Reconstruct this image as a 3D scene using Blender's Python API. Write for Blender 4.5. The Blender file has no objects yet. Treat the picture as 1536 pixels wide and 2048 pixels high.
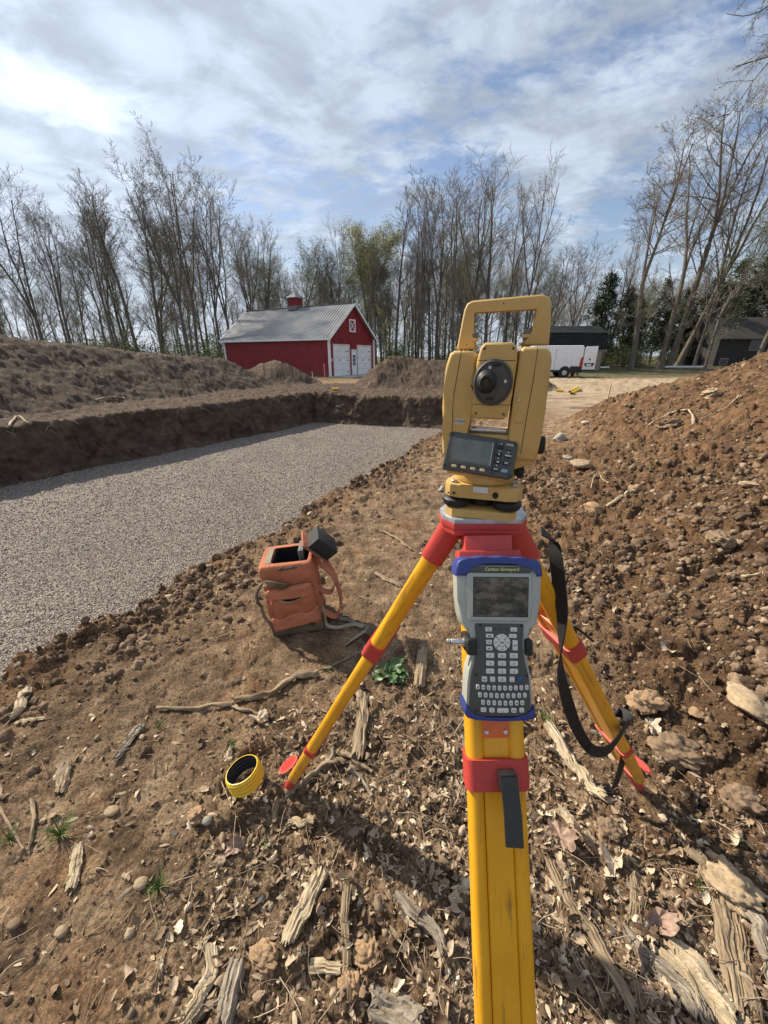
import bpy, bmesh, math, random
import numpy as np
from mathutils import Vector, Matrix, Quaternion
R = math.radians
scene = bpy.context.scene
C = scene.collection

# ---------------------------------------------------------------- camera
FPX, CX, CY = 770.0, 768.0, 1024.0
PITCH = R(22.06)
CAMZ = 1.6
cam_d = bpy.data.cameras.new("camera")
cam = bpy.data.objects.new("camera", cam_d)
C.objects.link(cam)
cam.location = (0, 0, CAMZ)
cam.rotation_euler = (R(90) - PITCH, 0, 0)
cam_d.sensor_fit = 'VERTICAL'
cam_d.sensor_height = 36.0
cam_d.lens = 36.0 * FPX / 2048.0
cam_d.clip_start = 0.02
cam_d.clip_end = 2000
scene.camera = cam

# ---------------------------------------------------------------- light
SUN_AZ, SUN_EL = R(-60), R(38)
sundir = Vector((math.sin(SUN_AZ) * math.cos(SUN_EL), math.cos(SUN_AZ) * math.cos(SUN_EL), math.sin(SUN_EL)))
sl = bpy.data.lights.new("sun", 'SUN')
sl.energy = 5.0
sl.angle = R(1.1)
sl.color = (1.0, 0.90, 0.74)
so = bpy.data.objects.new("sun", sl)
C.objects.link(so)
so.rotation_euler = sundir.to_track_quat('Z', 'Y').to_euler()

scene.view_settings.view_transform = 'Standard'
scene.view_settings.look = 'None'
scene.view_settings.exposure = 0.56
scene.view_settings.gamma = 1.0

w = bpy.data.worlds.new("World")
scene.world = w
w.use_nodes = True
nt = w.node_tree
nt.nodes.clear()
def wn(t, **k):
    n = nt.nodes.new(t)
    for a, b in k.items(): setattr(n, a, b)
    return n
def wl(a, b): nt.links.new(a, b)
def wmath(op, a, b=None, c=None, clamp=False):
    n = wn('ShaderNodeMath', operation=op, use_clamp=clamp)
    for i, v in enumerate((a, b, c)):
        if v is None: continue
        if isinstance(v, (int, float)): n.inputs[i].default_value = v
        else: wl(v, n.inputs[i])
    return n.outputs[0]
out = wn('ShaderNodeOutputWorld')
sky = wn('ShaderNodeTexSky', sky_type='NISHITA')
sky.sun_disc = False
sky.sun_elevation = SUN_EL
sky.sun_rotation = SUN_AZ
sky.air_density = 1.2
sky.dust_density = 0.6
sky.ozone_density = 2.5
tc = wn('ShaderNodeTexCoord')
sep = wn('ShaderNodeSeparateXYZ')
wl(tc.outputs['Generated'], sep.inputs[0])
zz = wmath('MAXIMUM', wmath('ADD', sep.outputs[2], 0.16), 0.05)
comb = wn('ShaderNodeCombineXYZ')
wl(wmath('DIVIDE', sep.outputs[0], zz), comb.inputs[0])
wl(wmath('DIVIDE', sep.outputs[1], zz), comb.inputs[1])
def wnoise(scale, detail, rough, off, dist=0.0, sc=(1, 1, 1), rot=0):
    m = wn('ShaderNodeMapping')
    m.inputs['Location'].default_value = off
    m.inputs['Rotation'].default_value = (0, 0, rot)
    m.inputs['Scale'].default_value = sc
    wl(comb.outputs[0], m.inputs[0])
    n = wn('ShaderNodeTexNoise')
    n.inputs['Scale'].default_value = scale
    n.inputs['Detail'].default_value = detail
    n.inputs['Roughness'].default_value = rough
    n.inputs['Distortion'].default_value = dist
    wl(m.outputs[0], n.inputs['Vector'])
    return n.outputs[0]
def wramp(v, a, b):
    n = wn('ShaderNodeMapRange', interpolation_type='SMOOTHSTEP')
    n.inputs[1].default_value = a
    n.inputs[2].default_value = b
    wl(v, n.inputs[0])
    return n.outputs[0]
big = wnoise(0.95, 5, 0.5, (3.1, 1.7, 0), 0.3)
mid = wnoise(2.6, 8, 0.56, (7.3, 2.2, 0), 0.35, (1, 1.3, 1), 0.5)
fin = wnoise(8.5, 9, 0.64, (1.3, 9.2, 0), 0.2, (1, 1.5, 1), 0.7)
# nearness to the sun (thin bright veil)
dt = wn('ShaderNodeVectorMath', operation='DOT_PRODUCT')
nrm = wn('ShaderNodeVectorMath', operation='NORMALIZE')
wl(tc.outputs['Generated'], nrm.inputs[0])
wl(nrm.outputs[0], dt.inputs[0])
dt.inputs[1].default_value = sundir
near = wramp(dt.outputs['Value'], 0.45, 1.0)
dens = wmath('ADD', wmath('MULTIPLY', big, 0.65), wmath('ADD', wmath('MULTIPLY', mid, 0.75), wmath('MULTIPLY', fin, 0.55)))
dens = wmath('ADD', dens, wmath('MULTIPLY', near, 0.30))
elev = wramp(sep.outputs[2], 0.18, 0.62)
dens = wmath('ADD', dens, wmath('MULTIPLY', elev, 0.10))
low = wramp(sep.outputs[2], 0.22, -0.02)
dens = wmath('ADD', dens, wmath('MULTIPLY', low, 0.22))
mask = wramp(dens, 0.84, 1.12)
mask = wmath('MULTIPLY', mask, 0.92)
shade = wramp(wnoise(3.4, 7, 0.55, (5.15, 4.4, 0), 0.4, (1, 1.3, 1), 0.5), 0.36, 0.66)
bright = wmath('ADD', wmath('MULTIPLY', near, 0.22), wmath('ADD', wmath('MULTIPLY', shade, 0.40), 0.70))
# one thin sunlit cloud bank low on the left of the view
hot = wn('ShaderNodeVectorMath', operation='DOT_PRODUCT')
wl(nrm.outputs[0], hot.inputs[0])
hot.inputs[1].default_value = Vector((-0.84, 1.368, 0.715)).normalized()
hm = wmath('MULTIPLY', wramp(hot.outputs['Value'], 0.985, 0.9985), wramp(mid, 0.42, 0.62))
bright = wmath('ADD', bright, wmath('MULTIPLY', hm, 0.55))
mask = wmath('MAXIMUM', mask, wmath('MULTIPLY', hm, 0.95))
ccol = wn('ShaderNodeVectorMath', operation='SCALE')
ccol.inputs[0].default_value = (0.425, 0.485, 0.57)
wl(bright, ccol.inputs['Scale'])
skc = wn('ShaderNodeVectorMath', operation='SCALE')
wl(sky.outputs[0], skc.inputs[0])
skc.inputs['Scale'].default_value = 0.074
tint = wn('ShaderNodeVectorMath', operation='MULTIPLY')
wl(skc.outputs[0], tint.inputs[0]); tint.inputs[1].default_value = (1.38, 1.24, 1.24)
mx = wn('ShaderNodeMix', data_type='RGBA')
wl(mask, mx.inputs['Factor'])
wl(tint.outputs[0], mx.inputs['A'])
wl(ccol.outputs[0], mx.inputs['B'])
bg = wn('ShaderNodeBackground')
bg.inputs['Strength'].default_value = 1.0
wl(mx.outputs['Result'], bg.inputs[0])
wl(bg.outputs[0], out.inputs[0])

# ---------------------------------------------------------------- view geometry helpers (to turn measured directions into places)
sp, cp = math.sin(PITCH), math.cos(PITCH)
def ray(px, py):
    r = (px - CX) / FPX; u = (CY - py) / FPX
    return Vector((r, cp + u * sp, -sp + u * cp))
def at(px, py, depth):                    # depth along the optical axis
    return Vector((0, 0, CAMZ)) + ray(px, py) * depth
def aty(px, py, Y):
    d = ray(px, py); return Vector((0, 0, CAMZ)) + d * (Y / d.y)
def gp(px, py, z=0.0):
    d = ray(px, py); return Vector((0, 0, CAMZ)) + d * ((z - CAMZ) / d.z)

# ---------------------------------------------------------------- numpy noise
def _h(ix, iy, seed):
    n = (ix.astype(np.int64) * 374761393 + iy.astype(np.int64) * 668265263 + seed * 1442695041) & 0xffffffff
    n = ((n ^ (n >> 13)) * 1274126177) & 0xffffffff
    n = ((n ^ (n >> 16)) * 2246822519) & 0xffffffff
    n = n ^ (n >> 15)
    return (n & 0xffffff) / float(0x1000000)
def vn(x, y, seed=0):
    ix = np.floor(x); iy = np.floor(y)
    fx = x - ix; fy = y - iy
    fx = fx * fx * fx * (fx * (fx * 6 - 15) + 10); fy = fy * fy * fy * (fy * (fy * 6 - 15) + 10)
    a = _h(ix, iy, seed); b = _h(ix + 1, iy, seed); c = _h(ix, iy + 1, seed); d = _h(ix + 1, iy + 1, seed)
    return (a + (b - a) * fx + (c - a) * fy + (a - b - c + d) * fx * fy) * 2 - 1
def fbm(x, y, o=4, seed=0, g=0.5):
    s = 0; a = 1.0; t = 0
    for i in range(o):
        s = s + a * vn(x, y, seed + i * 17); t += a; a *= g
        x, y = x * 1.62 + y * 1.18 + 3.7, y * 1.62 - x * 1.18 + 8.1
    return s / t
def worley(x, y, seed=0, jit=0.9):
    ix = np.floor(x); iy = np.floor(y)
    best = np.full(x.shape, 9.0); cid = np.zeros(x.shape)
    for dx in (-1, 0, 1):
        for dy in (-1, 0, 1):
            cx = ix + dx; cy = iy + dy
            px = cx + 0.5 + jit * (_h(cx, cy, seed) - 0.5); py = cy + 0.5 + jit * (_h(cx, cy, seed + 5) - 0.5)
            d = np.hypot(px - x, py - y)
            m = d < best
            best = np.where(m, d, best); cid = np.where(m, _h(cx, cy, seed + 9), cid)
    return best, cid
def sst(a, b, x):
    t = np.clip((x - a) / (b - a), 0, 1); return t * t * (3 - 2 * t)

# ---------------------------------------------------------------- terrain height
PIT = [(-13.0, -1.0), (-4.2, -3.0), (-2.0, 1.55), (1.05, 8.1), (3.8, 14.0), (-2.9, 15.8), (-7.86, 7.53)]
def pit_dist(x, y):
    d = np.full(x.shape, -99.0); n = len(PIT)
    for i in range(n):
        ax, ay = PIT[i]; bx, by = PIT[(i + 1) % n]
        L = math.hypot(bx - ax, by - ay)
        nx, ny = (by - ay) / L, -(bx - ax) / L      # outward for counter-clockwise order
        d = np.maximum(d, (x - ax) * nx + (y - ay) * ny)
    return d
def seg_dist(x, y, a, b):
    ax, ay = a; bx, by = b
    t = np.clip(((x - ax) * (bx - ax) + (y - ay) * (by - ay)) / max(1e-6, (bx - ax) ** 2 + (by - ay) ** 2), 0, 1)
    return np.hypot(x - ax - t * (bx - ax), y - ay - t * (by - ay)), t
def cone(dist, h, slope, k=0.25):
    v = h - slope * dist
    top = h - k
    v = np.where(v > top, top + k * np.tanh((v - top) / k), v)
    return v
def mounds(x, y):
    wx = x + 0.5 * fbm(x * 0.5, y * 0.5, 3, 31); wy = y + 0.5 * fbm(x * 0.5, y * 0.5, 3, 47)
    d1, t1 = seg_dist(wx, wy, (6.8, -1.5), (9.3, 6.6))
    m = cone(d1, 2.62, 0.445, 0.3)
    m = np.where(m < 0.25, 0.25 * np.exp(np.minimum((m - 0.25) / 0.25, 0)) , m) - 0.02
    right = m
    d2, t2 = seg_dist(wx, wy, (-14.7, 7.9), (-7.9, 19.8))
    l = cone(d2, 2.62 - 1.35 * t2, 0.50, 0.5)
    d3, _ = seg_dist(wx, wy, (-6.6, 22.5), (-5.6, 22.0)); s1 = cone(d3, 1.25, 0.62, 0.15)
    d3b, _ = seg_dist(wx, wy, (-8.6, 22.5), (-7.6, 22.0)); s1 = np.maximum(s1, cone(d3b, 0.8, 0.5, 0.1))
    d4, t4 = seg_dist(wx, wy, (0.6, 20.2), (5.0, 19.6)); s2 = cone(d4, 1.38, 0.60, 0.2)
    d5, _ = seg_dist(wx, wy, (6.6, 20.8), (7.4, 21.2)); s3 = cone(d5, 0.95, 0.62, 0.15)
    far = np.maximum(np.maximum(l, s1), np.maximum(s2, s3))
    return right, far
def base_level(x, y):
    u = (x + 2.0) * -0.907 + (y - 1.58) * 0.42
    v = (x + 2.0) * 0.42 + (y - 1.58) * 0.907
    z = 0.24 * sst(2.5, 6.5, u) * (1 - sst(20, 27, y))
    z2 = 0.22 * sst(10.5, 14.5, v) * (1 - sst(17, 22, y)) * (1 - sst(3.5, 7.0, x))
    return np.maximum(z, z2) + 0.5 * sst(40, 52, y)
def H(x, y, parts=False):
    x = np.asarray(x, float); y = np.asarray(y, float)
    rgt, far = mounds(x, y)
    far = np.maximum(far, 0.0)
    z0 = base_level(x, y)
    d = pit_dist(x, y) + 0.16 * fbm(x * 1.1, y * 1.1, 4, 3) + 0.05 * fbm(x * 5, y * 5, 2, 8)
    on_r = sst(0.04, 0.35, rgt)
    on_f = sst(0.03, 0.25, far)
    z = z0 + np.maximum(rgt, 0) + far
    dist = np.hypot(x, y)
    lot = sst(8.5, 11, y) * sst(4.0, 6.5, x - 0.0 * y) * (1 - on_r) * (1 - on_f)
    und = 0.035 * fbm(x * 0.8, y * 0.8, 3, 11)
    ruts = (0.08 * fbm(x * 0.35 + 0.2 * y, y * 1.9 - x * 0.5, 5, 61, 0.6) + 0.05 * fbm(x * 1.3, y * 2.2, 4, 67, 0.6)) * lot
    tr = np.abs(np.sin((y - 0.35 * x + 1.5 * vn(x * 0.12, y * 0.1, 69)) * 1.15)); ruts = ruts - 0.09 * (1 - sst(0.05, 0.28, tr)) * lot * sst(-0.3, 0.3, vn(x * 0.2, y * 0.2, 70))
    # crumbly relief: rounded clods with gaps between
    rough = 0.22 + 0.78 * np.clip(on_r + 0.6 * on_f + np.exp(-(np.abs(d) / 0.5)) * 0.7, 0, 1) + 0.35 * sst(-0.1, 0.5, fbm(x * 0.9, y * 0.9, 3, 71))
    clodz = sst(-0.15, 0.3, x - 0.85 - 0.13 * (y - 1)) * (1 - sst(6, 9, y)) * (pit_dist(x, y) > 0)
    rough = np.maximum(rough, 0.75 * sst(0.06, 0.2, z0) * (1 - sst(24, 32, y)))
    rough = np.maximum(rough, 0.95 * clodz) * (1 - 0.75 * lot)
    w1, c1 = worley(x * 7 + 0.6 * fbm(x * 6, y * 6, 2, 5), y * 7 + 0.6 * fbm(x * 6, y * 6, 2, 6), 21)
    w2, c2 = worley(x * 19, y * 19, 22)
    w3, c3 = worley(x * 60 + 0.5 * fbm(x * 30, y * 30, 2, 24), y * 60, 23)
    b1 = np.sqrt(np.clip(1 - (w1 / 0.75) ** 2, 0, 1)) * np.clip(c1 * 1.8 - 0.6, 0, 1)
    b2 = np.sqrt(np.clip(1 - (w2 / 0.75) ** 2, 0, 1)) * np.clip(c2 * 1.6 - 0.4, 0, 1)
    b3 = np.sqrt(np.clip(1 - (w3 / 0.75) ** 2, 0, 1)) * c3
    big = sst(0.25, 0.6, rough)
    fine = rough * (0.062 * b1 * big + 0.026 * b2 * (0.5 + c2)) + 0.0075 * b3 * (0.6 + 0.6 * rough) * (1 - 0.5 * lot)
    fine = fine + rough * (0.055 * fbm(x * 2.6, y * 2.6, 6, 91, 0.6)) + 0.006 * fbm(x * 14, y * 14, 3, 97)
    z = z + und + ruts + fine + on_f * (0.08 * fbm(x * 0.9, y * 0.9, 4, 331, 0.5) + 0.035 * fbm(x * 2.6 + 3, y * 2.6, 4, 337, 0.6))
    # the dug pit with its steep earth sides
    wid = 0.30 + 0.12 * vn(x * 0.7, y * 0.7, 13)
    t = np.clip(-d / wid, 0, 1)
    inner = t ** 0.85
    z = z + (-0.98 - z) * inner
    if parts:
        wall = sst(0.02, 0.2, t)
        return z, wall, lot, on_r, on_f, rough
    return z
def hz(x, y):
    return float(H(np.array([x]), np.array([y]))[0])
def tp(px, py):                            # where a view direction first meets the terrain
    d = ray(px, py)
    t = 0.0; ts = np.concatenate([np.linspace(0.4, 4, 500), np.linspace(4, 60, 1500)])
    X = d.x * ts; Y = d.y * ts; Z = CAMZ + d.z * ts
    hh = H(X, Y)
    k = np.argmax(Z < hh)
    return Vector((X[k], Y[k], hh[k]))

# ---------------------------------------------------------------- mesh helpers
def link(o): C.objects.link(o); return o
def set_props(o, label=None, cat=None, group=None, kind=None):
    if label: o['label'] = label
    if cat: o['category'] = cat
    if group: o['group'] = group
    if kind: o['kind'] = kind
    return o
def thing(name, label, cat, loc=(0, 0, 0), rot=(0, 0, 0), group=None):
    o = bpy.data.objects.new(name, None)
    o.empty_display_size = 0.1
    o.location = loc; o.rotation_euler = rot
    link(o)
    return set_props(o, label, cat, group)
def np_mesh(name, V, F, mat, smooth=True, attrs=None, mats=None):
    """V (n,3); F (m,k) of one polygon size"""
    me = bpy.data.meshes.new(name)
    V = np.ascontiguousarray(V, dtype=np.float32); F = np.ascontiguousarray(F, dtype=np.int32)
    n, k = F.shape
    me.vertices.add(len(V)); me.vertices.foreach_set('co', V.ravel())
    me.loops.add(n * k); me.loops.foreach_set('vertex_index', F.ravel())
    me.polygons.add(n)
    me.polygons.foreach_set('loop_start', np.arange(0, n * k, k, dtype=np.int32))
    if smooth: me.polygons.foreach_set('use_smooth', np.ones(n, dtype=bool))
    for an, data in (attrs or {}).items():
        data = np.asarray(data, dtype=np.float32)
        if data.ndim == 1:
            a = me.attributes.new(an, 'FLOAT', 'POINT'); a.data.foreach_set('value', data)
        else:
            a = me.attributes.new(an, 'FLOAT_COLOR', 'POINT'); a.data.foreach_set('color', data.ravel())
    me.update(calc_edges=True)
    me.validate()
    me.materials.append(mat)
    return me
def mobj(name, me, parent=None, label=None, cat=None, group=None, kind=None):
    o = bpy.data.objects.new(name, me); link(o)
    if parent: o.parent = parent
    return set_props(o, label, cat, group, kind)
def bm_obj(name, bm, mats, parent=None, smooth=True, angle=35, label=None, cat=None, group=None, kind=None):
    me = bpy.data.meshes.new(name)
    bmesh.ops.recalc_face_normals(bm, faces=bm.faces[:])
    if smooth:
        for f in bm.faces: f.smooth = True
        for e in bm.edges:
            if len(e.link_faces) == 2 and e.calc_face_angle(0) > R(angle): e.smooth = False
    bm.to_mesh(me); bm.free()
    for m in (mats if isinstance(mats, (list, tuple)) else [mats]): me.materials.append(m)
    return mobj(name, me, parent, label, cat, group, kind)
I4 = Matrix.Identity(4)
def b_box(bm, c, s, bev=0, seg=2, mat=0, M=I4, taper=None):
    r = bmesh.ops.create_cube(bm, size=1.0)
    vs = r['verts']
    for v in vs:
        v.co = Vector((v.co.x * s[0], v.co.y * s[1], v.co.z * s[2]))
        if taper and v.co.z > 0: v.co.x *= taper[0]; v.co.y *= taper[1]
        v.co += Vector(c)
    bmesh.ops.transform(bm, matrix=M, verts=vs)
    fs = {f for v in vs for f in v.link_faces}
    if bev > 0:
        es = list({e for v in vs for e in v.link_edges})
        rr = bmesh.ops.bevel(bm, geom=es, offset=bev, segments=seg, affect='EDGES', profile=0.6)
        fs |= set(rr['faces'])
    for f in fs:
        if f.is_valid: f.material_index = mat
    return vs
def b_cyl(bm, p0, p1, r0, r1=None, n=16, mat=0, caps=True, M=I4, bev=0):
    p0 = Vector(p0); p1 = Vector(p1); r1 = r0 if r1 is None else r1
    d = p1 - p0
    q = d.to_track_quat('Z', 'Y')
    T = M @ Matrix.Translation(p0) @ q.to_matrix().to_4x4()
    L = d.length
    prof = [(r0, 0), (r1, L)]
    if bev: prof = [(r0 - bev, 0), (r0, bev), (r1, L - bev), (r1 - bev, L)]
    return b_lathe(bm, prof, n, T, mat, caps)
def b_lathe(bm, prof, n=24, M=I4, mat=0, caps=True):
    rings = []
    for r, z in prof:
        rings.append([bm.verts.new(M @ Vector((r * math.cos(2 * math.pi * i / n), r * math.sin(2 * math.pi * i / n), z))) for i in range(n)])
    fs = []
    for a, b in zip(rings, rings[1:]):
        for i in range(n):
            fs.append(bm.faces.new((a[i], a[(i + 1) % n], b[(i + 1) % n], b[i])))
    if caps:
        fs.append(bm.faces.new(rings[0][::-1])); fs.append(bm.faces.new(rings[-1]))
    for f in fs: f.material_index = mat
    return fs
def b_poly(bm, pts, z0, z1, bev=0, seg=2, mat=0, M=I4, bev_both=False):
    """extrude a 2-D outline from z0 to z1 (local), bevel its rim at z1"""
    lo = [bm.verts.new(M @ Vector((x, y, z0))) for x, y in pts]
    hi = [bm.verts.new(M @ Vector((x, y, z1))) for x, y in pts]
    n = len(pts)
    fs = [bm.faces.new(lo[::-1])]
    top = bm.faces.new(hi); fs.append(top)
    for i in range(n): fs.append(bm.faces.new((lo[i], lo[(i + 1) % n], hi[(i + 1) % n], hi[i])))
    fset = set(fs)
    if bev > 0:
        es = list(top.edges)
        if bev_both: es += list(fs[0].edges)
        rr = bmesh.ops.bevel(bm, geom=es, offset=bev, segments=seg, affect='EDGES', profile=0.6)
        fset |= set(rr['faces'])
    for f in fset:
        if f.is_valid: f.material_index = mat
def rrect(x0, y0, x1, y1, r, n=4):
    pts = []
    for cx, cy, a in ((x1 - r, y1 - r, 0), (x0 + r, y1 - r, 90), (x0 + r, y0 + r, 180), (x1 - r, y0 + r, 270)):
        for i in range(n + 1):
            t = R(a + 90 * i / n); pts.append((cx + r * math.cos(t), cy + r * math.sin(t)))
    return pts
def smooth_path(pts, sub=4):
    P = [Vector(p) for p in pts]; out = []
    for i in range(len(P) - 1):
        a = P[max(i - 1, 0)]; b = P[i]; c = P[i + 1]; d = P[min(i + 2, len(P) - 1)]
        for k in range(sub):
            t = k / sub
            out.append(0.5 * ((2 * b) + (c - a) * t + (2 * a - 5 * b + 4 * c - d) * t * t + (3 * b - a - 3 * c + d) * t ** 3))
    out.append(P[-1]); return out
def b_tube(bm, pts, rad, n=8, mat=0, flat=1.0, caps=True, up=Vector((0, 0, 1)), jit=0.0, rng=None):
    pts = [Vector(p) for p in pts]; m = len(pts)
    rings = []
    for i, p in enumerate(pts):
        d = (pts[min(i + 1, m - 1)] - pts[max(i - 1, 0)]).normalized()
        s = d.cross(up)
        if s.length < 1e-4: s = d.cross(Vector((1, 0, 0)))
        s.normalize(); u = s.cross(d)
        r = rad[i] if isinstance(rad, (list, tuple)) else rad
        ring = []
        for k in range(n):
            a = 2 * math.pi * k / n
            rr = r * (1 + (rng.uniform(-jit, jit) if rng else 0))
            ring.append(bm.verts.new(p + s * rr * math.cos(a) + u * rr * flat * math.sin(a)))
        rings.append(ring)
    for a, b in zip(rings, rings[1:]):
        for k in range(n):
            bm.faces.new((a[k], a[(k + 1) % n], b[(k + 1) % n], b[k])).material_index = mat
    if caps:
        bm.faces.new(rings[0][::-1]).material_index = mat; bm.faces.new(rings[-1]).material_index = mat
def b_ribbon(bm, pts, sides, w, th=0.002, mat=0):
    rows = []
    for p, s in zip(pts, sides):
        s = Vector(s).normalized()
        rows.append((Vector(p), s))
    rings = []
    for i, (p, s) in enumerate(rows):
        d = (rows[min(i + 1, len(rows) - 1)][0] - rows[max(i - 1, 0)][0]).normalized()
        s = (s - d * s.dot(d)).normalized(); nn = d.cross(s)
        ww = w[i] if isinstance(w, (list, tuple)) else w
        rings.append([bm.verts.new(p + s * ww / 2 * a + nn * th / 2 * b) for a, b in ((-1, -1), (1, -1), (1, 1), (-1, 1))])
    for a, b in zip(rings, rings[1:]):
        for k in range(4): bm.faces.new((a[k], a[(k + 1) % 4], b[(k + 1) % 4], b[k])).material_index = mat
    bm.faces.new(rings[0][::-1]).material_index = mat; bm.faces.new(rings[-1]).material_index = mat
def text_mesh(s, size, mat, M, depth=0.0004, shear=0.0, bold=0.0, align='CENTER'):
    cu = bpy.data.curves.new("lettering", 'FONT')
    cu.body = s; cu.size = size; cu.extrude = depth; cu.shear = shear; cu.offset = bold
    cu.align_x = align; cu.align_y = 'CENTER'; cu.resolution_u = 2
    o = bpy.data.objects.new("lettering", cu); C.objects.link(o)
    dg = bpy.context.evaluated_depsgraph_get()
    me = bpy.data.meshes.new_from_object(o.evaluated_get(dg))
    bpy.data.objects.remove(o); bpy.data.curves.remove(cu)
    me.transform(M); me.materials.clear()
    for _ in range(2): me.materials.append(None)
    return me
def b_text(bm, s, size, M, mat=0, **k):
    me = text_mesh(s, size, None, M, **k)
    me.polygons.foreach_set('material_index', [mat] * len(me.polygons))
    bm.from_mesh(me)
    bpy.data.meshes.remove(me)

# ---------------------------------------------------------------- materials
def mat_new(name):
    m = bpy.data.materials.new(name); m.use_nodes = True
    return m, m.node_tree, m.node_tree.nodes['Principled BSDF']
class NB:
    def __init__(s, name):
        s.m, s.t, s.p = mat_new(name)
    def n(s, t, **k):
        x = s.t.nodes.new(t)
        for a, b in k.items(): setattr(x, a, b)
        return x
    def l(s, a, b): s.t.links.new(a, b)
    def coord(s, kind='Object'): return s.n('ShaderNodeTexCoord').outputs[kind]
    def mapping(s, v, sc=(1, 1, 1), rot=(0, 0, 0), loc=(0, 0, 0)):
        m = s.n('ShaderNodeMapping'); m.inputs['Scale'].default_value = sc; m.inputs['Rotation'].default_value = rot; m.inputs['Location'].default_value = loc
        s.l(v, m.inputs[0]); return m.outputs[0]
    def noise(s, v, sc, det=4, rough=0.5, dist=0, out=0):
        x = s.n('ShaderNodeTexNoise'); x.inputs['Scale'].default_value = sc; x.inputs['Detail'].default_value = det
        x.inputs['Roughness'].default_value = rough; x.inputs['Distortion'].default_value = dist
        s.l(v, x.inputs['Vector']); return x.outputs[out]
    def voro(s, v, sc, feat='F1', out='Distance', rnd=1.0):
        x = s.n('ShaderNodeTexVoronoi', feature=feat); x.inputs['Scale'].default_value = sc; x.inputs['Randomness'].default_value = rnd
        s.l(v, x.inputs['Vector']); return x.outputs[out]
    def ramp(s, f, stops, interp='LINEAR'):
        x = s.n('ShaderNodeValToRGB'); x.color_ramp.interpolation = interp
        e = x.color_ramp.elements
        while len(e) < len(stops): e.new(0.5)
        for el, (p, c) in zip(e, stops): el.position = p; el.color = (*c, 1) if len(c) == 3 else c
        s.l(f, x.inputs[0]); return x.outputs[0]
    def mr(s, f, a, b, c=0, d=1):
        x = s.n('ShaderNodeMapRange'); 
        for i, v in enumerate((a, b, c, d)): x.inputs[i + 1].default_value = v
        s.l(f, x.inputs[0]); return x.outputs[0]
    def mix(s, f, a, b, mode='MIX'):
        x = s.n('ShaderNodeMix', data_type='RGBA', blend_type=mode)
        for k, v in (('Factor', f), ('A', a), ('B', b)):
            if isinstance(v, (int, float)): x.inputs[k].default_value = v
            elif isinstance(v, tuple): x.inputs[k].default_value = (*v, 1)
            else: s.l(v, x.inputs[k])
        return x.outputs['Result']
    def math(s, op, a, b=0.0):
        x = s.n('ShaderNodeMath', operation=op)
        for i, v in enumerate((a, b)):
            if isinstance(v, (int, float)): x.inputs[i].default_value = v
            else: s.l(v, x.inputs[i])
        return x.outputs[0]
    def attr(s, name, out='Fac'):
        x = s.n('ShaderNodeAttribute'); x.attribute_name = name; return x.outputs[out]
    def bump(s, h, strength=0.5, dist=0.01, nrm=None):
        x = s.n('ShaderNodeBump'); x.inputs['Strength'].default_value = strength; x.inputs['Distance'].default_value = dist
        s.l(h, x.inputs['Height'])
        if nrm is not None: s.l(nrm, x.inputs['Normal'])
        return x.outputs[0]
    def done(s, col=None, rough=0.8, nrm=None, metal=0.0, spec=None):
        if col is not None:
            if isinstance(col, tuple): s.p.inputs['Base Color'].default_value = (*col, 1)
            else: s.l(col, s.p.inputs['Base Color'])
        if isinstance(rough, (int, float)): s.p.inputs['Roughness'].default_value = rough
        else: s.l(rough, s.p.inputs['Roughness'])
        s.p.inputs['Metallic'].default_value = metal
        if spec is not None: s.p.inputs['Specular IOR Level'].default_value = spec
        if nrm is not None: s.l(nrm, s.p.inputs['Normal'])
        return s.m
def plain(name, col, rough=0.5, metal=0.0, var=0.12, scale=30, bump=0.05, bdist=0.001, spec=None, grime=0.0):
    b = NB(name); c = b.coord()
    n1 = b.noise(c, scale, 5, 0.6)
    dark = tuple(x * (1 - var) for x in col); lite = tuple(min(1, x * (1 + var)) for x in col)
    colr = b.ramp(n1, [(0.3, dark), (0.7, lite)])
    if grime:
        g = b.ramp(b.noise(c, scale * 0.35, 6, 0.65), [(0.5, (0, 0, 0)), (0.72, (grime,) * 3)])
        colr = b.mix(g, colr, (0.16, 0.11, 0.07))
    rg = b.mr(b.noise(c, scale * 2, 4), 0.3, 0.7, max(0, rough - 0.08), min(1, rough + 0.1))
    return b.done(colr, rg, b.bump(b.noise(c, scale * 6, 3), bump, bdist), metal, spec)
# ================================================================ SETTING
def soil_colour(b, c, zone=None):
    n1 = b.noise(c, 0.9, 5, 0.55); n2 = b.noise(c, 7.0, 6, 0.6); n3 = b.noise(c, 85, 6, 0.75)
    col = b.ramp(n2, [(0.32, (0.095, 0.063, 0.040)), (0.46, (0.205, 0.138, 0.086)), (0.60, (0.32, 0.225, 0.142)), (0.75, (0.50, 0.38, 0.25))])
    red = b.ramp(b.noise(c, 2.3, 5, 0.6, 0.6), [(0.50, (0, 0, 0)), (0.66, (1, 1, 1))])
    col = b.mix(b.math('MULTIPLY', red, 0.32), col, (0.36, 0.195, 0.095))
    sp_ = b.ramp(n3, [(0.32, (0.35, 0.33, 0.32)), (0.48, (0.85, 0.85, 0.85)), (0.66, (1.55, 1.54, 1.50))])
    col = b.mix(1.0, col, sp_, 'MULTIPLY')
    col = b.mix(1.0, col, b.ramp(n1, [(0.3, (0.78, 0.76, 0.74)), (0.7, (1.12, 1.1, 1.06))]), 'MULTIPLY')
    return col
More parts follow.
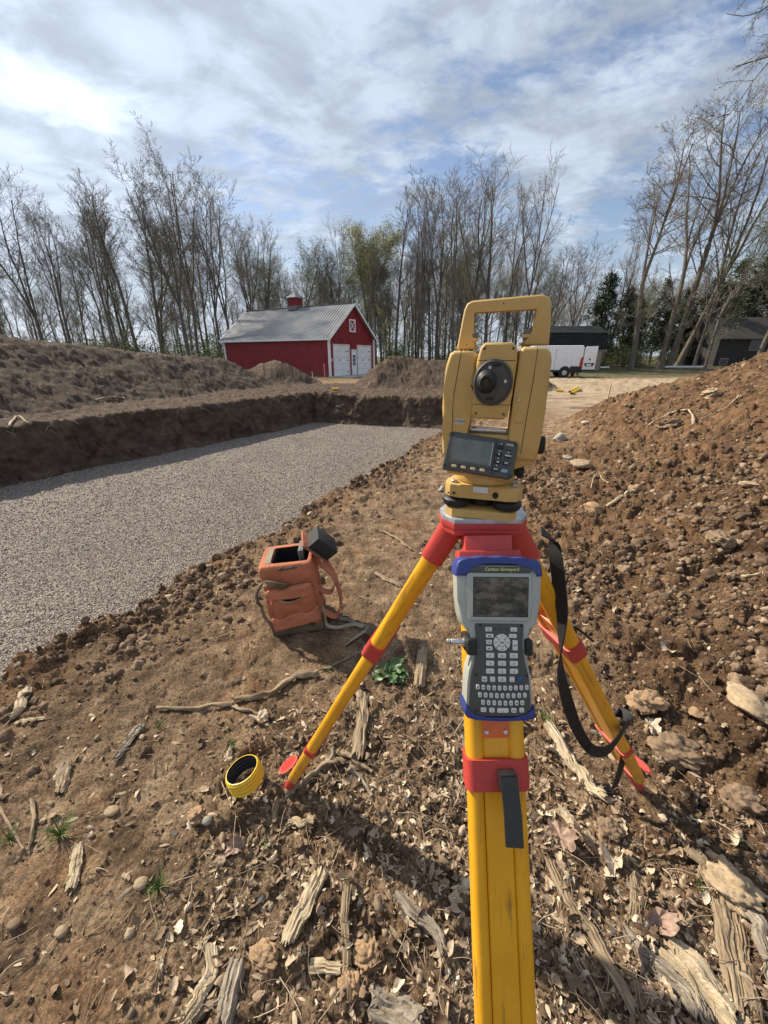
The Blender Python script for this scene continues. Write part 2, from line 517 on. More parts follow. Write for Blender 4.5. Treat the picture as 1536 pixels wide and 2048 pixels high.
def make_soil():
    b = NB('soil'); c = b.coord()
    col = soil_colour(b, c)
    zc = b.n('ShaderNodeAttribute'); zc.attribute_name = 'zone'
    z = b.n('ShaderNodeSeparateColor'); b.l(zc.outputs['Color'], z.inputs[0])
    # damp subsoil cut in the pit sides: darker, banded
    strat = b.noise(b.mapping(c, (1.2, 1.2, 5)), 1.6, 7, 0.6, 0.8)
    wallc = b.ramp(strat, [(0.30, (0.085, 0.060, 0.042)), (0.5, (0.18, 0.128, 0.088)), (0.68, (0.30, 0.215, 0.145))])
    wallc = b.mix(1.0, wallc, b.ramp(b.noise(c, 18, 6, 0.65), [(0.3, (0.6, 0.6, 0.6)), (0.7, (1.3, 1.3, 1.3))]), 'MULTIPLY')
    col = b.mix(z.outputs[0], col, wallc)
    sand = b.ramp(b.noise(b.mapping(c, (0.5, 1.6, 1)), 1.2, 9, 0.68, 0.7), [(0.32, (0.19, 0.135, 0.088)), (0.46, (0.33, 0.245, 0.16)), (0.58, (0.42, 0.32, 0.215)), (0.72, (0.52, 0.41, 0.28))])
    col = b.mix(z.outputs[1], col, sand)
    pile = b.ramp(b.noise(c, 3.0, 8, 0.68), [(0.3, (0.042, 0.029, 0.021)), (0.5, (0.083, 0.058, 0.042)), (0.7, (0.15, 0.106, 0.075))])  # soil darkened so the colour carries the shade on the left mound's face
    col = b.mix(z.outputs[2], col, pile)
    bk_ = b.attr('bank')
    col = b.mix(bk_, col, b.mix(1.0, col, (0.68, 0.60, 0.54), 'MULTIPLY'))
    gr = b.n('ShaderNodeAttribute'); gr.attribute_name = 'forest'
    fl = b.ramp(b.noise(c, 1.3, 6, 0.6), [(0.3, (0.07, 0.062, 0.03)), (0.5, (0.12, 0.10, 0.055)), (0.7, (0.09, 0.115, 0.04))])
    col = b.mix(gr.outputs['Fac'], col, fl)
    bn = b.bump(b.noise(c, 26, 9, 0.75), 1.0, 0.03)
    bn = b.bump(b.voro(c, 95), 0.55, 0.006, bn)
    bn = b.bump(b.noise(c, 210, 4, 0.7), 0.8, 0.005, bn)
    return b.done(col, 0.95, bn, spec=0.2)
SOIL = make_soil()

def polar_grid(a_in, a_n, r0, r1, ratio, far_ratio, rmax, cx=0.0, cy=-0.5):
    rs = [r0]
    while rs[-1] < r1: rs.append(rs[-1] * ratio)
    while rs[-1] < rmax: rs.append(rs[-1] * far_ratio)
    rs = np.array(rs)
    a = np.linspace(-a_in, a_in, a_n)
    back = np.linspace(a_in, 2 * math.pi - a_in, 50)[1:-1]
    A = np.concatenate([a, back])
    RR, AA = np.meshgrid(rs, A, indexing='ij')
    X = cx + RR * np.sin(AA); Y = cy + RR * np.cos(AA)
    nr, na = X.shape
    i = np.arange(nr - 1)[:, None]; j = np.arange(na)[None, :]
    jn = (j + 1) % na
    F = np.stack([i * na + j, i * na + jn, (i + 1) * na + jn, (i + 1) * na + j], -1).reshape(-1, 4)
    # closing fan centre as small quads is not needed: inner ring is closed with triangles below
    return X.ravel(), Y.ravel(), F[:, ::-1], na
def build_ground():
    X, Y, F, na = polar_grid(R(60), 960, 0.42, 22, 1.0053, 1.03, 900)
    z, wall, lot, onr, onf, rough = H(X, Y, True)
    far = sst(29, 36, Y + 1.5 * fbm(X * 0.3, Y * 0.3, 3, 201)) * (1 - 0) + 0
    far = np.maximum(far, sst(-16, -22, X + 0.2 * Y) * sst(6, 12, Y))
    V = np.stack([X, Y, z], 1)
    # lumpy, slightly undercut sides of the pit: push the bank sideways
    n1 = fbm(X * 1.7 + z * 2.3, Y * 1.7 - z * 3.1, 4, 301); n2 = fbm(X * 6 + z * 7, Y * 6 - z * 6, 3, 307)
    m = wall * (z > -0.8)
    V[:, 0] += m * (0.22 * n1 + 0.10 * n2) * 0.8; V[:, 1] += m * (0.22 * n1 + 0.10 * n2) * -0.6
    band = wall * sst(-1.0, -0.1, z) * 0 + wall
    zone = np.stack([np.clip(band, 0, 1), lot * (1 - far), np.clip(onf + sst(0.08, 0.25, base_level(X, Y)), 0, 1) * (1 - lot), np.ones_like(z)], 1)
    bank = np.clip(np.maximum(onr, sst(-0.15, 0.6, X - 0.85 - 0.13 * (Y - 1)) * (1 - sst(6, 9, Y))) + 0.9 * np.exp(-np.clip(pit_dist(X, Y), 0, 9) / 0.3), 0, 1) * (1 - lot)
    # centre cap
    Vc = np.array([[0, -0.5, float(H(np.array([0.0]), np.array([-0.5]))[0])]])
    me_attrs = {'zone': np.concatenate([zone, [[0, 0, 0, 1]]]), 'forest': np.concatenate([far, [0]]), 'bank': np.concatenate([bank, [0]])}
    V = np.concatenate([V, Vc])
    ci = len(V) - 1
    j = np.arange(0, na - 1, 2)
    cap = np.stack([np.full_like(j, ci), j, j + 1, (j + 2) % na], 1)[:, ::-1]
    F = np.concatenate([F, cap])
    me = np_mesh('ground', V, F, SOIL, True, me_attrs)
    mobj('ground', me, kind='structure')
build_ground()

def build_pit_wall():
    pts = [Vector((4.6, 13.6)), Vector((-2.9, 15.8)), Vector((-7.86, 7.53)), Vector((-13.0, -1.0))]
    P = []; Nn = []
    for a, b in zip(pts, pts[1:]):
        L = (b - a).length; n = int(L / 0.035)
        for i in range(n):
            P.append(a.lerp(b, i / n)); Nn.append(((b.y - a.y) / L, -(b.x - a.x) / L))
    P = np.array([p[:] for p in P]); Nn = np.array(Nn)
    kk = np.hanning(31); kk /= kk.sum()
    Nn = np.stack([np.convolve(np.pad(Nn[:, i], 15, 'edge'), kk, 'valid') for i in (0, 1)], 1); P = np.stack([np.convolve(np.pad(P[:, i], 15, 'edge'), kk, 'valid') for i in (0, 1)], 1)
    m = len(P); U = np.concatenate([[0], np.cumsum(np.hypot(*np.diff(P, axis=0).T))])
    nv = 34; na_ = 12
    V = np.zeros((m, nv + na_, 3)); wl_ = np.zeros((m, nv + na_))
    off0 = -0.42 + 0.10 * fbm(U * 0.5, U * 0 + 3, 3, 900)
    lean = 0.30 + 0.10 * fbm(U * 0.35, U * 0 + 9, 3, 901)
    ro = 0.10
    topx = P[:, 0] + Nn[:, 0] * (off0 + lean); topy = P[:, 1] + Nn[:, 1] * (off0 + lean)
    sx = P[:, 0] + Nn[:, 0] * 0.28; sy = P[:, 1] + Nn[:, 1] * 0.28
    zt = H(sx, sy)
    for j in range(nv):
        v = j / (nv - 1)
        q = fbm(U * 1.1, v * 1.6 + 0 * U, 4, 902, 0.55) * 0.17 + fbm(U * 3.4, v * 3.8 + 0 * U, 4, 903, 0.6) * 0.09
        w1, c1 = worley(U * 4.5, v * 4.5 + 0 * U + 0.5 * fbm(U * 2, 0 * U + v * 2, 2, 905), 904); q = q - 0.07 * np.sqrt(np.clip(1 - (w1 / 0.75) ** 2, 0, 1)) * c1
        w2, c2 = worley(U * 13, v * 13 + 0 * U, 906); q = q - 0.025 * np.sqrt(np.clip(1 - (w2 / 0.75) ** 2, 0, 1)) * c2
        o = off0 + lean * v ** 1.1 - 0.16 * max(0, 0.22 - v) / 0.22 + q * min(1, (1 - v) * 6 + 0.35)
        V[:, j, 0] = P[:, 0] + Nn[:, 0] * o; V[:, j, 1] = P[:, 1] + Nn[:, 1] * o
        V[:, j, 2] = -0.90 + (zt + 0.90) * v + 0.02 * vn(U * 9, v * 9 + 0 * U, 907)
        wl_[:, j] = 1 - 0.5 * max(0, v - 0.85) / 0.15
    xe, ye = V[:, nv - 1, 0], V[:, nv - 1, 1]
    for j in range(na_):
        v = (j + 1) / na_
        ex = P[:, 0] + Nn[:, 0] * 0.75; ey = P[:, 1] + Nn[:, 1] * 0.75
        x = xe + (ex - xe) * v; y = ye + (ey - ye) * v
        w1, c1 = worley(x * 9, y * 9, 911)
        hh = np.maximum(H(x, y), zt - 0.25 * (1 - v)) if v < 0.5 else H(x, y)
        V[:, nv + j, 0] = x; V[:, nv + j, 1] = y
        t_ = sst(0.45, 0.8, np.array([v]))[0]
        V[:, nv + j, 2] = zt * (1 - t_) + H(x, y) * t_ + 0.06 * np.sqrt(np.clip(1 - (w1 / 0.7) ** 2, 0, 1)) * c1 * (1 - v) + (0.012 if v < 0.95 else -0.06)
        wl_[:, nv + j] = 0.5 * (1 - v)
    n2 = nv + na_
    i = np.arange(m - 1)[:, None] * n2; j = np.arange(n2 - 1)[None]
    F = np.stack([i + j, i + j + 1, i + n2 + j + 1, i + n2 + j], -1).reshape(-1, 4)
    wl_ = wl_.ravel()
    zone = np.stack([wl_, 0 * wl_, np.full_like(wl_, 0.9), np.ones_like(wl_)], 1)
    me = np_mesh('pit_side', V.reshape(-1, 3), F, SOIL, True, {'zone': zone, 'forest': 0 * wl_, 'bank': 0 * wl_})
    mobj('pit_side', me, kind='structure')
build_pit_wall()
def make_gravel():
    b = NB('gravel'); c = b.coord()
    w_ = b.n('ShaderNodeTexVoronoi', feature='F1'); w_.inputs['Scale'].default_value = 62
    b.l(c, w_.inputs['Vector'])
    sepc = b.n('ShaderNodeSeparateColor'); b.l(w_.outputs['Color'], sepc.inputs[0])
    col = b.ramp(sepc.outputs[0], [(0.0, (0.135, 0.112, 0.094)), (0.35, (0.245, 0.205, 0.175)), (0.65, (0.345, 0.293, 0.252)), (0.92, (0.48, 0.415, 0.36))])
    col = b.mix(1.0, col, b.ramp(w_.outputs['Distance'], [(0.0, (1.1, 1.1, 1.1)), (0.45, (0.9, 0.9, 0.9)), (0.75, (0.35, 0.33, 0.33))]), 'MULTIPLY')
    col = b.mix(1.0, col, b.ramp(b.noise(c, 0.8, 4), [(0.3, (0.88, 0.87, 0.86)), (0.7, (1.08, 1.07, 1.06))]), 'MULTIPLY')
    inv = b.math('SUBTRACT', 1.0, w_.outputs['Distance'])
    bn = b.bump(inv, 1.0, 0.02); bn = b.bump(b.noise(c, 60, 5, 0.7), 0.7, 0.01, bn)
    return b.done(col, 0.85, bn, spec=0.3)
GRAVEL = make_gravel()
GZ = -0.80
def gravel_h(x, y):
    w1, c1 = worley(x * 24, y * 24, 401)
    return GZ + 0.03 * fbm(x * 0.6, y * 0.6, 3, 402) + 0.012 * np.sqrt(np.clip(1 - (w1 / 0.75) ** 2, 0, 1)) * c1
def build_gravel():
    X, Y, F, na = polar_grid(R(75), 620, 1.2, 22, 1.008, 1.05, 23)
    z = gravel_h(X, Y)
    d = pit_dist(X, Y)
    keep = d < 0.25
    fk = keep[F].all(1)
    F = F[fk]
    used = np.unique(F); mp = np.full(len(X), -1); mp[used] = np.arange(len(used))
    me = np_mesh('gravel_bed', np.stack([X, Y, z], 1)[used], mp[F], GRAVEL)
    mobj('gravel_bed', me, kind='structure')
build_gravel()

# ---------------------------------------------------------------- scattered small stuff
def ico(sub):
    bm = bmesh.new(); bmesh.ops.create_icosphere(bm, subdivisions=sub, radius=1.0)
    V = np.array([v.co[:] for v in bm.verts]); F = np.array([[v.index for v in f.verts] for f in bm.faces]); bm.free()
    return V, F
_ic = {s: ico(s) for s in (1, 2, 3)}
def n3(V, f, seed):
    return vn(V[:, 0] * f + V[:, 2] * 1.7 * f, V[:, 1] * f - V[:, 2] * 1.3 * f, seed)
def clod_proto(sub, seed, amp=0.30, ang=0.0):
    V, F = _ic[sub]
    rr = np.random.RandomState(seed)
    r = 1 + amp * n3(V, 1.3, seed) + amp * 0.6 * n3(V, 2.9, seed + 3) + amp * 0.45 * n3(V, 6, seed + 4)
    P = V * r[:, None]
    if ang:  # knock flat facets
        for k in range(7):
            nn = rr.normal(size=3); nn /= np.linalg.norm(nn)
            dd = P @ nn; lim = 0.72
            P = P - np.outer(np.clip(dd - lim, 0, None), nn)
    P *= rr.uniform(0.7, 1.15, 3)
    return P, F
def crumb3(seed):
    V, F = _ic[3]; rr = np.random.RandomState(seed)
    P = V * (1 + 0.34 * n3(V, 1.3, seed) + 0.2 * n3(V, 2.9, seed + 3))[:, None]
    for f_, am in ((3.2, 0.26), (7, 0.14)):
        pts = rr.normal(size=(int(12 * f_), 3)); pts /= np.linalg.norm(pts, axis=1)[:, None]
        dd = np.sqrt(np.clip(2 - 2 * (V @ pts.T).max(1), 0, None)) * f_ * 0.9
        P = P * (1 + am * np.sqrt(np.clip(1 - dd ** 2 * 0.5, 0, 1)) - am * 0.5)[:, None]
    P *= rr.uniform(0.75, 1.1, 3)
    return P, F
def rand_rot(rs, n):
    q = rs.normal(size=(n, 4)); q /= np.linalg.norm(q, axis=1)[:, None]
    w_, x, y, z = q.T
    return np.stack([np.stack([1 - 2 * (y * y + z * z), 2 * (x * y - z * w_), 2 * (x * z + y * w_)], -1),
                     np.stack([2 * (x * y + z * w_), 1 - 2 * (x * x + z * z), 2 * (y * z - x * w_)], -1),
                     np.stack([2 * (x * z - y * w_), 2 * (y * z + x * w_), 1 - 2 * (x * x + y * y)], -1)], 1)
def scatter_mesh(protos, pos, size, rot, rs):
    """protos list of (V,F) with equal sized F; returns V,F,tone"""
    Vs = []; Fs = []; Ts = []; off = 0
    which = rs.randint(0, len(protos), len(pos))
    for k, (PV, PF) in enumerate(protos):
        idx = np.where(which == k)[0]
        if len(idx) == 0: continue
        v = np.einsum('nij,vj->nvi', rot[idx], PV) * size[idx][:, None, None] + pos[idx][:, None, :]
        nv = len(PV)
        f = PF[None] + (np.arange(len(idx)) * nv)[:, None, None] + off
        Vs.append(v.reshape(-1, 3)); Fs.append(f.reshape(-1, PF.shape[1])); Ts.append(np.repeat(rs.uniform(0, 1, len(idx)), nv))
        off += nv * len(idx)
    return np.concatenate(Vs), np.concatenate(Fs), np.concatenate(Ts)
def sample_polar(rs, n, r0, r1, a=58, pw=1.0):
    """denser near the viewer: radius log-distributed"""
    u = rs.uniform(0, 1, n) ** pw
    r = r0 * (r1 / r0) ** u
    t = R(1) * rs.uniform(-a, a, n)
    return r * np.sin(t), r * np.cos(t) - 0.35, r
def make_clod_mat(name, light):
    b = NB(name); c = b.coord(); t = b.attr('tone')
    if light == 'soil':
        col = b.ramp(t, [(0.0, (0.075, 0.047, 0.030)), (0.4, (0.155, 0.102, 0.065)), (0.75, (0.25, 0.172, 0.112)), (1.0, (0.44, 0.33, 0.225))])
    elif light == 'stone':
        col = b.ramp(t, [(0.0, (0.18, 0.13, 0.085)), (0.5, (0.31, 0.23, 0.15)), (1.0, (0.50, 0.39, 0.26))])
    elif light == 'grav':
        col = b.ramp(t, [(0.0, (0.155, 0.127, 0.107)), (0.4, (0.25, 0.208, 0.176)), (0.75, (0.355, 0.30, 0.256)), (1.0, (0.52, 0.45, 0.39))])
    col = b.mix(1.0, col, b.ramp(b.noise(c, 60, 4, 0.6), [(0.3, (0.65, 0.65, 0.65)), (0.7, (1.25, 1.25, 1.25))]), 'MULTIPLY')
    bn = b.bump(b.noise(c, 120, 6, 0.7), 0.8, 0.006)
    return b.done(col, 0.93, bn, spec=0.25)
CLOD = make_clod_mat('soil_crumb', 'soil'); PEB = make_clod_mat('pebble', 'stone'); GRV = make_clod_mat('gravel_stone', 'grav')

def build_clods():
    rs = np.random.RandomState(5)
    Vs = []; Fs = []; Ts = []; off = 0
    for sub, n, r0, r1, smin, smax in ((3, 2200, 0.75, 3.0, 0.006, 0.030), (2, 24000, 0.75, 9, 0.003, 0.022), (1, 52000, 0.7, 6, 0.0018, 0.008), (2, 3500, 5, 24, 0.012, 0.045)):
        x, y, r = sample_polar(rs, n * 3, r0, r1)
        z, wall, lot, onr, onf, rough = H(x, y, True)
        d = pit_dist(x, y)
        p = 0.14 + 0.8 * (rough > 0.8) + 0.95 * onr + 0.5 * onf + 0.7 * np.exp(-np.abs(d) / 0.35)
        p = p * (1 - 0.85 * lot) * (d > -0.15)
        p *= 0.35 + 0.9 * sst(-0.2, 0.4, fbm(x * 1.3, y * 1.3, 3, 505))
        k = np.where(rs.uniform(0, 1, len(x)) < p)[0][:n]
        x, y, z = x[k], y[k], z[k]
        s = smin + (smax - smin) * rs.uniform(0, 1, len(k)) ** 3.2
        s *= (0.32 + 0.85 * np.clip(onr[k] + onf[k] + 0.5 * (rough[k] > 0.8), 0, 1))
        pr = [clod_proto(sub, 100 + q, 0.42, 1.0) for q in range(10)]
        V, F, T = scatter_mesh(pr, np.stack([x, y, z + s * 0.15], 1), s, rand_rot(rs, len(k)), rs)
        Vs.append(V); Fs.append(F + off); Ts.append(T ** 1.6); off += len(V)
    me = np_mesh('soil_crumbs', np.concatenate(Vs), np.concatenate(Fs), CLOD, False, {'tone': np.concatenate(Ts)})
    mobj('soil_crumbs', me, label='loose brown soil crumbs and clods strewn over the ground and the dirt piles', cat='soil', kind='stuff')
    # heavier clods: along the near rim of the pit and all over the right bank
    pr = [crumb3(500 + q) for q in range(10)]
    Vs = []; Fs = []; Ts = []; off = 0
    for mode, n, smin, smax in (('rim', 3200, 0.007, 0.030), ('bank', 3000, 0.008, 0.036)):
        x, y, r = sample_polar(rs, 60000, 0.9, 9 if mode == 'rim' else 6)
        d = pit_dist(x, y)
        z, wall, lot, onr, onf, rough = H(x, y, True)
        if mode == 'rim': p = np.exp(-np.clip(d - 0.05, 0, 9) / 0.22) * (d > -0.02) * (0.25 + sst(-0.2, 0.3, fbm(x * 0.9, y * 0.9, 3, 521))) * (x > -4)
        else: p = (rough > 0.85) * (d > 0.8) * sst(-0.3, 0.4, fbm(x * 1.6, y * 1.6, 3, 523)) * 0.5 * (x > 0.7)
        k = np.where(rs.uniform(0, 1, len(x)) < p)[0][:n]
        s = (smin + (smax - smin) * rs.uniform(0, 1, len(k)) ** 2.6) * np.clip(0.75 + 0.12 * r[k], 0.8, 1.3)
        V, F, T = scatter_mesh(pr, np.stack([x[k], y[k], z[k] - s * 0.05], 1), s, rand_rot(rs, len(k)), rs)
        Vs.append(V); Fs.append(F + off); Ts.append(T * 0.85); off += len(V)
    mobj('soil_clods', np_mesh('soil_clods', np.concatenate(Vs), np.concatenate(Fs), CLOD, False, {'tone': np.concatenate(Ts)}), label='fist sized crumbly brown clods along the pit rim and over the right bank', cat='soil', kind='stuff')
    # pebbles
    n = 800
    x, y, r = sample_polar(rs, n, 0.8, 16)
    z, wall, lot, onr, onf, rough = H(x, y, True); d = pit_dist(x, y)
    k = np.where((d > 0.0) & (rs.uniform(0, 1, len(x)) > 0.8 * (rough > 0.8)))[0]
    x, y, z, r = x[k], y[k], z[k], r[k]
    s = (0.004 + 0.014 * rs.uniform(0, 1, len(k)) ** 3) * np.clip(r / 2.2, 1, 2.2)
    V, F, T = scatter_mesh([clod_proto(2, 300 + q, 0.12, 1.0) for q in range(7)], np.stack([x, y, z + s * 0.2], 1), s, rand_rot(rs, len(k)), rs)
    mobj('pebbles', np_mesh('pebbles', V, F, PEB, True, {'tone': T}), label='small pale pebbles lying scattered in the brown dirt', cat='pebbles', kind='stuff')
    # gravel stones
    n = 150000
    x, y, r = sample_polar(rs, n, 2.3, 15, 62, 0.9)
    d = pit_dist(x, y); k = np.where(d < 0.15)[0]
    x, y, r = x[k], y[k], r[k]
    s = rs.uniform(0.004, 0.0095, len(k)) * np.clip(r / 5, 1, 1.7)
    V, F, T = scatter_mesh([clod_proto(1, 400 + q, 0.25, 1.0) for q in range(8)], np.stack([x, y, gravel_h(x, y) + s * 0.25], 1), s, rand_rot(rs, len(k)), rs)
    mobj('gravel', np_mesh('gravel', V, F, GRV, False, {'tone': T}), label='pinkish grey crushed gravel spread on the floor of the dug pit', cat='gravel', kind='stuff')
build_clods()

def make_leaf_mat():
    b = NB('dry_leaf'); c = b.coord(); t = b.attr('tone')
    col = b.ramp(t, [(0.0, (0.10, 0.064, 0.038)), (0.25, (0.23, 0.158, 0.10)), (0.55, (0.37, 0.275, 0.185)), (0.8, (0.52, 0.42, 0.295)), (1.0, (0.68, 0.59, 0.45))])
    col = b.mix(1.0, col, b.ramp(b.noise(c, 90, 5, 0.7), [(0.3, (0.7, 0.68, 0.66)), (0.7, (1.15, 1.15, 1.15))]), 'MULTIPLY')
    return b.done(col, 0.8, b.bump(b.noise(c, 160, 4), 0.5, 0.002), spec=0.25)
LEAF = make_leaf_mat()
def leaf_proto(seed, kind=0, nu=4, nv=8):
    rs = np.random.RandomState(seed)
    u = np.linspace(-1, 1, nu * 2 + 1); v = np.linspace(0, 1, nv + 1)
    U, Vv = np.meshgrid(u, v, indexing='ij')
    if kind == 0: wv = 0.28 * np.sin(np.pi * np.clip(Vv, 0.02, 0.98)) ** 0.8
    elif kind == 1: wv = 0.32 * np.sin(np.pi * np.clip(Vv, 0.02, 0.98)) ** 0.7 * (0.7 + 0.45 * np.cos(Vv * np.pi * 6 + seed))
    else: wv = 0.42 * np.sin(np.pi * np.clip(Vv, 0.02, 0.98)) ** 0.45 * (0.85 + 0.2 * np.cos(Vv * 17))
    X = U * wv; Y = Vv - 0.5
    curl = rs.uniform(0.5, 2.8); bend = rs.uniform(-0.5, 0.9); tw = rs.uniform(-0.8, 0.8)
    Z = curl * X ** 2 * 1.5 + bend * Y ** 2 + 0.04 * vn(U * 2 + seed, Vv * 5, seed)
    X2 = X * np.cos(tw * Y) - Z * np.sin(tw * Y); Z2 = X * np.sin(tw * Y) + Z * np.cos(tw * Y)
    P = np.stack([X2, Y, Z2], -1).reshape(-1, 3)
    n1 = nv + 1
    F = np.array([[i * n1 + j, (i + 1) * n1 + j, (i + 1) * n1 + j + 1, i * n1 + j + 1] for i in range(nu * 2) for j in range(nv)])
    return P, F
def flat_rot(rs, n, tilt=0.45):
    a = rs.uniform(0, 2 * np.pi, n); tx = rs.normal(0, tilt, n); ty = rs.normal(0, tilt, n)
    ca, sa, cx, sx, cy, sy = np.cos(a), np.sin(a), np.cos(tx), np.sin(tx), np.cos(ty), np.sin(ty)
    Z = np.zeros(n); O = np.ones(n)
    Rz = np.stack([np.stack([ca, -sa, Z], -1), np.stack([sa, ca, Z], -1), np.stack([Z, Z, O], -1)], 1)
    Rx = np.stack([np.stack([O, Z, Z], -1), np.stack([Z, cx, -sx], -1), np.stack([Z, sx, cx], -1)], 1)
    Ry = np.stack([np.stack([cy, Z, sy], -1), np.stack([Z, O, Z], -1), np.stack([-sy, Z, cy], -1)], 1)
    flip = np.where(rs.uniform(0, 1, n) < 0.5, 1.0, -1.0)
    M = Rz @ Rx @ Ry
    M[:, :, 2] *= flip[:, None]; M[:, :, 0] *= flip[:, None]
    return M
def litter_density(x, y):
    """leaf litter gathers in patches: foreground right of centre, around the leg feet, along the lower left"""
    z, wall, lot, onr, onf, rough = H(x, y, True)
    p = 0.05 + 0.75 * sst(0.05, 0.5, fbm(x * 1.7 + 4, y * 1.7, 3, 606))
    p *= 0.22 + 0.78 * sst(-0.75, 0.0, x)
    p += 1.3 * np.exp(-((x - 0.75) / 0.55) ** 2 - ((y - 0.55) / 0.5) ** 2)
    p += 0.9 * np.exp(-((x + 0.05) / 0.5) ** 2 - ((y - 1.05) / 0.3) ** 2)
    p += 0.6 * np.exp(-((x - 0.4) / 0.4) ** 2 - ((y - 1.2) / 0.35) ** 2)
    p += 0.5 * np.exp(-((x + 0.45) / 0.25) ** 2 - ((y - 0.7) / 0.25) ** 2)
    return p * (1 - 0.88 * onr) * (1 - 0.9 * lot) * (1 - 0.8 * onf) * (pit_dist(x, y) > 0.05) * np.exp(-np.clip(y - 1.3, 0, 9) / 1.6), z
def build_litter():
    rs = np.random.RandomState(11)
    protos = [leaf_proto(700 + q, q % 3) for q in range(12)]
    x, y, r = sample_polar(rs, 34000, 0.7, 7)
    p, z = litter_density(x, y)
    k = np.where(rs.uniform(0, 1, len(x)) < p * 0.8)[0][:9500]
    s = 0.009 + 0.034 * rs.uniform(0, 1, len(k)) ** 2.6
    V, F, T = scatter_mesh(protos, np.stack([x[k], y[k], z[k] + s * 0.18 + 0.001], 1), s, flat_rot(rs, len(k)), rs)
    mobj('leaf_litter', np_mesh('leaf_litter', V, F, LEAF, True, {'tone': T ** 1.9}), label='dry curled leaf litter in tan, grey and brown covering the dirt round the tripod', cat='leaf litter', kind='stuff')
    # chips of bark and broken straw
    bx = []; 
    for q in range(6):
        P, F_ = leaf_proto(800 + q, 0, 1, 5); P = P * np.array([0.5, 1.0, 0.35]); bx.append((P, F_))
    x, y, r = sample_polar(rs, 30000, 0.7, 8)
    p, z = litter_density(x, y)
    k = np.where(rs.uniform(0, 1, len(x)) < p * 0.8 + 0.03 * (pit_dist(x, y) > 0.1))[0][:6500]
    s = 0.012 + 0.045 * rs.uniform(0, 1, len(k)) ** 3
    V, F, T = scatter_mesh(bx, np.stack([x[k], y[k], z[k] + 0.002], 1), s, flat_rot(rs, len(k), 0.25), rs)
    mobj('bark_chips', np_mesh('bark_chips', V, F, LEAF, True, {'tone': 0.12 + 0.7 * T ** 1.5}), label='small slivers of bark and wood mixed into the dirt', cat='bark chips', kind='stuff')
    # thin twigs and roots
    Vs = []; Fs = []; Ts = []; off = 0
    x, y, r = sample_polar(rs, 5200, 0.75, 12)
    p, z = litter_density(x, y)
    k = np.where((rs.uniform(0, 1, len(x)) < p * 0.5 + 0.10) & (pit_dist(x, y) > 0.1))[0][:1500]
    for q in k:
        L = rs.uniform(0.04, 0.16) * (1 + 0.5 * (r[q] > 3)); m = 7; a = rs.uniform(0, 2 * np.pi); kk = rs.normal(0, 5)
        ss = np.linspace(-L / 2, L / 2, m)
        ang = a + kk * ss + rs.normal(0, 0.12, m).cumsum()
        px = x[q] + np.cumsum(np.cos(ang)) * L / m; py = y[q] + np.cumsum(np.sin(ang)) * L / m
        rad = rs.uniform(0.0006, 0.0017) * (1 + 0.5 * (r[q] > 2.5))
        pz = z[q] + 0.004 + rs.uniform(0, 0.012) * np.sin(np.linspace(0, np.pi, m))
        nx, ny = -np.sin(ang), np.cos(ang)
        ring = []
        for c_ in range(3):
            t = 2 * np.pi * c_ / 3
            ring.append(np.stack([px + nx * rad * math.cos(t), py + ny * rad * math.cos(t), pz + rad * math.sin(t)], 1))
        P = np.stack(ring, 1).reshape(-1, 3)
        f = np.array([[i * 3 + j, i * 3 + (j + 1) % 3, (i + 1) * 3 + (j + 1) % 3, (i + 1) * 3 + j] for i in range(m - 1) for j in range(3)])
        Vs.append(P); Fs.append(f + off); Ts.append(np.full(len(P), rs.uniform(0.25, 0.85))); off += len(P)
    mobj('twig_litter', np_mesh('twig_litter', np.concatenate(Vs), np.concatenate(Fs), LEAF, True, {'tone': np.concatenate(Ts)}), label='thin pale twigs, stalks and rootlets strewn over the soil', cat='twigs', kind='stuff')
build_litter()
def build_roots():
    rs = np.random.RandomState(21); Vs = []; Fs = []; Ts = []; off = 0
    segs = [((-2.9, 15.8), (-7.86, 7.53)), ((-7.86, 7.53), (-12.0, 0.6)), ((3.8, 14.0), (-2.9, 15.8))]
    for k in range(420):
        (ax, ay), (bx, by) = segs[rs.choice(3, p=[0.5, 0.15, 0.35])]; L = math.hypot(bx - ax, by - ay); t = rs.uniform()
        nx, ny = (by - ay) / L, -(bx - ax) / L; o = rs.uniform(-0.2, 0.05)
        p = np.array([ax + (bx - ax) * t + nx * o, ay + (by - ay) * t + ny * o, 0.12 + rs.uniform(-0.05, 0.15)])
        d = np.array([-nx * rs.uniform(0.2, 1) + rs.normal() * 0.5, -ny * rs.uniform(0.2, 1) + rs.normal() * 0.5, rs.uniform(-0.6, 0.5)])
        m = 6; ll = rs.uniform(0.08, 0.38) / m; q = [p]
        for i in range(m - 1): d = d / np.linalg.norm(d); q.append(q[-1] + d * ll); d = d + rs.normal(size=3) * 0.25; d[2] -= 0.22
        q = np.array(q); r_ = rs.uniform(0.0025, 0.006)
        ring = np.stack([q + np.array([r_ * math.cos(a), r_ * math.sin(a) * 0.3, r_ * math.sin(a)]) for a in (0, 2.1, 4.2)], 1).reshape(-1, 3)
        f = np.array([[i * 3 + j, i * 3 + (j + 1) % 3, (i + 1) * 3 + (j + 1) % 3, (i + 1) * 3 + j] for i in range(m - 1) for j in range(3)])
        Vs.append(ring); Fs.append(f + off); Ts.append(np.full(len(ring), rs.uniform(0.1, 0.75))); off += len(ring)
    mobj('root_ends', np_mesh('root_ends', np.concatenate(Vs), np.concatenate(Fs), LEAF, True, {'tone': np.concatenate(Ts)}), label='thin torn root ends hanging from the rim of the dug pit', cat='roots', kind='stuff')
build_roots()
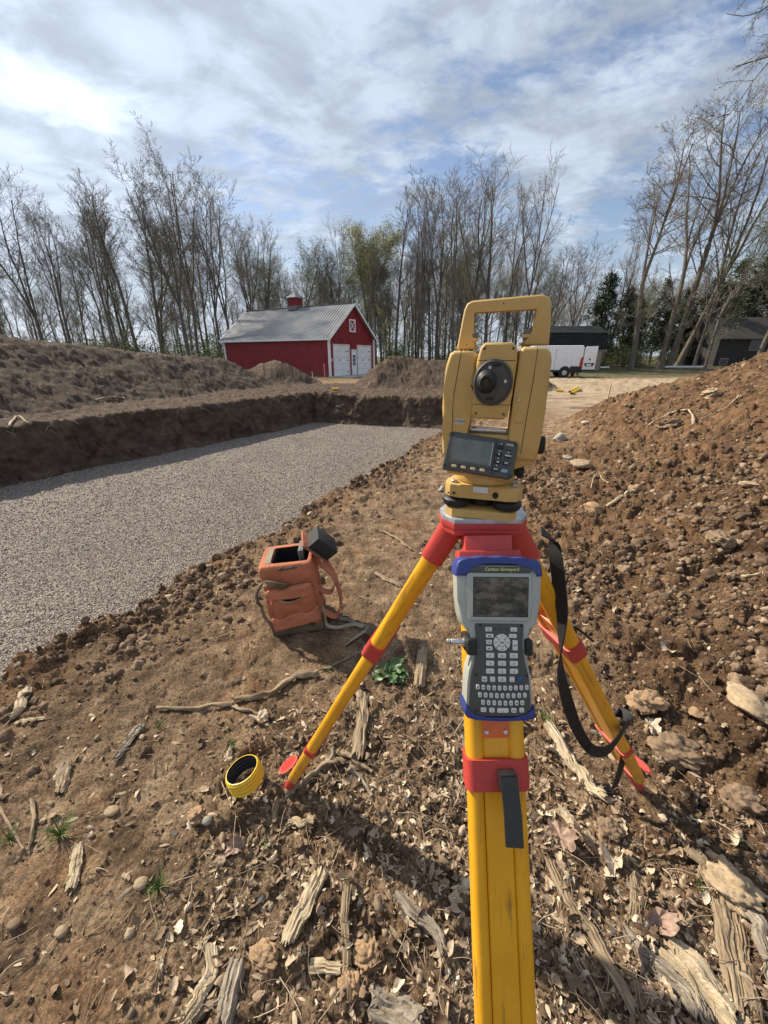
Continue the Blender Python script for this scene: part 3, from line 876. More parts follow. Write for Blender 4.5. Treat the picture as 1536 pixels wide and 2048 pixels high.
# ================================================================ INSTRUMENT, TRIPOD, DATA COLLECTOR
def plastic(name, col, rough=0.42, grime=0.5, bump=0.12):
    b = NB(name); c = b.coord()
    v = b.ramp(b.noise(c, 14, 5, 0.6), [(0.3, tuple(x * 0.92 for x in col)), (0.7, tuple(min(1, x * 1.06) for x in col))])
    g = b.ramp(b.noise(c, 9, 8, 0.7, 0.4), [(0.50, (0, 0, 0)), (0.70, (grime * 0.5,) * 3)])
    v = b.mix(g, v, tuple(x * 0.5 + 0.04 for x in col))
    sp_ = b.ramp(b.noise(c, 260, 2, 0.6), [(0.68, (0, 0, 0)), (0.76, (grime * 0.6,) * 3)])
    v = b.mix(sp_, v, (0.10, 0.065, 0.04))
    rg = b.mr(b.noise(c, 20, 6, 0.6), 0.3, 0.7, rough - 0.06, rough + 0.16)
    return b.done(v, rg, b.bump(b.noise(c, 900, 3), bump, 0.0006), spec=0.45)
MUST = plastic('mustard_plastic', (0.55, 0.355, 0.115), 0.45, 0.55)
PANEL = plastic('dark_grey_plastic', (0.068, 0.067, 0.058), 0.42, 0.35)
BLK = plain('black_rubber', (0.011, 0.011, 0.010), 0.55, var=0.2, scale=60)
GAP = plain('dark_gap', (0.02, 0.015, 0.01), 0.9)
STEEL = plain('worn_steel', (0.55, 0.55, 0.54), 0.3, 0.9, scale=80)
ALU = plain('cast_aluminium', (0.52, 0.53, 0.55), 0.38, 0.6, var=0.2, scale=40, grime=0.3)
TRED = plastic('red_plastic', (0.50, 0.055, 0.045), 0.42, 0.5)
TORG = plastic('orange_plastic', (0.72, 0.15, 0.035), 0.4, 0.5)
WHT = plain('white_print', (0.75, 0.75, 0.72), 0.5, scale=200)
CREAM = plastic('cream_key', (0.66, 0.53, 0.28), 0.4, 0.3)
LBLU = plastic('light_blue_key', (0.19, 0.36, 0.44), 0.4, 0.2)
SILV = plastic('silver_grey_plastic', (0.37, 0.385, 0.335), 0.38, 0.25)
KEYM = plastic('pale_grey_key', (0.62, 0.61, 0.55), 0.45, 0.2)
BLUE = plastic('blue_rubber', (0.030, 0.050, 0.21), 0.40, 0.9)
KBLU = plastic('blue_key', (0.02, 0.09, 0.22), 0.4, 0.2)
LIME = plain('lime_print', (0.62, 0.66, 0.16), 0.5)
KTXT = plain('key_print', (0.03, 0.03, 0.03), 0.6)
GLASS = plain('dark_glass', (0.004, 0.005, 0.006), 0.06, var=0.1, spec=0.8)
def make_lcd():
    b = NB('lcd_glass'); c = b.coord()
    col = b.ramp(b.noise(c, 45, 5, 0.6), [(0.35, (0.11, 0.125, 0.10)), (0.65, (0.16, 0.175, 0.14))])
    return b.done(col, 0.12, spec=0.6)
LCD = make_lcd()
def make_screen():
    b = NB('screen_glass'); c = b.coord()
    a = b.noise(b.mapping(c, (1, 3.5, 1)), 34, 7, 0.68)
    col = b.ramp(a, [(0.36, (0.022, 0.018, 0.012)), (0.5, (0.070, 0.058, 0.040)), (0.66, (0.19, 0.165, 0.12))])
    return b.done(col, 0.22, spec=0.25)
SCREEN = make_screen()

TS = Vector((0.199, 0.735, 0))
ts = thing('total_station', 'mustard yellow total station with carrying handle, eyepiece and key panel, mounted on the tripod', 'total station', (TS.x - 0.002, TS.y - 0.004, 1.312), (0, 0, R(-15)))
ts.scale = (0.855, 0.86, 0.985)
# local frame: x right, y away from viewer, z up; base plate underside at z=0
def prof_block(bm, outline, y0, y1, bev, mat=0, seg=3):
    """outline in (x,z), extruded along y, front (y0) and back rims rounded"""
    M = Matrix(((1, 0, 0, 0), (0, 0, -1, 0), (0, 1, 0, 0), (0, 0, 0, 1)))
    b_poly(bm, outline, -y1, -y0, bev, seg, mat, M, True)
# foot plate and levelling screws
bm = bmesh.new()
b_poly(bm, [(-0.078, -0.05), (-0.062, -0.066), (0.062, -0.066), (0.078, -0.05), (0.078, -0.03), (0.02, 0.078), (-0.02, 0.078), (-0.078, -0.03)], 0, 0.016, 0.002, 2, 0)
bm_obj('base_plate', bm, MUST, ts)
for a in (-145, -35, 90):
    bm = bmesh.new()
    cx, cy = 0.068 * math.cos(R(a)), 0.066 * math.sin(R(a))
    T = Matrix.Translation((cx, cy, 0.022))
    n = 40
    b_lathe(bm, [(0.012, -0.006), (0.0285, -0.002), (0.031, 0.003), (0.031, 0.010), (0.0265, 0.014), (0.010, 0.016), (0.009, 0.024)], 40, T)
    bm_obj('levelling_screw', bm, BLK, ts)
bm = bmesh.new(); b_cyl(bm, (0, 0, 0.016), (0, 0, 0.042), 0.034, n=32); bm_obj('spring_plate', bm, BLK, ts)
# tribrach body
bm = bmesh.new()
tri = [(-0.082, -0.048), (-0.070, -0.064), (-0.048, -0.070), (-0.018, -0.064), (0.03, -0.064), (0.052, -0.072), (0.074, -0.066), (0.084, -0.048), (0.080, -0.02), (0.035, 0.074), (0.015, 0.088), (-0.015, 0.088), (-0.035, 0.074), (-0.080, -0.02)]
b_poly(bm, tri, 0.040, 0.066, 0.003, 2, 0, I4, True)
bm_obj('tribrach', bm, MUST, ts)
bm = bmesh.new(); b_box(bm, (-0.004, -0.0655, 0.0585), (0.032, 0.004, 0.012), 0.0012); bm_obj('latch', bm, KEYM, ts)
for xx, rr in ((0.028, 0.0062), (-0.060, 0.0028), (-0.072, 0.0018)):
    bm = bmesh.new(); yy = -0.0655 if rr > 0.004 else -0.0712; b_cyl(bm, (xx, yy, 0.050), (xx, yy - 0.0015, 0.050), rr, n=20); bm_obj('screw_hole', bm, GAP, ts)
for xx in (-0.062, 0.066):
    bm = bmesh.new(); b_cyl(bm, (xx, -0.050, 0.066), (xx, -0.050, 0.0715), 0.0075, n=20, bev=0.001); bm_obj('clamp_screw', bm, STEEL, ts)
# round base
bm = bmesh.new()
b_lathe(bm, [(0.060, 0.066), (0.0655, 0.068), (0.068, 0.075), (0.068, 0.086), (0.0665, 0.090), (0.0665, 0.098), (0.060, 0.102)], 48)
bm_obj('round_base', bm, MUST, ts)
# lower housing and the two uprights
bm = bmesh.new()
prof_block(bm, [(-0.062, 0.098), (0.062, 0.098), (0.094, 0.108), (0.100, 0.116), (0.101, 0.160), (-0.090, 0.160), (-0.090, 0.118), (-0.085, 0.110)], -0.050, 0.062, 0.008)
bm_obj('lower_housing', bm, MUST, ts)
def upright(xs_out, xs_in, name_seams):
    bm = bmesh.new()
    prof_block(bm, xs_out, -0.056, 0.060, 0.009, seg=4)
    return bm_obj('upright', bm, MUST, ts)
Lp = [(-0.092, 0.12), (-0.042, 0.12), (-0.040, 0.225), (-0.036, 0.245), (-0.036, 0.293), (-0.044, 0.300), (-0.080, 0.301), (-0.089, 0.296), (-0.0955, 0.275), (-0.0975, 0.235), (-0.0985, 0.205), (-0.0955, 0.185), (-0.0955, 0.16)]
Rp = [(0.0405, 0.118), (0.1015, 0.116), (0.1035, 0.16), (0.1045, 0.21), (0.1025, 0.285), (0.099, 0.298), (0.090, 0.305), (0.050, 0.307), (0.0425, 0.300), (0.0415, 0.22)]
up1 = upright(Lp, None, None); up2 = upright(Rp, None, None)
for par, xs in ((up1, [(-0.0745, 0.135), (-0.0745, 0.185), (-0.076, 0.20), (-0.0755, 0.23), (-0.066, 0.302)]), (up2, [(0.069, 0.13), (0.071, 0.2), (0.074, 0.26), (0.074, 0.305)])):
    bm = bmesh.new(); b_tube(bm, [(x, -0.0562, z) for x, z in xs], 0.0006, 5); bm_obj('seam', bm, GAP, par)
bm = bmesh.new(); b_cyl(bm, (0.057, -0.0550, 0.193), (0.057, -0.0575, 0.193), 0.010, n=28, bev=0.0008)
bm_obj('round_cap', bm, MUST, up2)
bm = bmesh.new(); b_cyl(bm, (0.0515, -0.0555, 0.222), (0.0515, -0.0585, 0.222), 0.0030, n=16, bev=0.0006); bm_obj('screw', bm, STEEL, up2)
bm = bmesh.new(); b_box(bm, (-0.060, -0.0565, 0.1825), (0.021, 0.001, 0.0095)); b_text(bm, '573083', 0.0072, Matrix.Translation((-0.060, -0.0572, 0.1825)) @ Matrix.Rotation(R(90), 4, 'X'), 1, depth=0.0001)
bm_obj('number_sticker', bm, [plain('pale_sticker', (0.52, 0.50, 0.40), 0.5), KTXT], up1, smooth=False)
# side focus knobs
for zz_, x0, x1, rr, yy in ((0.140, 0.101, 0.117, 0.0155, -0.015), (0.088, 0.066, 0.080, 0.012, -0.02)):
    bm = bmesh.new()
    b_cyl(bm, (x0, yy, zz_), (x0 + 0.006, yy, zz_), rr * 0.6, n=20)
    n = 36; T = Matrix.Translation((x0 + 0.004, yy, zz_)) @ Matrix.Rotation(R(90), 4, 'Y')
    b_lathe(bm, [(rr * 0.9, 0), (rr, 0.002), (rr, 0.011), (rr * 0.85, 0.013)], n, T)
    for k in range(18):
        a = 2 * math.pi * k / 18
        b_box(bm, (x0 + 0.0105, yy + rr * math.cos(a), zz_ + rr * math.sin(a)), (0.010, 0.0014, 0.0014))
    bm_obj('side_knob', bm, BLK, ts)
# plate level (silver strip) in the throat between the uprights
bm = bmesh.new(); b_box(bm, (0.000, -0.030, 0.166), (0.074, 0.022, 0.006), 0.002); b_box(bm, (0.000, -0.034, 0.1695), (0.05, 0.009, 0.003), 0.001)
bm_obj('plate_level', bm, STEEL, ts)
bm = bmesh.new(); b_cyl(bm, (-0.038, -0.040, 0.166), (-0.038, -0.040, 0.172), 0.0032, n=14); bm_obj('level_screw', bm, STEEL, ts)
# telescope
tele = None
bm = bmesh.new()
M = Matrix(((1, 0, 0, 0), (0, 0, -1, 0), (0, 1, 0, 0), (0, 0, 0, 1)))
tout = [(-0.037, 0.196), (-0.030, 0.189), (0.027, 0.189), (0.034, 0.196), (0.038, 0.230), (0.040, 0.285), (0.037, 0.306), (0.028, 0.313), (-0.022, 0.313), (-0.030, 0.306), (-0.035, 0.285), (-0.0375, 0.235)]
b_poly(bm, tout, -0.050, 0.066, 0.007, 3, 0, M, True)
tele = bm_obj('telescope', bm, MUST, ts)
for z_ in (0.2145, 0.2855):
    bm = bmesh.new(); b_box(bm, (0.0015, -0.0661, z_), (0.072 if z_ < 0.25 else 0.070, 0.0006, 0.0009)); bm_obj('seam', bm, GAP, tele)
for (x_, z_) in ((-0.028, 0.199), (0.026, 0.199), (-0.022, 0.304), (0.030, 0.304)):
    bm = bmesh.new(); b_cyl(bm, (x_, -0.062, z_), (x_, -0.0667, z_), 0.0026, n=14); bm_obj('screw_recess', bm, plain('recess_brown', (0.16, 0.09, 0.03), 0.8), tele)
bm = bmesh.new()
Tf = Matrix.Translation((-0.001, -0.064, 0.2505)) @ Matrix.Rotation(R(90), 4, 'X')
b_lathe(bm, [(0.0355, -0.002), (0.0375, 0.002), (0.0375, 0.006), (0.0345, 0.0085)], 56, Tf)
fp = bm_obj('round_face_plate', bm, PANEL, tele)
bm = bmesh.new(); b_lathe(bm, [(0.0330, 0.0078), (0.0330, 0.0093), (0.0318, 0.0093), (0.0318, 0.0078)], 56, Tf, caps=False); bm_obj('ring_groove', bm, BLK, fp)
bm = bmesh.new()
Te = Matrix.Translation((-0.013, -0.070, 0.2525)) @ Matrix.Rotation(R(90), 4, 'X')
b_lathe(bm, [(0.019, 0.0), (0.019, 0.008), (0.0165, 0.011), (0.0165, 0.018), (0.0145, 0.020), (0.0140, 0.030), (0.0115, 0.034), (0.0085, 0.0345), (0.0080, 0.031), (0.0055, 0.030)], 40, Te)
bm_obj('eyepiece', bm, BLK, tele)
bm = bmesh.new(); b_cyl(bm, (-0.013, -0.0995, 0.2525), (-0.013, -0.1008, 0.2525), 0.0055, n=20); bm_obj('eyepiece_lens', bm, GLASS, tele)
for x_, z_ in ((0.022, 0.2530), (-0.009, 0.2745)):
    bm = bmesh.new(); b_cyl(bm, (x_, -0.0720, z_), (x_, -0.0738, z_), 0.0029, n=16, bev=0.0005); bm_obj('screw', bm, STEEL, fp)
for x0, z0, w_ in ((0.002, 0.2795, 0.016), (-0.004, 0.2245, 0.016)):
    bm = bmesh.new(); b_box(bm, (x0, -0.0735, z0), (w_, 0.004, 0.0045), 0.0018); bm_obj('index_tab', bm, BLK, fp)
# trunnion stubs joining telescope and uprights
bm = bmesh.new(); b_cyl(bm, (-0.045, 0, 0.25), (0.05, 0, 0.25), 0.022, n=24); bm_obj('trunnion_axle', bm, MUST, ts)
# handle
bm = bmesh.new()
hp = [(-0.080, 0.303), (-0.036, 0.303), (-0.036, 0.308), (-0.052, 0.316), (-0.0565, 0.362), (-0.050, 0.3675), (0.067, 0.3705), (0.073, 0.365), (0.070, 0.332), (0.064, 0.322), (0.048, 0.316), (0.040, 0.309), (0.098, 0.309), (0.0945, 0.350), (0.091, 0.375), (0.084, 0.383), (0.072, 0.386), (-0.056, 0.380), (-0.065, 0.376), (-0.070, 0.366)]
b_poly(bm, hp, -0.015, 0.015, 0.006, 3, 0, M, True)
handle = bm_obj('carrying_handle', bm, MUST, ts)
for x_, z_ in ((-0.046, 0.322), (0.0555, 0.3270)):
    bm = bmesh.new(); b_cyl(bm, (x_, -0.008, z_ - 0.006), (x_, -0.008, z_), 0.0085, 0.0085, n=20, bev=0.001); bm_obj('lock_knob_foot', bm, MUST, handle)
    bm = bmesh.new(); b_cyl(bm, (x_, -0.008, z_), (x_, -0.008, z_ + 0.008), 0.0082, n=20, bev=0.0015); bm_obj('handle_lock_knob', bm, plain('grey_knob', (0.13, 0.125, 0.11), 0.5), handle)
for x_, z_ in ((0.004, 0.374), (-0.060, 0.3105), (0.043, 0.3125)):
    bm = bmesh.new(); b_cyl(bm, (x_, -0.0150, z_), (x_, -0.0156, z_), 0.0011, n=10); bm_obj('screw_hole', bm, GAP, handle)
# key and display panel, leaning back, overhanging on the left
Pm = Matrix.Translation((-0.012, -0.066, 0.124)) @ Matrix.Rotation(R(4.5), 4, 'Y') @ Matrix.Rotation(R(66), 4, 'X') @ Matrix.Scale(1.08, 4)
def pan(name, build, mats, par, smooth=True):
    bm = bmesh.new(); build(bm); return bm_obj(name, bm, mats, par, smooth)
bm = bmesh.new(); b_poly(bm, rrect(-0.064, -0.035, 0.066, 0.034, 0.012), -0.024, -0.005, 0.004, 2, 0, Pm); bm_obj('panel_backing', bm, MUST, ts)
bm = bmesh.new(); b_poly(bm, [(-0.068, -0.030), (-0.066, -0.033), (0.060, -0.033), (0.066, -0.028), (0.067, 0.025), (0.062, 0.031), (-0.056, 0.034), (-0.064, 0.031)], -0.006, 0.006, 0.003, 3, 0, Pm)
panel = bm_obj('control_panel', bm, PANEL, ts)
pan('display_frame', lambda bm: b_poly(bm, rrect(-0.056, -0.0225, 0.0235, 0.0265, 0.003), 0.0055, 0.0078, 0.001, 2, 0, Pm), PANEL, panel)
lcd = pan('display', lambda bm: b_poly(bm, rrect(-0.0525, -0.0165, 0.0195, 0.0225, 0.001), 0.0070, 0.0083, 0, 1, 0, Pm), LCD, panel)
pan('display_edge', lambda bm: b_box(bm, (0.0208, 0.003, 0.0082), (0.0012, 0.040, 0.0014), M=Pm), STEEL, panel)
pan('panel_divider', lambda bm: b_box(bm, (0.0265, 0, 0.0062), (0.0012, 0.060, 0.0008), M=Pm), BLK, panel)
LCDT = plain('lcd_text', (0.050, 0.060, 0.050), 0.3)
pan('display_marks', lambda bm: [b_box(bm, (-0.0445 + k * 0.0185, -0.0150, 0.0086), (0.010, 0.0006, 0.0003), M=Pm) for k in range(4)], LCDT, lcd)
for k in range(4):
    pan('function_key', lambda bm: b_poly(bm, rrect(-0.0505 + k * 0.0180, -0.0278, -0.0405 + k * 0.0180, -0.0232, 0.0022), 0.0058, 0.0095, 0.0012, 2, 0, Pm), CREAM, panel)
keys = [(0.035, 0.0175, BLK, ''), (0.052, 0.0175, PANEL, ''), (0.0345, 0.0050, BLK, 'K'), (0.0515, 0.0045, BLK, 'MENU'), (0.0340, -0.0075, BLK, '\u25b2'), (0.0505, -0.0080, BLK, 'ESC'), (0.0330, -0.0205, BLK, 'ENT'), (0.0490, -0.0210, LBLU, '')]
for kx, ky, m_, tx in keys:
    def bk(bm):
        b_poly(bm, rrect(kx - 0.0062, ky - 0.0030, kx + 0.0062, ky + 0.0030, 0.0029), 0.0058, 0.0090, 0.0010, 2, 0, Pm)
        if tx == '\u25b2': b_poly(bm, [(kx - 0.003, ky - 0.0012), (kx + 0.003, ky - 0.0012), (kx + 0.002, ky + 0.0016)], 0.009, 0.0093, mat=1, M=Pm)
        elif tx: b_text(bm, tx, 0.0042, Pm @ Matrix.Translation((kx, ky, 0.0092)), 1, depth=0.0001, bold=0.0001)
    pan('panel_key', bk, [m_, WHT], panel)
pan('panel_print', lambda bm: (b_text(bm, 'POWER', 0.0040, Pm @ Matrix.Translation((0.052, 0.0235, 0.0063)), 0, depth=0.0001, bold=0.0001),
    [b_poly(bm, [(x_ + a * s_, y_ + b_ * s_) for a, b_ in q_], 0.0060, 0.0064, mat=0, M=Pm) for x_, y_, s_, q_ in (
        (0.0345, 0.0112, 0.0016, ((-1, 0), (1, -0.7), (1, 0.7))), (0.0515, 0.0108, 0.0016, ((1, 0), (-1, 0.7), (-1, -0.7))),
        (0.034, -0.0010, 0.0016, ((-0.7, -1), (0.7, -1), (0, 1))), (0.0335, -0.0140, 0.0016, ((-0.7, 1), (0, -1), (0.7, 1))),
        (0.0355, 0.0235, 0.0013, ((-1, 0), (0, -1), (1, 0), (0, 1))))]), WHT, panel, False)
for x_, y_ in ((-0.063, -0.027), (-0.059, 0.0285), (0.060, 0.0255), (0.0605, -0.0275)):
    pan('panel_screw', lambda bm: b_cyl(bm, (x_, y_, 0.0060), (x_, y_, 0.0071), 0.0023, n=14, M=Pm), BLK, panel)

# ---------------------------------------------------------------- tripod
YEL = None
def make_yel():
    b = NB('yellow_fibreglass'); c = b.coord('Generated'); o = b.coord()
    v = b.ramp(b.noise(o, 10, 4), [(0.3, (0.70, 0.315, 0.012)), (0.7, (0.80, 0.40, 0.02))])
    st = b.noise(b.mapping(b.attr('along', 'Vector'), (60, 60, 5)), 1.0, 8, 0.72, 0.5)
    s = b.ramp(st, [(0.56, (0, 0, 0)), (0.68, (0.8, 0.8, 0.8))])
    v = b.mix(s, v, (0.20, 0.10, 0.03))
    sc_ = b.ramp(b.noise(o, 300, 3, 0.6), [(0.62, (0, 0, 0)), (0.74, (0.35, 0.35, 0.35))])
    v = b.mix(sc_, v, (0.42, 0.25, 0.07))
    zc = b.n('ShaderNodeSeparateXYZ'); b.l(o, zc.inputs[0])
    mud = b.math('MULTIPLY', b.mr(zc.outputs[2], 0.55, 0.02), b.ramp(b.noise(o, 26, 7, 0.7, 0.3), [(0.42, (0, 0, 0)), (0.60, (0.85, 0.85, 0.85))]))
    v = b.mix(mud, v, (0.24, 0.15, 0.08))
    return b.done(v, 0.36, b.bump(st, 0.08, 0.001), spec=0.45)
YEL = make_yel()
trip = thing('survey_tripod', 'yellow survey tripod with red clamps standing on dirt, carrying the mustard yellow instrument', 'tripod', (TS.x, TS.y, 0))
T0 = Vector((TS.x, TS.y, 0))
def local(v): return Vector(v) - T0
bm = bmesh.new()
hd = [(-0.084, -0.034), (-0.064, -0.060), (0.064, -0.060), (0.084, -0.034), (0.084, 0.0), (0.032, 0.09), (-0.032, 0.09), (-0.084, 0.0)]
b_poly(bm, hd, 1.302, 1.311, 0.002, 2, 0)
top_plate = bm_obj('head_top', bm, ALU, trip)
bm = bmesh.new()
hd2 = [(x * 1.01, y * 1.01) for x, y in hd]
b_poly(bm, hd2, 1.2885, 1.3015, 0.002, 2, 0, I4, True)
b_poly(bm, [(x * 0.985, y * 0.985) for x, y in hd], 1.2765, 1.2880, 0.002, 2, 0, I4, True)
# centre hub with the leg lugs
b_cyl(bm, (0, 0, 1.250), (0, 0, 1.278), 0.048, n=24)
bm_obj('head', bm, TRED, trip)
bm = bmesh.new(); b_cyl(bm, (0, 0, 1.19), (0, 0, 1.245), 0.018, n=24, bev=0.002); bm_obj('centre_bolt', bm, BLK, trip)

def mk_obj_along(name, bm, mat, T, d, w, par):
    """writes an 'along' vector attribute so streaks run down the leg"""
    me = bpy.data.meshes.new(name)
    bmesh.ops.recalc_face_normals(bm, faces=bm.faces[:])
    for f in bm.faces: f.smooth = True
    for e in bm.edges:
        if len(e.link_faces) == 2 and e.calc_face_angle(0) > R(38): e.smooth = False
    bm.to_mesh(me); bm.free(); me.materials.append(mat)
    a = me.attributes.new('along', 'FLOAT_VECTOR', 'POINT')
    n = d.cross(w)
    buf = []
    for v in me.vertices:
        p = v.co - T; buf += [p.dot(w), p.dot(n), p.dot(d)]
    a.data.foreach_set('vector', buf)
    return mobj(name, me, par)
def oval(wx, wn_, n=14, p=2.6):
    return [(wx * math.copysign(abs(math.cos(t)) ** (2 / p), math.cos(t)), wn_ * math.copysign(abs(math.sin(t)) ** (2 / p), math.sin(t))) for t in [2 * math.pi * k / n for k in range(n)]]
def leg(T, F, wdir, W, hinge_w, lever=True, near=False):
    T = Vector(T); F = Vector(F); d = (F - T); L = d.length; d.normalize()
    w = Vector(wdir); w = (w - d * w.dot(d)).normalized(); n = d.cross(w).normalized()
    if n.z < 0 and not near: pass
    outw = Vector((F.x - TS.x + 0 * T0.x, F.y, 0)); outw = Vector((F.x, F.y, 0))
    if n.dot(Vector((F.x, F.y, 0)).normalized()) < 0: n = -n
    def fr(t, a=0, b=0): return T + d * (L * t) + w * a + n * b
    def MM(t): 
        m = Matrix((w, n, d)).transposed().to_4x4(); m.translation = fr(t); return m
    def prism(bm, outline, t0, t1, a=0, b=0, mat=0, bev=0, o2=None):
        M0 = MM(0)
        pts = [(x + a, y + b) for x, y in outline]
        lo = [bm.verts.new(M0 @ Vector((x, y, t0 * L))) for x, y in pts]
        pts2 = pts if o2 is None else [(x + a, y + b) for x, y in o2]
        hi = [bm.verts.new(M0 @ Vector((x, y, t1 * L))) for x, y in pts2]
        k = len(pts)
        bm.faces.new(lo[::-1]); bm.faces.new(hi)
        for i in range(k): bm.faces.new((lo[i], lo[(i + 1) % k], hi[(i + 1) % k], hi[i]))
    lg = bpy.data.objects.new('leg', None); link(lg); lg.parent = trip; lg.empty_display_size = 0.05
    ov = oval(0.0165, 0.021)
    # upper rails
    for s in (-1, 1):
        bm = bmesh.new(); prism(bm, ov, 0.05, 0.310, a=s * (W / 2 - 0.0165)); mk_obj_along('upper_rail', bm, YEL, T, d, w, lg)
    # lower sliding section: board between two rounded edges
    for s in (-1, 1):
        bm = bmesh.new(); prism(bm, oval(0.0150, 0.0185), 0.262, 0.862, a=s * (W / 2 - 0.0155)); mk_obj_along('lower_rail', bm, YEL, T, d, w, lg)
    bm = bmesh.new(); hw = W / 2 - 0.0295
    prism(bm, rrect(-hw, -0.0145, hw, 0.0145, 0.002, 1), 0.228, 0.857); mk_obj_along('lower_board', bm, YEL, T, d, w, lg)
    # orange cap with two screws
    M0 = MM(0)
    bm = bmesh.new(); b_box(bm, (0, 0, 0.240 * L), (2 * hw + 0.004, 0.034, 0.036), 0.0015, M=M0); cap = bm_obj('cap', bm, TORG, lg)
    for s in (-1, 1):
        bm = bmesh.new(); b_cyl(bm, (s * hw * 0.72, 0.0165, 0.245 * L), (s * hw * 0.72, 0.0195, 0.245 * L), 0.0042, n=16, M=M0, bev=0.0008); bm_obj('screw', bm, STEEL, cap)
    # red clamp round everything
    tc_ = 0.296
    bm = bmesh.new()
    o = rrect(-W / 2 - 0.0035, -0.025, W / 2 + 0.0035, 0.025, 0.012, 4)
    for a_, b_ in ((tc_ - 0.019, tc_ + 0.019),): prism(bm, o, a_, b_)
    bmesh.ops.bevel(bm, geom=[e for e in bm.edges if e.calc_face_angle(0) > 1.2], offset=0.002, segments=2, affect='EDGES')
    clamp = bm_obj('clamp', bm, TRED, lg)
    for dz in (-0.010, 0.010):
        bm = bmesh.new(); b_box(bm, (0, 0.0248, (tc_ + dz) * L), (W * 0.75, 0.0022, 0.003), 0.0008, M=M0); bm_obj('clamp_rib', bm, TRED, clamp)
    bm = bmesh.new()
    b_box(bm, (0.012, 0.034, (tc_ + 0.002) * L), (0.030, 0.020, 0.030), 0.002, M=M0)
    # lever arm hanging outwards and down
    pts = [(0.012 + 0.0, 0.043, (tc_ - 0.006) * L), (0.011, 0.060, (tc_ + 0.03) * L), (0.008, 0.072, (tc_ + 0.060) * L)]
    P = [M0 @ Vector(p) for p in pts]
    b_ribbon(bm, P, [w] * 3, 0.029, 0.006)
    bm_obj('clamp_lever', bm, BLK, clamp)
    # second, thin band low down
    bm = bmesh.new(); prism(bm, rrect(-W / 2 - 0.003, -0.0215, W / 2 + 0.003, 0.0215, 0.010, 3), 0.692, 0.708)
    bm_obj('band', bm, TRED, lg)
    # foot: red shoe, steel point, ribbed step plate
    bm = bmesh.new(); prism(bm, oval(W / 2 + 0.001, 0.0205), 0.850, 0.915, o2=oval(0.026, 0.019)); prism(bm, oval(0.026, 0.019), 0.915, 0.966, o2=oval(0.020, 0.017)); prism(bm, oval(0.020, 0.017), 0.965, 1.01, o2=oval(0.008, 0.008))
    foot = bm_obj('foot', bm, TRED, lg)
    bm = bmesh.new()
    Mp = MM(0.89) @ Matrix.Translation((0, 0.044, -0.004)) @ Matrix.Rotation(R(62), 4, 'X')
    b_lathe(bm, [(0.038, -0.002), (0.040, 0), (0.038, 0.002)], 32, Mp)
    for k in range(-3, 4):
        hh_ = math.sqrt(max(0, 0.032 ** 2 - (k * 0.009) ** 2)); b_box(bm, (0, k * 0.009, 0.003), (2 * hh_, 0.003, 0.003), M=Mp)
        b_box(bm, (0, k * 0.009, -0.003), (2 * hh_, 0.003, 0.003), M=Mp)
    bm_obj('step_plate', bm, plastic('bright_red_plastic', (0.70, 0.09, 0.07), 0.45, 0.4), foot)
    # hinge
    bm = bmesh.new()
    if near:
        b_box(bm, (0, 0.004, 0.008 * L + 0.006), (0.090, 0.034, 0.062), 0.003, M=M0)
        b_box(bm, (0, 0.006, 0.032 * L + 0.006), (W + 0.010, 0.044, 0.072), 0.004, M=M0)
    else:
        for s in (-1, 1): prism(bm, oval(0.0205, 0.026), -0.012, 0.056, a=s * (W / 2 - 0.0165))
        b_box(bm, (0, 0, 0.005), (0.075, 0.034, 0.050), 0.003, M=M0)
    bm_obj('hinge', bm, TRED, lg)
    return T, F, d, w, n, L
def loc_on(px, py): return local(tp(px, py))
FL = local(tp(573, 1577)); FR = local(tp(1281, 1577)); FN = Vector((0.022, -0.71, hz(0.235, 0.025)))
TL = Vector((-0.046, 0.030, 1.262)); TR = Vector((0.060, 0.030, 1.262)); TN = Vector((0.0, -0.060, 1.262))
def tang(F): return Vector((-F.y, F.x, 0)).normalized()
legL = leg(TL, FL + Vector((0, 0, -0.01)), tang(FL), 0.118, 0.1)
legR = leg(TR, FR + Vector((0, 0, -0.01)), tang(FR), 0.118, 0.1)
legN = leg(TN, FN, Vector((1, 0, 0)), 0.107, 0.1, near=True)

# carrying strap hanging from the head, looped round the right leg
STRAP = plain('black_webbing', (0.010, 0.010, 0.011), 0.7, var=0.3, scale=200, bump=0.3)
def strap_pts(lst):
    return [at(x, y, dd) - T0 for x, y, dd in lst]
s1 = smooth_path(strap_pts([(1082, 1062, 0.86), (1104, 1080, 0.865), (1112, 1120, 0.86), (1118, 1170, 0.87), (1124, 1225, 0.88), (1121, 1290, 0.90), (1122, 1350, 0.92), (1140, 1420, 0.96), (1158, 1465, 1.0), (1184, 1500, 1.03), (1215, 1500, 1.07), (1240, 1470, 1.13), (1255, 1445, 1.20)]), 5)
n_ = len(s1)
sides = []; ws = []
for i, p in enumerate(s1):
    t = i / (n_ - 1)
    a = 0.5 + 1.4 * math.sin(t * 7.0)
    base = Vector((0.75, 0.55, 0.1))
    q = Quaternion((0.2, 0.1, 1), a if t < 0.75 else 1.5)
    sides.append(q @ base if t < 0.72 else Vector((0.30, 0.5, 1.0)))
bm = bmesh.new(); b_ribbon(bm, s1, sides, 0.029, 0.003)
strap = bm_obj('carry_strap', bm, STRAP, trip)
bm = bmesh.new()
s2 = smooth_path(strap_pts([(1255, 1445, 1.20), (1262, 1440, 1.30), (1240, 1425, 1.36), (1222, 1440, 1.33), (1230, 1470, 1.26), (1250, 1480, 1.24), (1243, 1530, 1.33), (1228, 1576, 1.42)]), 5)
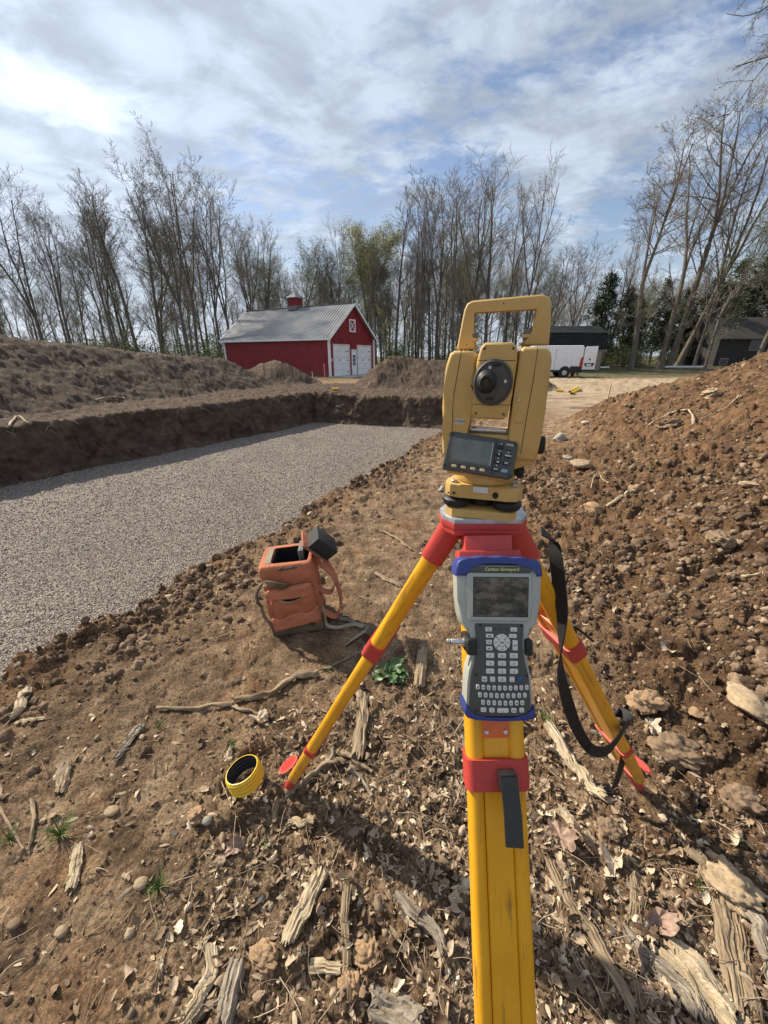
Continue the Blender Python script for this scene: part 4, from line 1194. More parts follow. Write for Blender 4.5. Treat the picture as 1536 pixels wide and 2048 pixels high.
b_ribbon(bm, s2, [Vector((0.6, 0.2, 0.7)) if i < len(s2) * 0.45 else Vector((1, 0.3, 0.1)) for i in range(len(s2))], [0.036 if i < len(s2) * 0.5 else 0.026 for i in range(len(s2))], 0.003)
bm_obj('strap_tail', bm, STRAP, trip)
gb = tp(1206, 1582) - T0 + Vector((0, 0, 0.012))
bm = bmesh.new(); Mb = Matrix.Translation(gb) @ Matrix.Rotation(R(-8), 4, 'Z')
for y_ in (-0.015, -0.005, 0.005, 0.015): b_box(bm, (0, y_, 0), (0.052, 0.004, 0.007), 0.001, M=Mb)
for x_ in (-0.026, 0.0, 0.026): b_box(bm, (x_, 0, 0), (0.005, 0.036, 0.008), 0.001, M=Mb)
bm_obj('strap_buckle', bm, BLK, trip)

# ---------------------------------------------------------------- data collector (handheld) clamped on the near leg
DC_D = 0.672
dc_c = at(998, 1272, DC_D)
DSC = 0.955
dc = thing('data_collector', 'grey and blue handheld data collector with screen and keypad, clamped to the near tripod leg', 'data collector', dc_c)
dc.scale = (DSC, DSC, DSC)
S = DC_D / FPX / 5.536
upv = Vector((0, sp, cp)); rv = Vector((1, 0, 0)); nv_ = rv.cross(upv)      # nv_ faces away from the lens? fix below
if nv_.y > 0: nv_ = -nv_
q1 = Quaternion(rv, R(-3))
upv = q1 @ upv; nv_ = q1 @ nv_
q2 = Quaternion(nv_, R(-0.6)); upv = q2 @ upv; rv = q2 @ rv
DM = Matrix((rv, upv, nv_)).transposed().to_4x4()      # local x right, y up, z to viewer
def zx(x): return (x - 600) * S
def zy(y): return (1010 - y) * S
def Z(pts): return [(zx(x), zy(y)) for x, y in pts][::-1]
def dcp(name, f, mats, par=dc, smooth=True, angle=35):
    bm = bmesh.new(); f(bm); return bm_obj(name, bm, mats, par, smooth, angle)
def sym(half):  # half outline right side top->bottom, mirrored about 600
    return half + [(1200 - x, y) for x, y in half[::-1]]
body_o = sym([(1040, 190), (1078, 225), (1092, 330), (1082, 600), (1062, 780), (1035, 870), (990, 935), (890, 1030), (875, 1120), (882, 1220), (925, 1330), (950, 1420), (968, 1560), (978, 1760), (978, 1850), (960, 1880)])
body = dcp('case', lambda bm: b_poly(bm, Z(body_o), -0.040, 0.0, 0.006, 4, 0, DM), SILV)
inner = sym([(985, 290), (1000, 330), (995, 560), (980, 760), (955, 830), (910, 850)])
dcp('screen_surround', lambda bm: b_poly(bm, Z(sym([(955, 282), (985, 310), (980, 600), (965, 800), (940, 835)])), -0.001, 0.0030, 0.0026, 3, 0, DM), SILV)
dcp('screen_bezel', lambda bm: b_poly(bm, Z([(298, 328), (945, 328), (932, 788), (294, 788)][::1]), 0.0012, 0.0036, 0.0003, 1, 0, DM), BLK)
scr = dcp('screen', lambda bm: b_poly(bm, Z([(308, 336), (936, 336), (924, 780), (304, 780)]), 0.0030, 0.0040, 0, 1, 0, DM), SCREEN)
plate_o = sym([(948, 212), (978, 225), (984, 262), (972, 278)])
dcp('name_plate', lambda bm: (b_poly(bm, Z(plate_o), 0.0, 0.0036, 0.0008, 2, 0, DM), b_text(bm, 'Carlson Surveyor2', 53 * S, DM @ Matrix.Translation((zx(628), zy(240), 0.0038)), 1, depth=0.0001, shear=0.25, bold=0.00012)), [PANEL, LIME])
kp_o = sym([(872, 868), (880, 885), (872, 1000), (862, 1120), (870, 1230), (900, 1330), (928, 1440), (940, 1560), (952, 1760), (956, 1840), (930, 1885), (780, 1905)])
kpad = dcp('keypad_plate', lambda bm: b_poly(bm, Z(kp_o), 0.0, 0.0032, 0.0012, 2, 0, DM), PANEL)
# blue bumpers
wav = lambda x: 6 * math.sin(x / 38.0)
tb_out = [(95, 318), (100, 230), (118, 158), (160, 126)] + [(x, 100 + 0.00009 * (x - 600) ** 2 + wav(x)) for x in range(220, 1000, 26)] + [(1045, 126), (1082, 158), (1102, 230), (1105, 318)]
tb_in = [(1043, 320), (1040, 262), (1010, 212), (960, 190), (780, 176), (600, 172), (420, 176), (240, 190), (222, 262), (220, 320)]
tb_in = [(1043, 320), (1040, 262), (1010, 212), (960, 190), (780, 176), (600, 172), (420, 176), (258, 190), (232, 262), (222, 320)]
dcp('top_bumper', lambda bm: b_poly(bm, Z(tb_out + tb_in), -0.044, 0.0045, 0.004, 3, 0, DM), BLUE, angle=50)
bb_out = [(985, 1780), (1004, 1840), (1004, 1905), (980, 1935), (900, 1948), (600, 1962), (320, 1948), (232, 1930), (200, 1895), (196, 1830), (215, 1770)]
bb_in = [(224, 1800), (246, 1858), (300, 1900), (450, 1918), (600, 1922), (760, 1918), (900, 1900), (960, 1858), (974, 1800)]
dcp('bottom_bumper', lambda bm: b_poly(bm, Z(bb_out + bb_in), -0.044, 0.0045, 0.003, 3, 0, DM), BLUE, angle=50)
def key(x, y, w_, h_, t='', m_=None, r=9, ts_=34):
    def f(bm):
        b_poly(bm, rrect(zx(x) - w_ / 2 * S, zy(y) - h_ / 2 * S, zx(x) + w_ / 2 * S, zy(y) + h_ / 2 * S, r * S, 3), 0.0028, 0.0056, 0.0006, 2, 0, DM)
        if t: b_text(bm, t, ts_ * S, DM @ Matrix.Translation((zx(x), zy(y + 3), 0.0057)), 1, depth=0.00008, bold=0.00008)
    dcp('key', f, [m_ or KEYM, KTXT], kpad)
key(472, 927, 76, 48, '\u25cb'); key(762, 927, 76, 48, '\u2014')
for i, row in enumerate(('789', '456', '123')):
    for j, ch in enumerate(row): key(488 + j * 136, 1223 + i * 88, 92, 56, ch)
for x, w_, t in ((422, 60, 'ALT'), (515, 58, '-'), (624, 92, '0'), (738, 58, '.')): key(x, 1490, w_, 58, t, ts_=26 if t == 'ALT' else 36)
key(828, 1484, 62, 62, '', KBLU)
for x, y, t in ((484, 1000, 'ESC'), (750, 1000, '\u2713')): key(x, y, 88, 44, t, ts_=24)
def petal(a0, a1, r0, r1, n=8):
    o_ = [(624 + r1 * math.cos(R(a0 + (a1 - a0) * i / n)), 1076 + r1 * math.sin(R(a0 + (a1 - a0) * i / n))) for i in range(n + 1)]
    return o_ + [(624 + r0 * math.cos(R(a1 - (a1 - a0) * i / n)), 1076 + r0 * math.sin(R(a1 - (a1 - a0) * i / n))) for i in range(n + 1)]
for a, ch in ((0, '>'), (90, 'v'), (180, '<'), (270, '^')):
    dcp('arrow_key', lambda bm: (b_poly(bm, Z(petal(a - 42, a + 42, 50, 96)), 0.0028, 0.0056, 0.0006, 2, 0, DM), b_text(bm, ch, 38 * S, DM @ Matrix.Translation((zx(624 + 74 * math.cos(R(a))), zy(1076 + 74 * math.sin(R(a))), 0.0057)), 1, depth=0.00008, bold=0.0001)), [KEYM, KTXT], kpad)
dcp('centre_key', lambda bm: (b_lathe(bm, [(44 * S, 0.0028), (44 * S, 0.0052), (40 * S, 0.0058)], 28, DM @ Matrix.Translation((zx(624), zy(1076), 0))), b_text(bm, 'W', 44 * S, DM @ Matrix.Translation((zx(624), zy(1078), 0.0059)), 1, depth=0.00008, bold=0.00015)), [KEYM, KTXT], kpad)
key(476, 1072, 66, 50, 'TAB', ts_=22); key(480, 1142, 70, 46, 'MV', ts_=22); key(776, 1105, 58, 116, '\u21b5', ts_=40)
def arcy(x, y0): return y0 - 0.00013 * (x - 628) ** 2 * 1.0 + 6
for row, x0, dx, y0 in (('QWERTYUIOP', 346, 62.2, 1582), ('ASDFGHJKL', 371, 64, 1668), ('ZXCVBNM', 405, 64, 1750)):
    for i, ch in enumerate(row): key(x0 + i * dx, arcy(x0 + i * dx, y0), 40, 54, ch, r=12, ts_=26)
key(853, arcy(853, 1750), 44, 50, 'BS', r=12, ts_=20)
for x, w_, t in ((410, 62, '\u2191'), (506, 60, '\u2193'), (631, 128, '\u2423'), (756, 60, 'CTRL'), (846, 54, 'o')):
    key(x, arcy(x, 1832), w_, 50, t, r=12, ts_=20 if t == 'CTRL' else 30)
for x, y in ((380, 884), (856, 884), (332, 1448), (910, 1450), (325, 1852), (932, 1856)):
    dcp('plate_screw', lambda bm: b_cyl(bm, (zx(x), zy(y), 0.0030), (zx(x), zy(y), 0.0042), 15 * S, n=14, M=DM), BLK, kpad)
for x in (548, 616, 688): dcp('indicator_light', lambda bm: b_cyl(bm, (zx(x), zy(922), 0.0030), (zx(x), zy(922), 0.0038), 8 * S, n=10, M=DM), BLK, kpad)
# claw bracket: jaws left and right, cross bolt, arm back to the leg
for x0, x1 in ((222, 338), (892, 975)):
    dcp('bracket_jaw', lambda bm: b_poly(bm, rrect(zx(x0), zy(1222), zx(x1), zy(1034), 0.004, 3), -0.050, 0.009, 0.003, 2, 0, DM), BLK)
dcp('bracket_bolt', lambda bm: (b_cyl(bm, (zx(60), zy(1110), -0.018), (zx(225), zy(1110), -0.018), 0.0062, n=20, M=DM, bev=0.001), b_cyl(bm, (zx(10), zy(1104), -0.018), (zx(62), zy(1104), -0.018), 0.0052, n=20, M=DM, bev=0.002), b_cyl(bm, (zx(95), zy(1110), -0.018), (zx(108), zy(1110), -0.018), 0.0068, n=20, M=DM), b_cyl(bm, (zx(205), zy(1110), -0.018), (zx(225), zy(1110), -0.018), 0.0090, n=20, M=DM)), STEEL)
dcp('bracket_arm', lambda bm: (b_box(bm, (0, zy(1130), -0.052), (0.105, 0.028, 0.012), 0.002, M=DM), b_box(bm, (0, zy(1130), -0.088), (0.03, 0.03, 0.07), 0.003, M=DM)), BLK)
# ================================================================ THINGS LYING ON THE GROUND
def cloth(name, col, rough=0.85, dirt=0.5):
    b = NB(name); c = b.coord()
    v = b.ramp(b.noise(c, 6, 6, 0.6), [(0.3, tuple(x * 0.72 for x in col)), (0.7, tuple(min(1, x * 1.1) for x in col))])
    g = b.ramp(b.noise(c, 11, 7, 0.7, 0.5), [(0.5, (0, 0, 0)), (0.72, (dirt,) * 3)])
    v = b.mix(g, v, tuple(x * 0.35 + 0.03 for x in col))
    wv = b.noise(c, 380, 2)
    bn = b.bump(b.noise(c, 13, 5, 0.6, 0.6), 0.5, 0.02); bn = b.bump(wv, 0.3, 0.001, bn)
    return b.done(v, rough, bn, spec=0.2)
ORG = cloth('orange_canvas', (0.45, 0.165, 0.092)); ORG2 = cloth('pale_orange_canvas', (0.52, 0.205, 0.12)); OLV = cloth('olive_webbing', (0.15, 0.125, 0.08)); TAN = cloth('tan_webbing', (0.30, 0.26, 0.19))
FOAM = plain('black_foam', (0.018, 0.018, 0.019), 0.8, var=0.3, scale=90, bump=0.4, grime=0.2); FOAMG = plain('grey_foam', (0.15, 0.155, 0.15), 0.85, scale=80, bump=0.3)
ZIP = plain('zip_tape', (0.10, 0.085, 0.07), 0.6)
bp0 = tp(602, 1238)
bp = thing('backpack', 'open faded orange canvas backpack with black foam lid, standing beside the gravel pit', 'backpack', bp0, (R(1.5), R(-4.5), R(6)))
bp.scale = (0.92, 0.88, 0.80)
Wb, Db, Hb = 0.335, 0.30, 0.60
# main bag: walls with thickness and an open top
bm = bmesh.new()
def ring_rows(bm, rows, mat=0):
    rings = []
    for pts in rows: rings.append([bm.verts.new(p) for p in pts])
    for a, b in zip(rings, rings[1:]):
        k = len(a)
        for i in range(k): bm.faces.new((a[i], a[(i + 1) % k], b[(i + 1) % k], b[i])).material_index = mat
    return rings
def rr3(w_, d_, z, r=0.03, dx=0, dy=0, n=5): return [(x + dx, y + dy, z) for x, y in rrect(-w_ / 2, -d_ / 2, w_ / 2, d_ / 2, r, n)]
rows = [rr3(Wb * 0.93, Db * 0.95, 0.005, 0.03), rr3(Wb * 0.99, Db, 0.03), rr3(Wb * 1.02, Db * 1.02, 0.2), rr3(Wb * 1.0, Db * 1.02, 0.4), rr3(Wb * 1.0, Db, Hb - 0.03), rr3(Wb * 0.97, Db * 0.96, Hb, 0.03), rr3(Wb * 0.90, Db * 0.88, Hb + 0.005, 0.03), rr3(Wb * 0.70, Db * 0.72, Hb + 0.002, 0.02, 0.02), rr3(Wb * 0.69, Db * 0.71, Hb - 0.02, 0.02, 0.02)]
rg = ring_rows(bm, rows); bm.faces.new(rg[0][::-1])
rng = random.Random(3)
for v in bm.verts:
    s_ = 0.006 * vn(np.array([v.co.x * 14 + v.co.z * 9]), np.array([v.co.y * 14 - v.co.z * 7]), 8)[0]; v.co.x += s_; v.co.y += s_
bag = bm_obj('bag_body', bm, ORG, bp, angle=60)
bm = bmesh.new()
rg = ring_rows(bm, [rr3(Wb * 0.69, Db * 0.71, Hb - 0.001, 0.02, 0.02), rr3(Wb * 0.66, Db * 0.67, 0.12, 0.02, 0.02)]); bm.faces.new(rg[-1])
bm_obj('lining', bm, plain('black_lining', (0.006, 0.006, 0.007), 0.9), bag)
# bare pale rim on the left of the opening
bm = bmesh.new(); b_ribbon(bm, [(-0.115, -0.10, Hb + 0.005), (-0.117, 0, Hb + 0.006), (-0.115, 0.10, Hb + 0.005)], [(1, 0, 0)] * 3, 0.035, 0.004); bm_obj('rim_patch', bm, TAN, bag)
# torn edge strip on the front rim
bm = bmesh.new()
tp_ = [(-0.04, Hb - 0.012), (-0.02, Hb - 0.004), (-0.01, Hb - 0.016), (0.03, Hb - 0.014), (0.05, Hb - 0.002), (0.075, Hb - 0.016), (0.06, Hb - 0.026), (0.02, Hb - 0.028), (-0.02, Hb - 0.034), (-0.05, Hb - 0.03)]
vs = [bm.verts.new((x, -Db / 2 - 0.006, z)) for x, z in tp_]; f = bm.faces.new(vs)
ex = bmesh.ops.extrude_face_region(bm, geom=[f]); bmesh.ops.translate(bm, vec=(0, 0.003, 0), verts=[g for g in ex['geom'] if isinstance(g, bmesh.types.BMVert)])
bm_obj('torn_edge', bm, ZIP, bag, smooth=False)
# front pocket with drooping flap
def sheet(bm, grid, th=0.004, mat=0):
    """grid rows of points -> sheet with thickness"""
    r_ = [[bm.verts.new(p) for p in row] for row in grid]
    fs = []
    for a, b in zip(r_, r_[1:]):
        for i in range(len(a) - 1): fs.append(bm.faces.new((a[i], a[i + 1], b[i + 1], b[i])))
    for f in fs: f.material_index = mat
    return fs
def puff(name, x0, x1, z0, z1, y, bulge, mat, nu=12, nv=10, top=lambda u: 0, par=bp, wr=0.006, seed=1, bot=lambda u: 0):
    bm = bmesh.new(); grid = []
    for j in range(nv + 1):
        v = j / nv; row = []
        for i in range(nu + 1):
            u = i / nu
            zt = z1 + top(u); zb = z0 + bot(u)
            e = (1 - abs(2 * u - 1) ** 9) * (1 - abs(2 * v - 1) ** 12)
            wv = wr * float(vn(np.array([u * 5 + seed]), np.array([v * 5.0]), seed)[0])
            row.append((x0 + (x1 - x0) * u, y - bulge * e - wv * (1 if 0 < i < nu and 0 < j < nv else 0), zb + (zt - zb) * v))
        grid.append(row)
    sheet(bm, grid)
    # close to the bag behind
    o = bm_obj(name, bm, mat, par, angle=70)
    sm = o.modifiers.new('thick', 'SOLIDIFY'); sm.thickness = 0.006; sm.offset = 1
    return o
yf = -Db / 2 - 0.004
pk = puff('front_pocket', -0.135, 0.150, 0.155, 0.40, yf, 0.026, ORG, top=lambda u: -0.02 + 0.02 * u - 0.035 * math.sin(u * math.pi), bot=lambda u: 0.055 * u, seed=4, wr=0.012)
fl = puff('pocket_flap', -0.150, 0.140, 0.335, 0.425, yf - 0.012, 0.022, ORG2, top=lambda u: 0.028 * u, bot=lambda u: 0.02 * u + 0.02 * math.sin(u * 3.1 * 2) * 0.6, seed=7, wr=0.006)
bm = bmesh.new(); b_ribbon(bm, smooth_path([(-0.075, yf - 0.032, 0.345), (-0.02, yf - 0.040, 0.328), (0.03, yf - 0.040, 0.335), (0.09, yf - 0.034, 0.368), (0.145, yf - 0.012, 0.41)], 4), [(0, 0.3, 1)] * 17, 0.016, 0.004); bm_obj('pocket_zip', bm, TAN, pk)
bm = bmesh.new(); b_ribbon(bm, smooth_path([(-0.05, yf - 0.040, 0.350), (0.0, yf - 0.045, 0.343), (0.07, yf - 0.042, 0.358)], 4), [(0, 0.2, 1)] * 9, [0.003, 0.008, 0.012, 0.014, 0.014, 0.013, 0.011, 0.007, 0.003], 0.004); bm_obj('pocket_gap_shade', bm, plain('pocket_shadow_black', (0.006, 0.005, 0.004), 0.9), pk)  # black strip laid on to stand for the shadow inside the pocket mouth
# lower padded belt across the front, reaching round the right side
lb = puff('lower_flap', -0.150, 0.160, 0.055, 0.175, yf - 0.012, 0.014, ORG2, top=lambda u: 0.070 * u, bot=lambda u: 0.055 * u, seed=9, wr=0.004)
bm = bmesh.new(); b_box(bm, (0, 0, 0.035), (Wb * 1.03, Db * 1.04, 0.07), 0.012); bm_obj('base_panel', bm, OLV, bp)
bm = bmesh.new(); b_box(bm, (0.095, -Db / 2 - 0.010, 0.072), (0.035, 0.012, 0.022), 0.003); bm_obj('side_buckle', bm, plain('dark_olive_plastic', (0.06, 0.055, 0.035), 0.5), bp)
# grab handle strap on the front
bm = bmesh.new(); hs = smooth_path([(-0.135, yf - 0.006, 0.455), (-0.13, yf - 0.03, 0.50), (-0.085, yf - 0.055, 0.515), (-0.035, yf - 0.040, 0.475), (-0.01, yf - 0.008, 0.445)], 4)
b_ribbon(bm, hs, [(0.25, -0.4, 1)] * len(hs), 0.040, 0.004); bm_obj('grab_strap', bm, TAN, bp)
bm = bmesh.new(); b_ribbon(bm, [(-0.070, yf - 0.054, 0.492), (-0.035, yf - 0.046, 0.465), (-0.008, yf - 0.014, 0.440)], [(0.4, -0.3, 1)] * 3, 0.048, 0.010); bm_obj('strap_end', bm, OLV, bp)
# left side lashing: cord loops and strap
bm = bmesh.new(); cs = smooth_path([(-0.16, yf + 0.03, 0.47), (-0.20, yf + 0.01, 0.42), (-0.215, yf, 0.34), (-0.20, yf + 0.01, 0.28)], 5); b_tube(bm, cs, 0.011, 8)
for i in range(1, len(cs) - 1): b_tube(bm, [cs[i] + Vector((-0.012, 0, -0.002)), cs[i] + Vector((0.0, -0.012, 0.002)), cs[i] + Vector((0.012, 0, 0))], 0.003, 5)
bm_obj('side_cord', bm, OLV, bp)
bm = bmesh.new(); cs = smooth_path([(-0.20, yf + 0.01, 0.29), (-0.195, yf, 0.20), (-0.17, yf, 0.12), (-0.155, yf - 0.005, 0.05)], 4); b_ribbon(bm, cs, [(0.5, 1, 0)] * len(cs), 0.026, 0.004); bm_obj('side_strap', bm, TAN, bp)
# foam lid flipped open to the right
Ml = Matrix.Translation((0.170, 0.03, Hb + 0.025)) @ Matrix.Rotation(R(6), 4, 'Z') @ Matrix.Rotation(R(52), 4, 'Y')
bm = bmesh.new(); b_box(bm, (0.02, 0, 0.055), (0.175, 0.205, 0.095), 0.008, M=Ml); lid = bm_obj('foam_lid', bm, FOAM, bp)
bm = bmesh.new(); b_box(bm, (-0.0, 0, 0.001), (0.215, 0.235, 0.014), 0.005, M=Ml); bm_obj('lid_cloth', bm, ORG, lid)
bm = bmesh.new(); b_tube(bm, [Ml @ Vector(p) for p in smooth_path([(-0.10, -0.118, 0.008), (0.0, -0.122, 0.010), (0.10, -0.118, 0.008), (0.112, 0, 0.008), (0.10, 0.118, 0.008)], 4)], 0.004, 6); bm_obj('lid_zip', bm, ZIP, lid)
bm = bmesh.new(); b_box(bm, (0.085, 0.06, Hb - 0.015), (0.035, 0.15, 0.09), 0.006); bm_obj('foam_lining', bm, FOAMG, bp)
# shoulder straps trailing on the right
for k, (pts, mat_, w_) in enumerate((
    ([(0.15, 0.12, 0.54), (0.20, 0.11, 0.49), (0.245, 0.08, 0.40), (0.275, 0.05, 0.30), (0.295, 0.02, 0.18), (0.285, -0.02, 0.07), (0.24, -0.05, 0.03), (0.19, -0.07, 0.09), (0.165, -0.09, 0.15)], ORG, 0.052),
    ([(0.15, 0.09, 0.50), (0.20, 0.05, 0.44), (0.26, 0.02, 0.37), (0.275, 0.00, 0.30), (0.24, -0.03, 0.25), (0.19, -0.05, 0.28), (0.165, -0.05, 0.33)], ORG2, 0.045),
    ([(0.165, -0.10, 0.20), (0.185, -0.12, 0.12), (0.19, -0.14, 0.03), (0.26, -0.16, 0.012), (0.36, -0.15, 0.012), (0.43, -0.19, 0.016)], TAN, 0.030))):
    bm = bmesh.new(); P_ = smooth_path(pts, 5)
    b_ribbon(bm, P_, [Vector((0.3, 1, 0.2)) if k < 2 else Vector((0.25, 1.0, 0.25 if i < 10 else 0)) for i in range(len(P_))], w_, 0.007 if k < 2 else 0.004)
    bm_obj('shoulder_strap' if k < 2 else 'waist_strap', bm, mat_, bp, angle=60)
bm = bmesh.new(); b_box(bm, (0.20, -0.04, 0.36), (0.03, 0.01, 0.06), 0.003); bm_obj('strap_buckle', bm, OLV, bp)

# short piece of corrugated yellow pipe
YP = plastic('yellow_pipe', (0.72, 0.46, 0.02), 0.35, 0.4)
pr0 = tp(497, 1568)
pr = thing('drain_pipe_ring', 'short corrugated yellow pipe ring, black inside, lying tilted by the left tripod foot', 'pipe ring', pr0 + Vector((0, 0.0, 0.0)), (0, 0, 0))
Mr = Matrix.Translation((0.0, 0, 0.014)) @ Matrix.Rotation(R(-15), 4, 'Y') @ Matrix.Rotation(R(-4), 4, 'X')
bm = bmesh.new(); prof = []
for k in range(4):
    for a, rr_ in ((0.0, 0.060), (0.25, 0.0655), (0.5, 0.067), (0.75, 0.0655)): prof.append((rr_, (k + a) * 0.0155))
prof += [(0.060, 0.062), (0.0615, 0.066), (0.0585, 0.0665)]
b_lathe(bm, prof, 48, Mr, 0, False); bm_obj('outer_wall', bm, YP, pr, angle=80)
bm = bmesh.new(); b_lathe(bm, [(r_ - 0.0025, z_) for r_, z_ in prof[:-2]] + [(0.0585, 0.0662)], 48, Mr, 0, False); bm_obj('inner_wall', bm, BLK, pr, angle=80)

# ---- rocks
def rock_mat(name, col, seed=0):
    b = NB(name); c = b.coord()
    v = b.ramp(b.noise(c, 22, 7, 0.65), [(0.3, tuple(x * 0.62 for x in col)), (0.55, col), (0.75, tuple(min(1, x * 1.3) for x in col))])
    v = b.mix(b.ramp(b.noise(c, 70, 4, 0.7), [(0.55, (0, 0, 0)), (0.7, (0.6, 0.6, 0.6))]), v, (0.14, 0.09, 0.055))
    bn = b.bump(b.noise(c, 35, 8, 0.7), 0.7, 0.012)
    return b.done(v, 0.88, bn, spec=0.3)
RKT = rock_mat('tan_stone', (0.40, 0.30, 0.19)); RKG = rock_mat('grey_stone', (0.33, 0.29, 0.24)); RKO = rock_mat('orange_clay', (0.36, 0.235, 0.135)); RKB = rock_mat('brown_earth_lump', (0.25, 0.172, 0.11)); RKP = rock_mat('pale_stone', (0.58, 0.52, 0.40))
_ic[4] = ico(4); _ic[5] = ico(5)
def clod_proto_v(V, seed, amp):
    rr = np.random.RandomState(seed)
    P = V * (1 + amp * n3(V, 1.2, seed) + amp * 0.5 * n3(V, 2.6, seed + 3))[:, None]
    for k in range(9):
        nn = rr.normal(size=3); nn /= np.linalg.norm(nn); dd = P @ nn
        P = P - np.outer(np.clip(dd - rr.uniform(0.55, 0.85), 0, None) * 0.9, nn)
    return P, None
def crumb_proto(seed):
    V, F = _ic[5]
    rr = np.random.RandomState(seed)
    P = V * (1 + 0.30 * n3(V, 1.4, seed) + 0.18 * n3(V, 3.1, seed + 3))[:, None]
    for f_, am in ((4, 0.20), (9, 0.11), (20, 0.06)):   # rounded crumbs stuck together
        pts = rr.normal(size=(int(14 * f_), 3)); pts /= np.linalg.norm(pts, axis=1)[:, None]
        dd = np.sqrt(np.clip(2 - 2 * (V @ pts.T).max(1), 0, None)) * f_ * 0.9
        P = P * (1 + am * np.sqrt(np.clip(1 - dd ** 2 * 0.5, 0, 1)) - am * 0.5)[:, None]
    return P, F
def lump(px, py, wpx, hpx, mat, name, label, cat, seed, smooth_=False, rotz=0.0, sink=0.3, group=None):
    p = tp(px, py + hpx * 0.25)
    depth = Vector(p - Vector((0, 0, CAMZ))).dot(Vector((0, cp, -sp)))
    w_ = wpx * depth / FPX / 2
    h_ = w_ * min(1.0, hpx / wpx) * (0.9 if not smooth_ else 0.75)
    if smooth_: V, F = clod_proto(3, seed, 0.07, 0)
    elif name in ('earth_clod', 'clay_lump') or wpx > 100:
        V, F = crumb_proto(seed)
    else:
        V, F = _ic[4]; P_, _ = clod_proto_v(V, seed, 0.22); V = P_ * (1 + 0.05 * n3(P_, 5, seed + 9) + 0.03 * n3(P_, 13, seed + 8))[:, None]
    V = V / np.abs(V).max(0)
    V = V * np.array([w_, (w_ + h_) / 2, h_])
    me = np_mesh(name, V, F, mat)
    o = mobj(name, me, label=label, cat=cat, group=group)
    o.location = p + Vector((0, 0, h_ * (1 - 2 * sink))); o.rotation_euler = (0, 0, rotz)
    return o
RK = [
 (1160, 935, 44, 26, RKT, 'stone', 'tan rounded stone at the foot of the right dirt pile, level with the tripod head', 0, 1),
 (1188, 1015, 44, 32, RKO, 'stone', 'broad orange brown stone at the lower left end of the pale straight stick', 0, 2),
 (1268, 977, 36, 26, RKO, 'stone', 'round orange stone under the upper end of the pale stick on the dirt pile', 0, 3),
 (1120, 874, 32, 32, RKG, 'boulder', 'upright brown boulder just right of the yellow instrument', 0, 4),
 (1134, 915, 30, 16, RKG, 'stone', 'flat brown stone between the upright boulder and the tan rounded stone', 0, 5),
 (1490, 1402, 96, 46, RKT, 'rock', 'large long tan rock embedded in clods at the right edge, level with the keypad bottom', 0, 6),
 (1462, 1765, 104, 92, RKT, 'boulder', 'big rough brown boulder in the lower right among bark strips', 0, 7),
 (1390, 1424, 36, 20, RKO, 'stone', 'small orange stone left of the large long tan rock', 0, 8),
 (1170, 846, 17, 10, RKP, 'stone', 'small pale stone beside the thin wooden stake on the sandy lot', 1, 9),
 (396, 1624, 44, 36, RKO, 'clay_lump', 'crumbly orange clay lump below the yellow pipe ring', 0, 10),
 (416, 1640, 20, 26, RKG, 'pebble', 'smooth grey brown pebble leaning on the crumbly orange clay lump', 1, 11),
 (224, 1620, 30, 15, RKT, 'pebble', 'smooth elongated brown pebble alone on bare dirt at left', 1, 12),
 (284, 1765, 28, 22, RKT, 'pebble', 'rounded tan pebble touching a green grass tuft at lower left', 1, 13),
 (612, 1773, 24, 15, RKP, 'pebble', 'smooth pale pebble just left of the long bark strip in the foreground', 1, 14),
 (832, 1782, 13, 22, RKP, 'pebble', 'small pale oval pebble above the dark grey bark piece in the foreground', 1, 15),
 (934, 1764, 20, 24, RKP, 'stone', 'white stone half hidden by the near tripod leg, above the wooden survey hub', 1, 16),
 (1440, 1073, 54, 38, RKB, 'earth_clod', 'large dark brown earth clod high on the right dirt pile', 0, 17),
 (1498, 970, 38, 15, RKT, 'stone', 'flat tan stone near the right edge, upper part of the dirt pile', 0, 18),
 (1080, 1640, 1, 1, None, '', '', 0, 19),
 (1350, 1490, 110, 70, RKB, 'earth_clod', 'broad brown earth clod beside the right tripod foot', 0, 20),
 (1480, 1590, 76, 60, RKB, 'earth_clod', 'rough brown earth clod at the right edge above the big boulder', 0, 21),
 (1290, 1395, 84, 46, RKO, 'earth_clod', 'wide orange brown earth clod right of the lower half of the right tripod leg', 0, 22),
 (1215, 1655, 60, 46, RKB, 'earth_clod', 'brown earth clod below the black strap buckle', 0, 23),
 (1060, 1205, 26, 26, RKT, 'stone', 'tan lump peeking out beside the right edge of the data collector', 0, 24),
 (125, 1862, 26, 20, RKT, 'pebble', 'tan pebble on bare dirt in the lower left corner area', 1, 25),
 (30, 1845, 26, 18, RKB, 'pebble', 'brown pebble at the left edge near the bottom', 1, 26),
 (340, 1195, 24, 20, RKT, 'stone', 'tan stone on the near rim of the gravel pit', 0, 27),
 (222, 1352, 14, 10, RKP, 'pebble', 'small white pebble near the gravel edge at left', 1, 28),
 (700, 1960, 60, 40, RKO, 'clay_lump', 'crumbly orange clay patch between bark pieces at the bottom', 0, 29),
 (530, 1905, 70, 44, RKO, 'clay_lump', 'orange clay lump above the broken planks at the bottom left', 0, 30),
 (735, 1900, 64, 54, RKO, 'clay_lump', 'lumpy orange clay clod between the two narrow bark strips and the grey bark piece', 0, 31),
 (1338, 845, 56, 34, RKB, 'earth_clod', 'slab like dark clod on the crest of the right dirt pile, beside a bent root', 0, 32),
 (1420, 785, 40, 32, RKT, 'earth_clod', 'tan clod standing up on the skyline of the right dirt pile', 0, 33),
 (885, 978, 18, 22, RKG, 'stone', 'grey stone left of the tribrach, behind the tripod head', 0, 34),
]
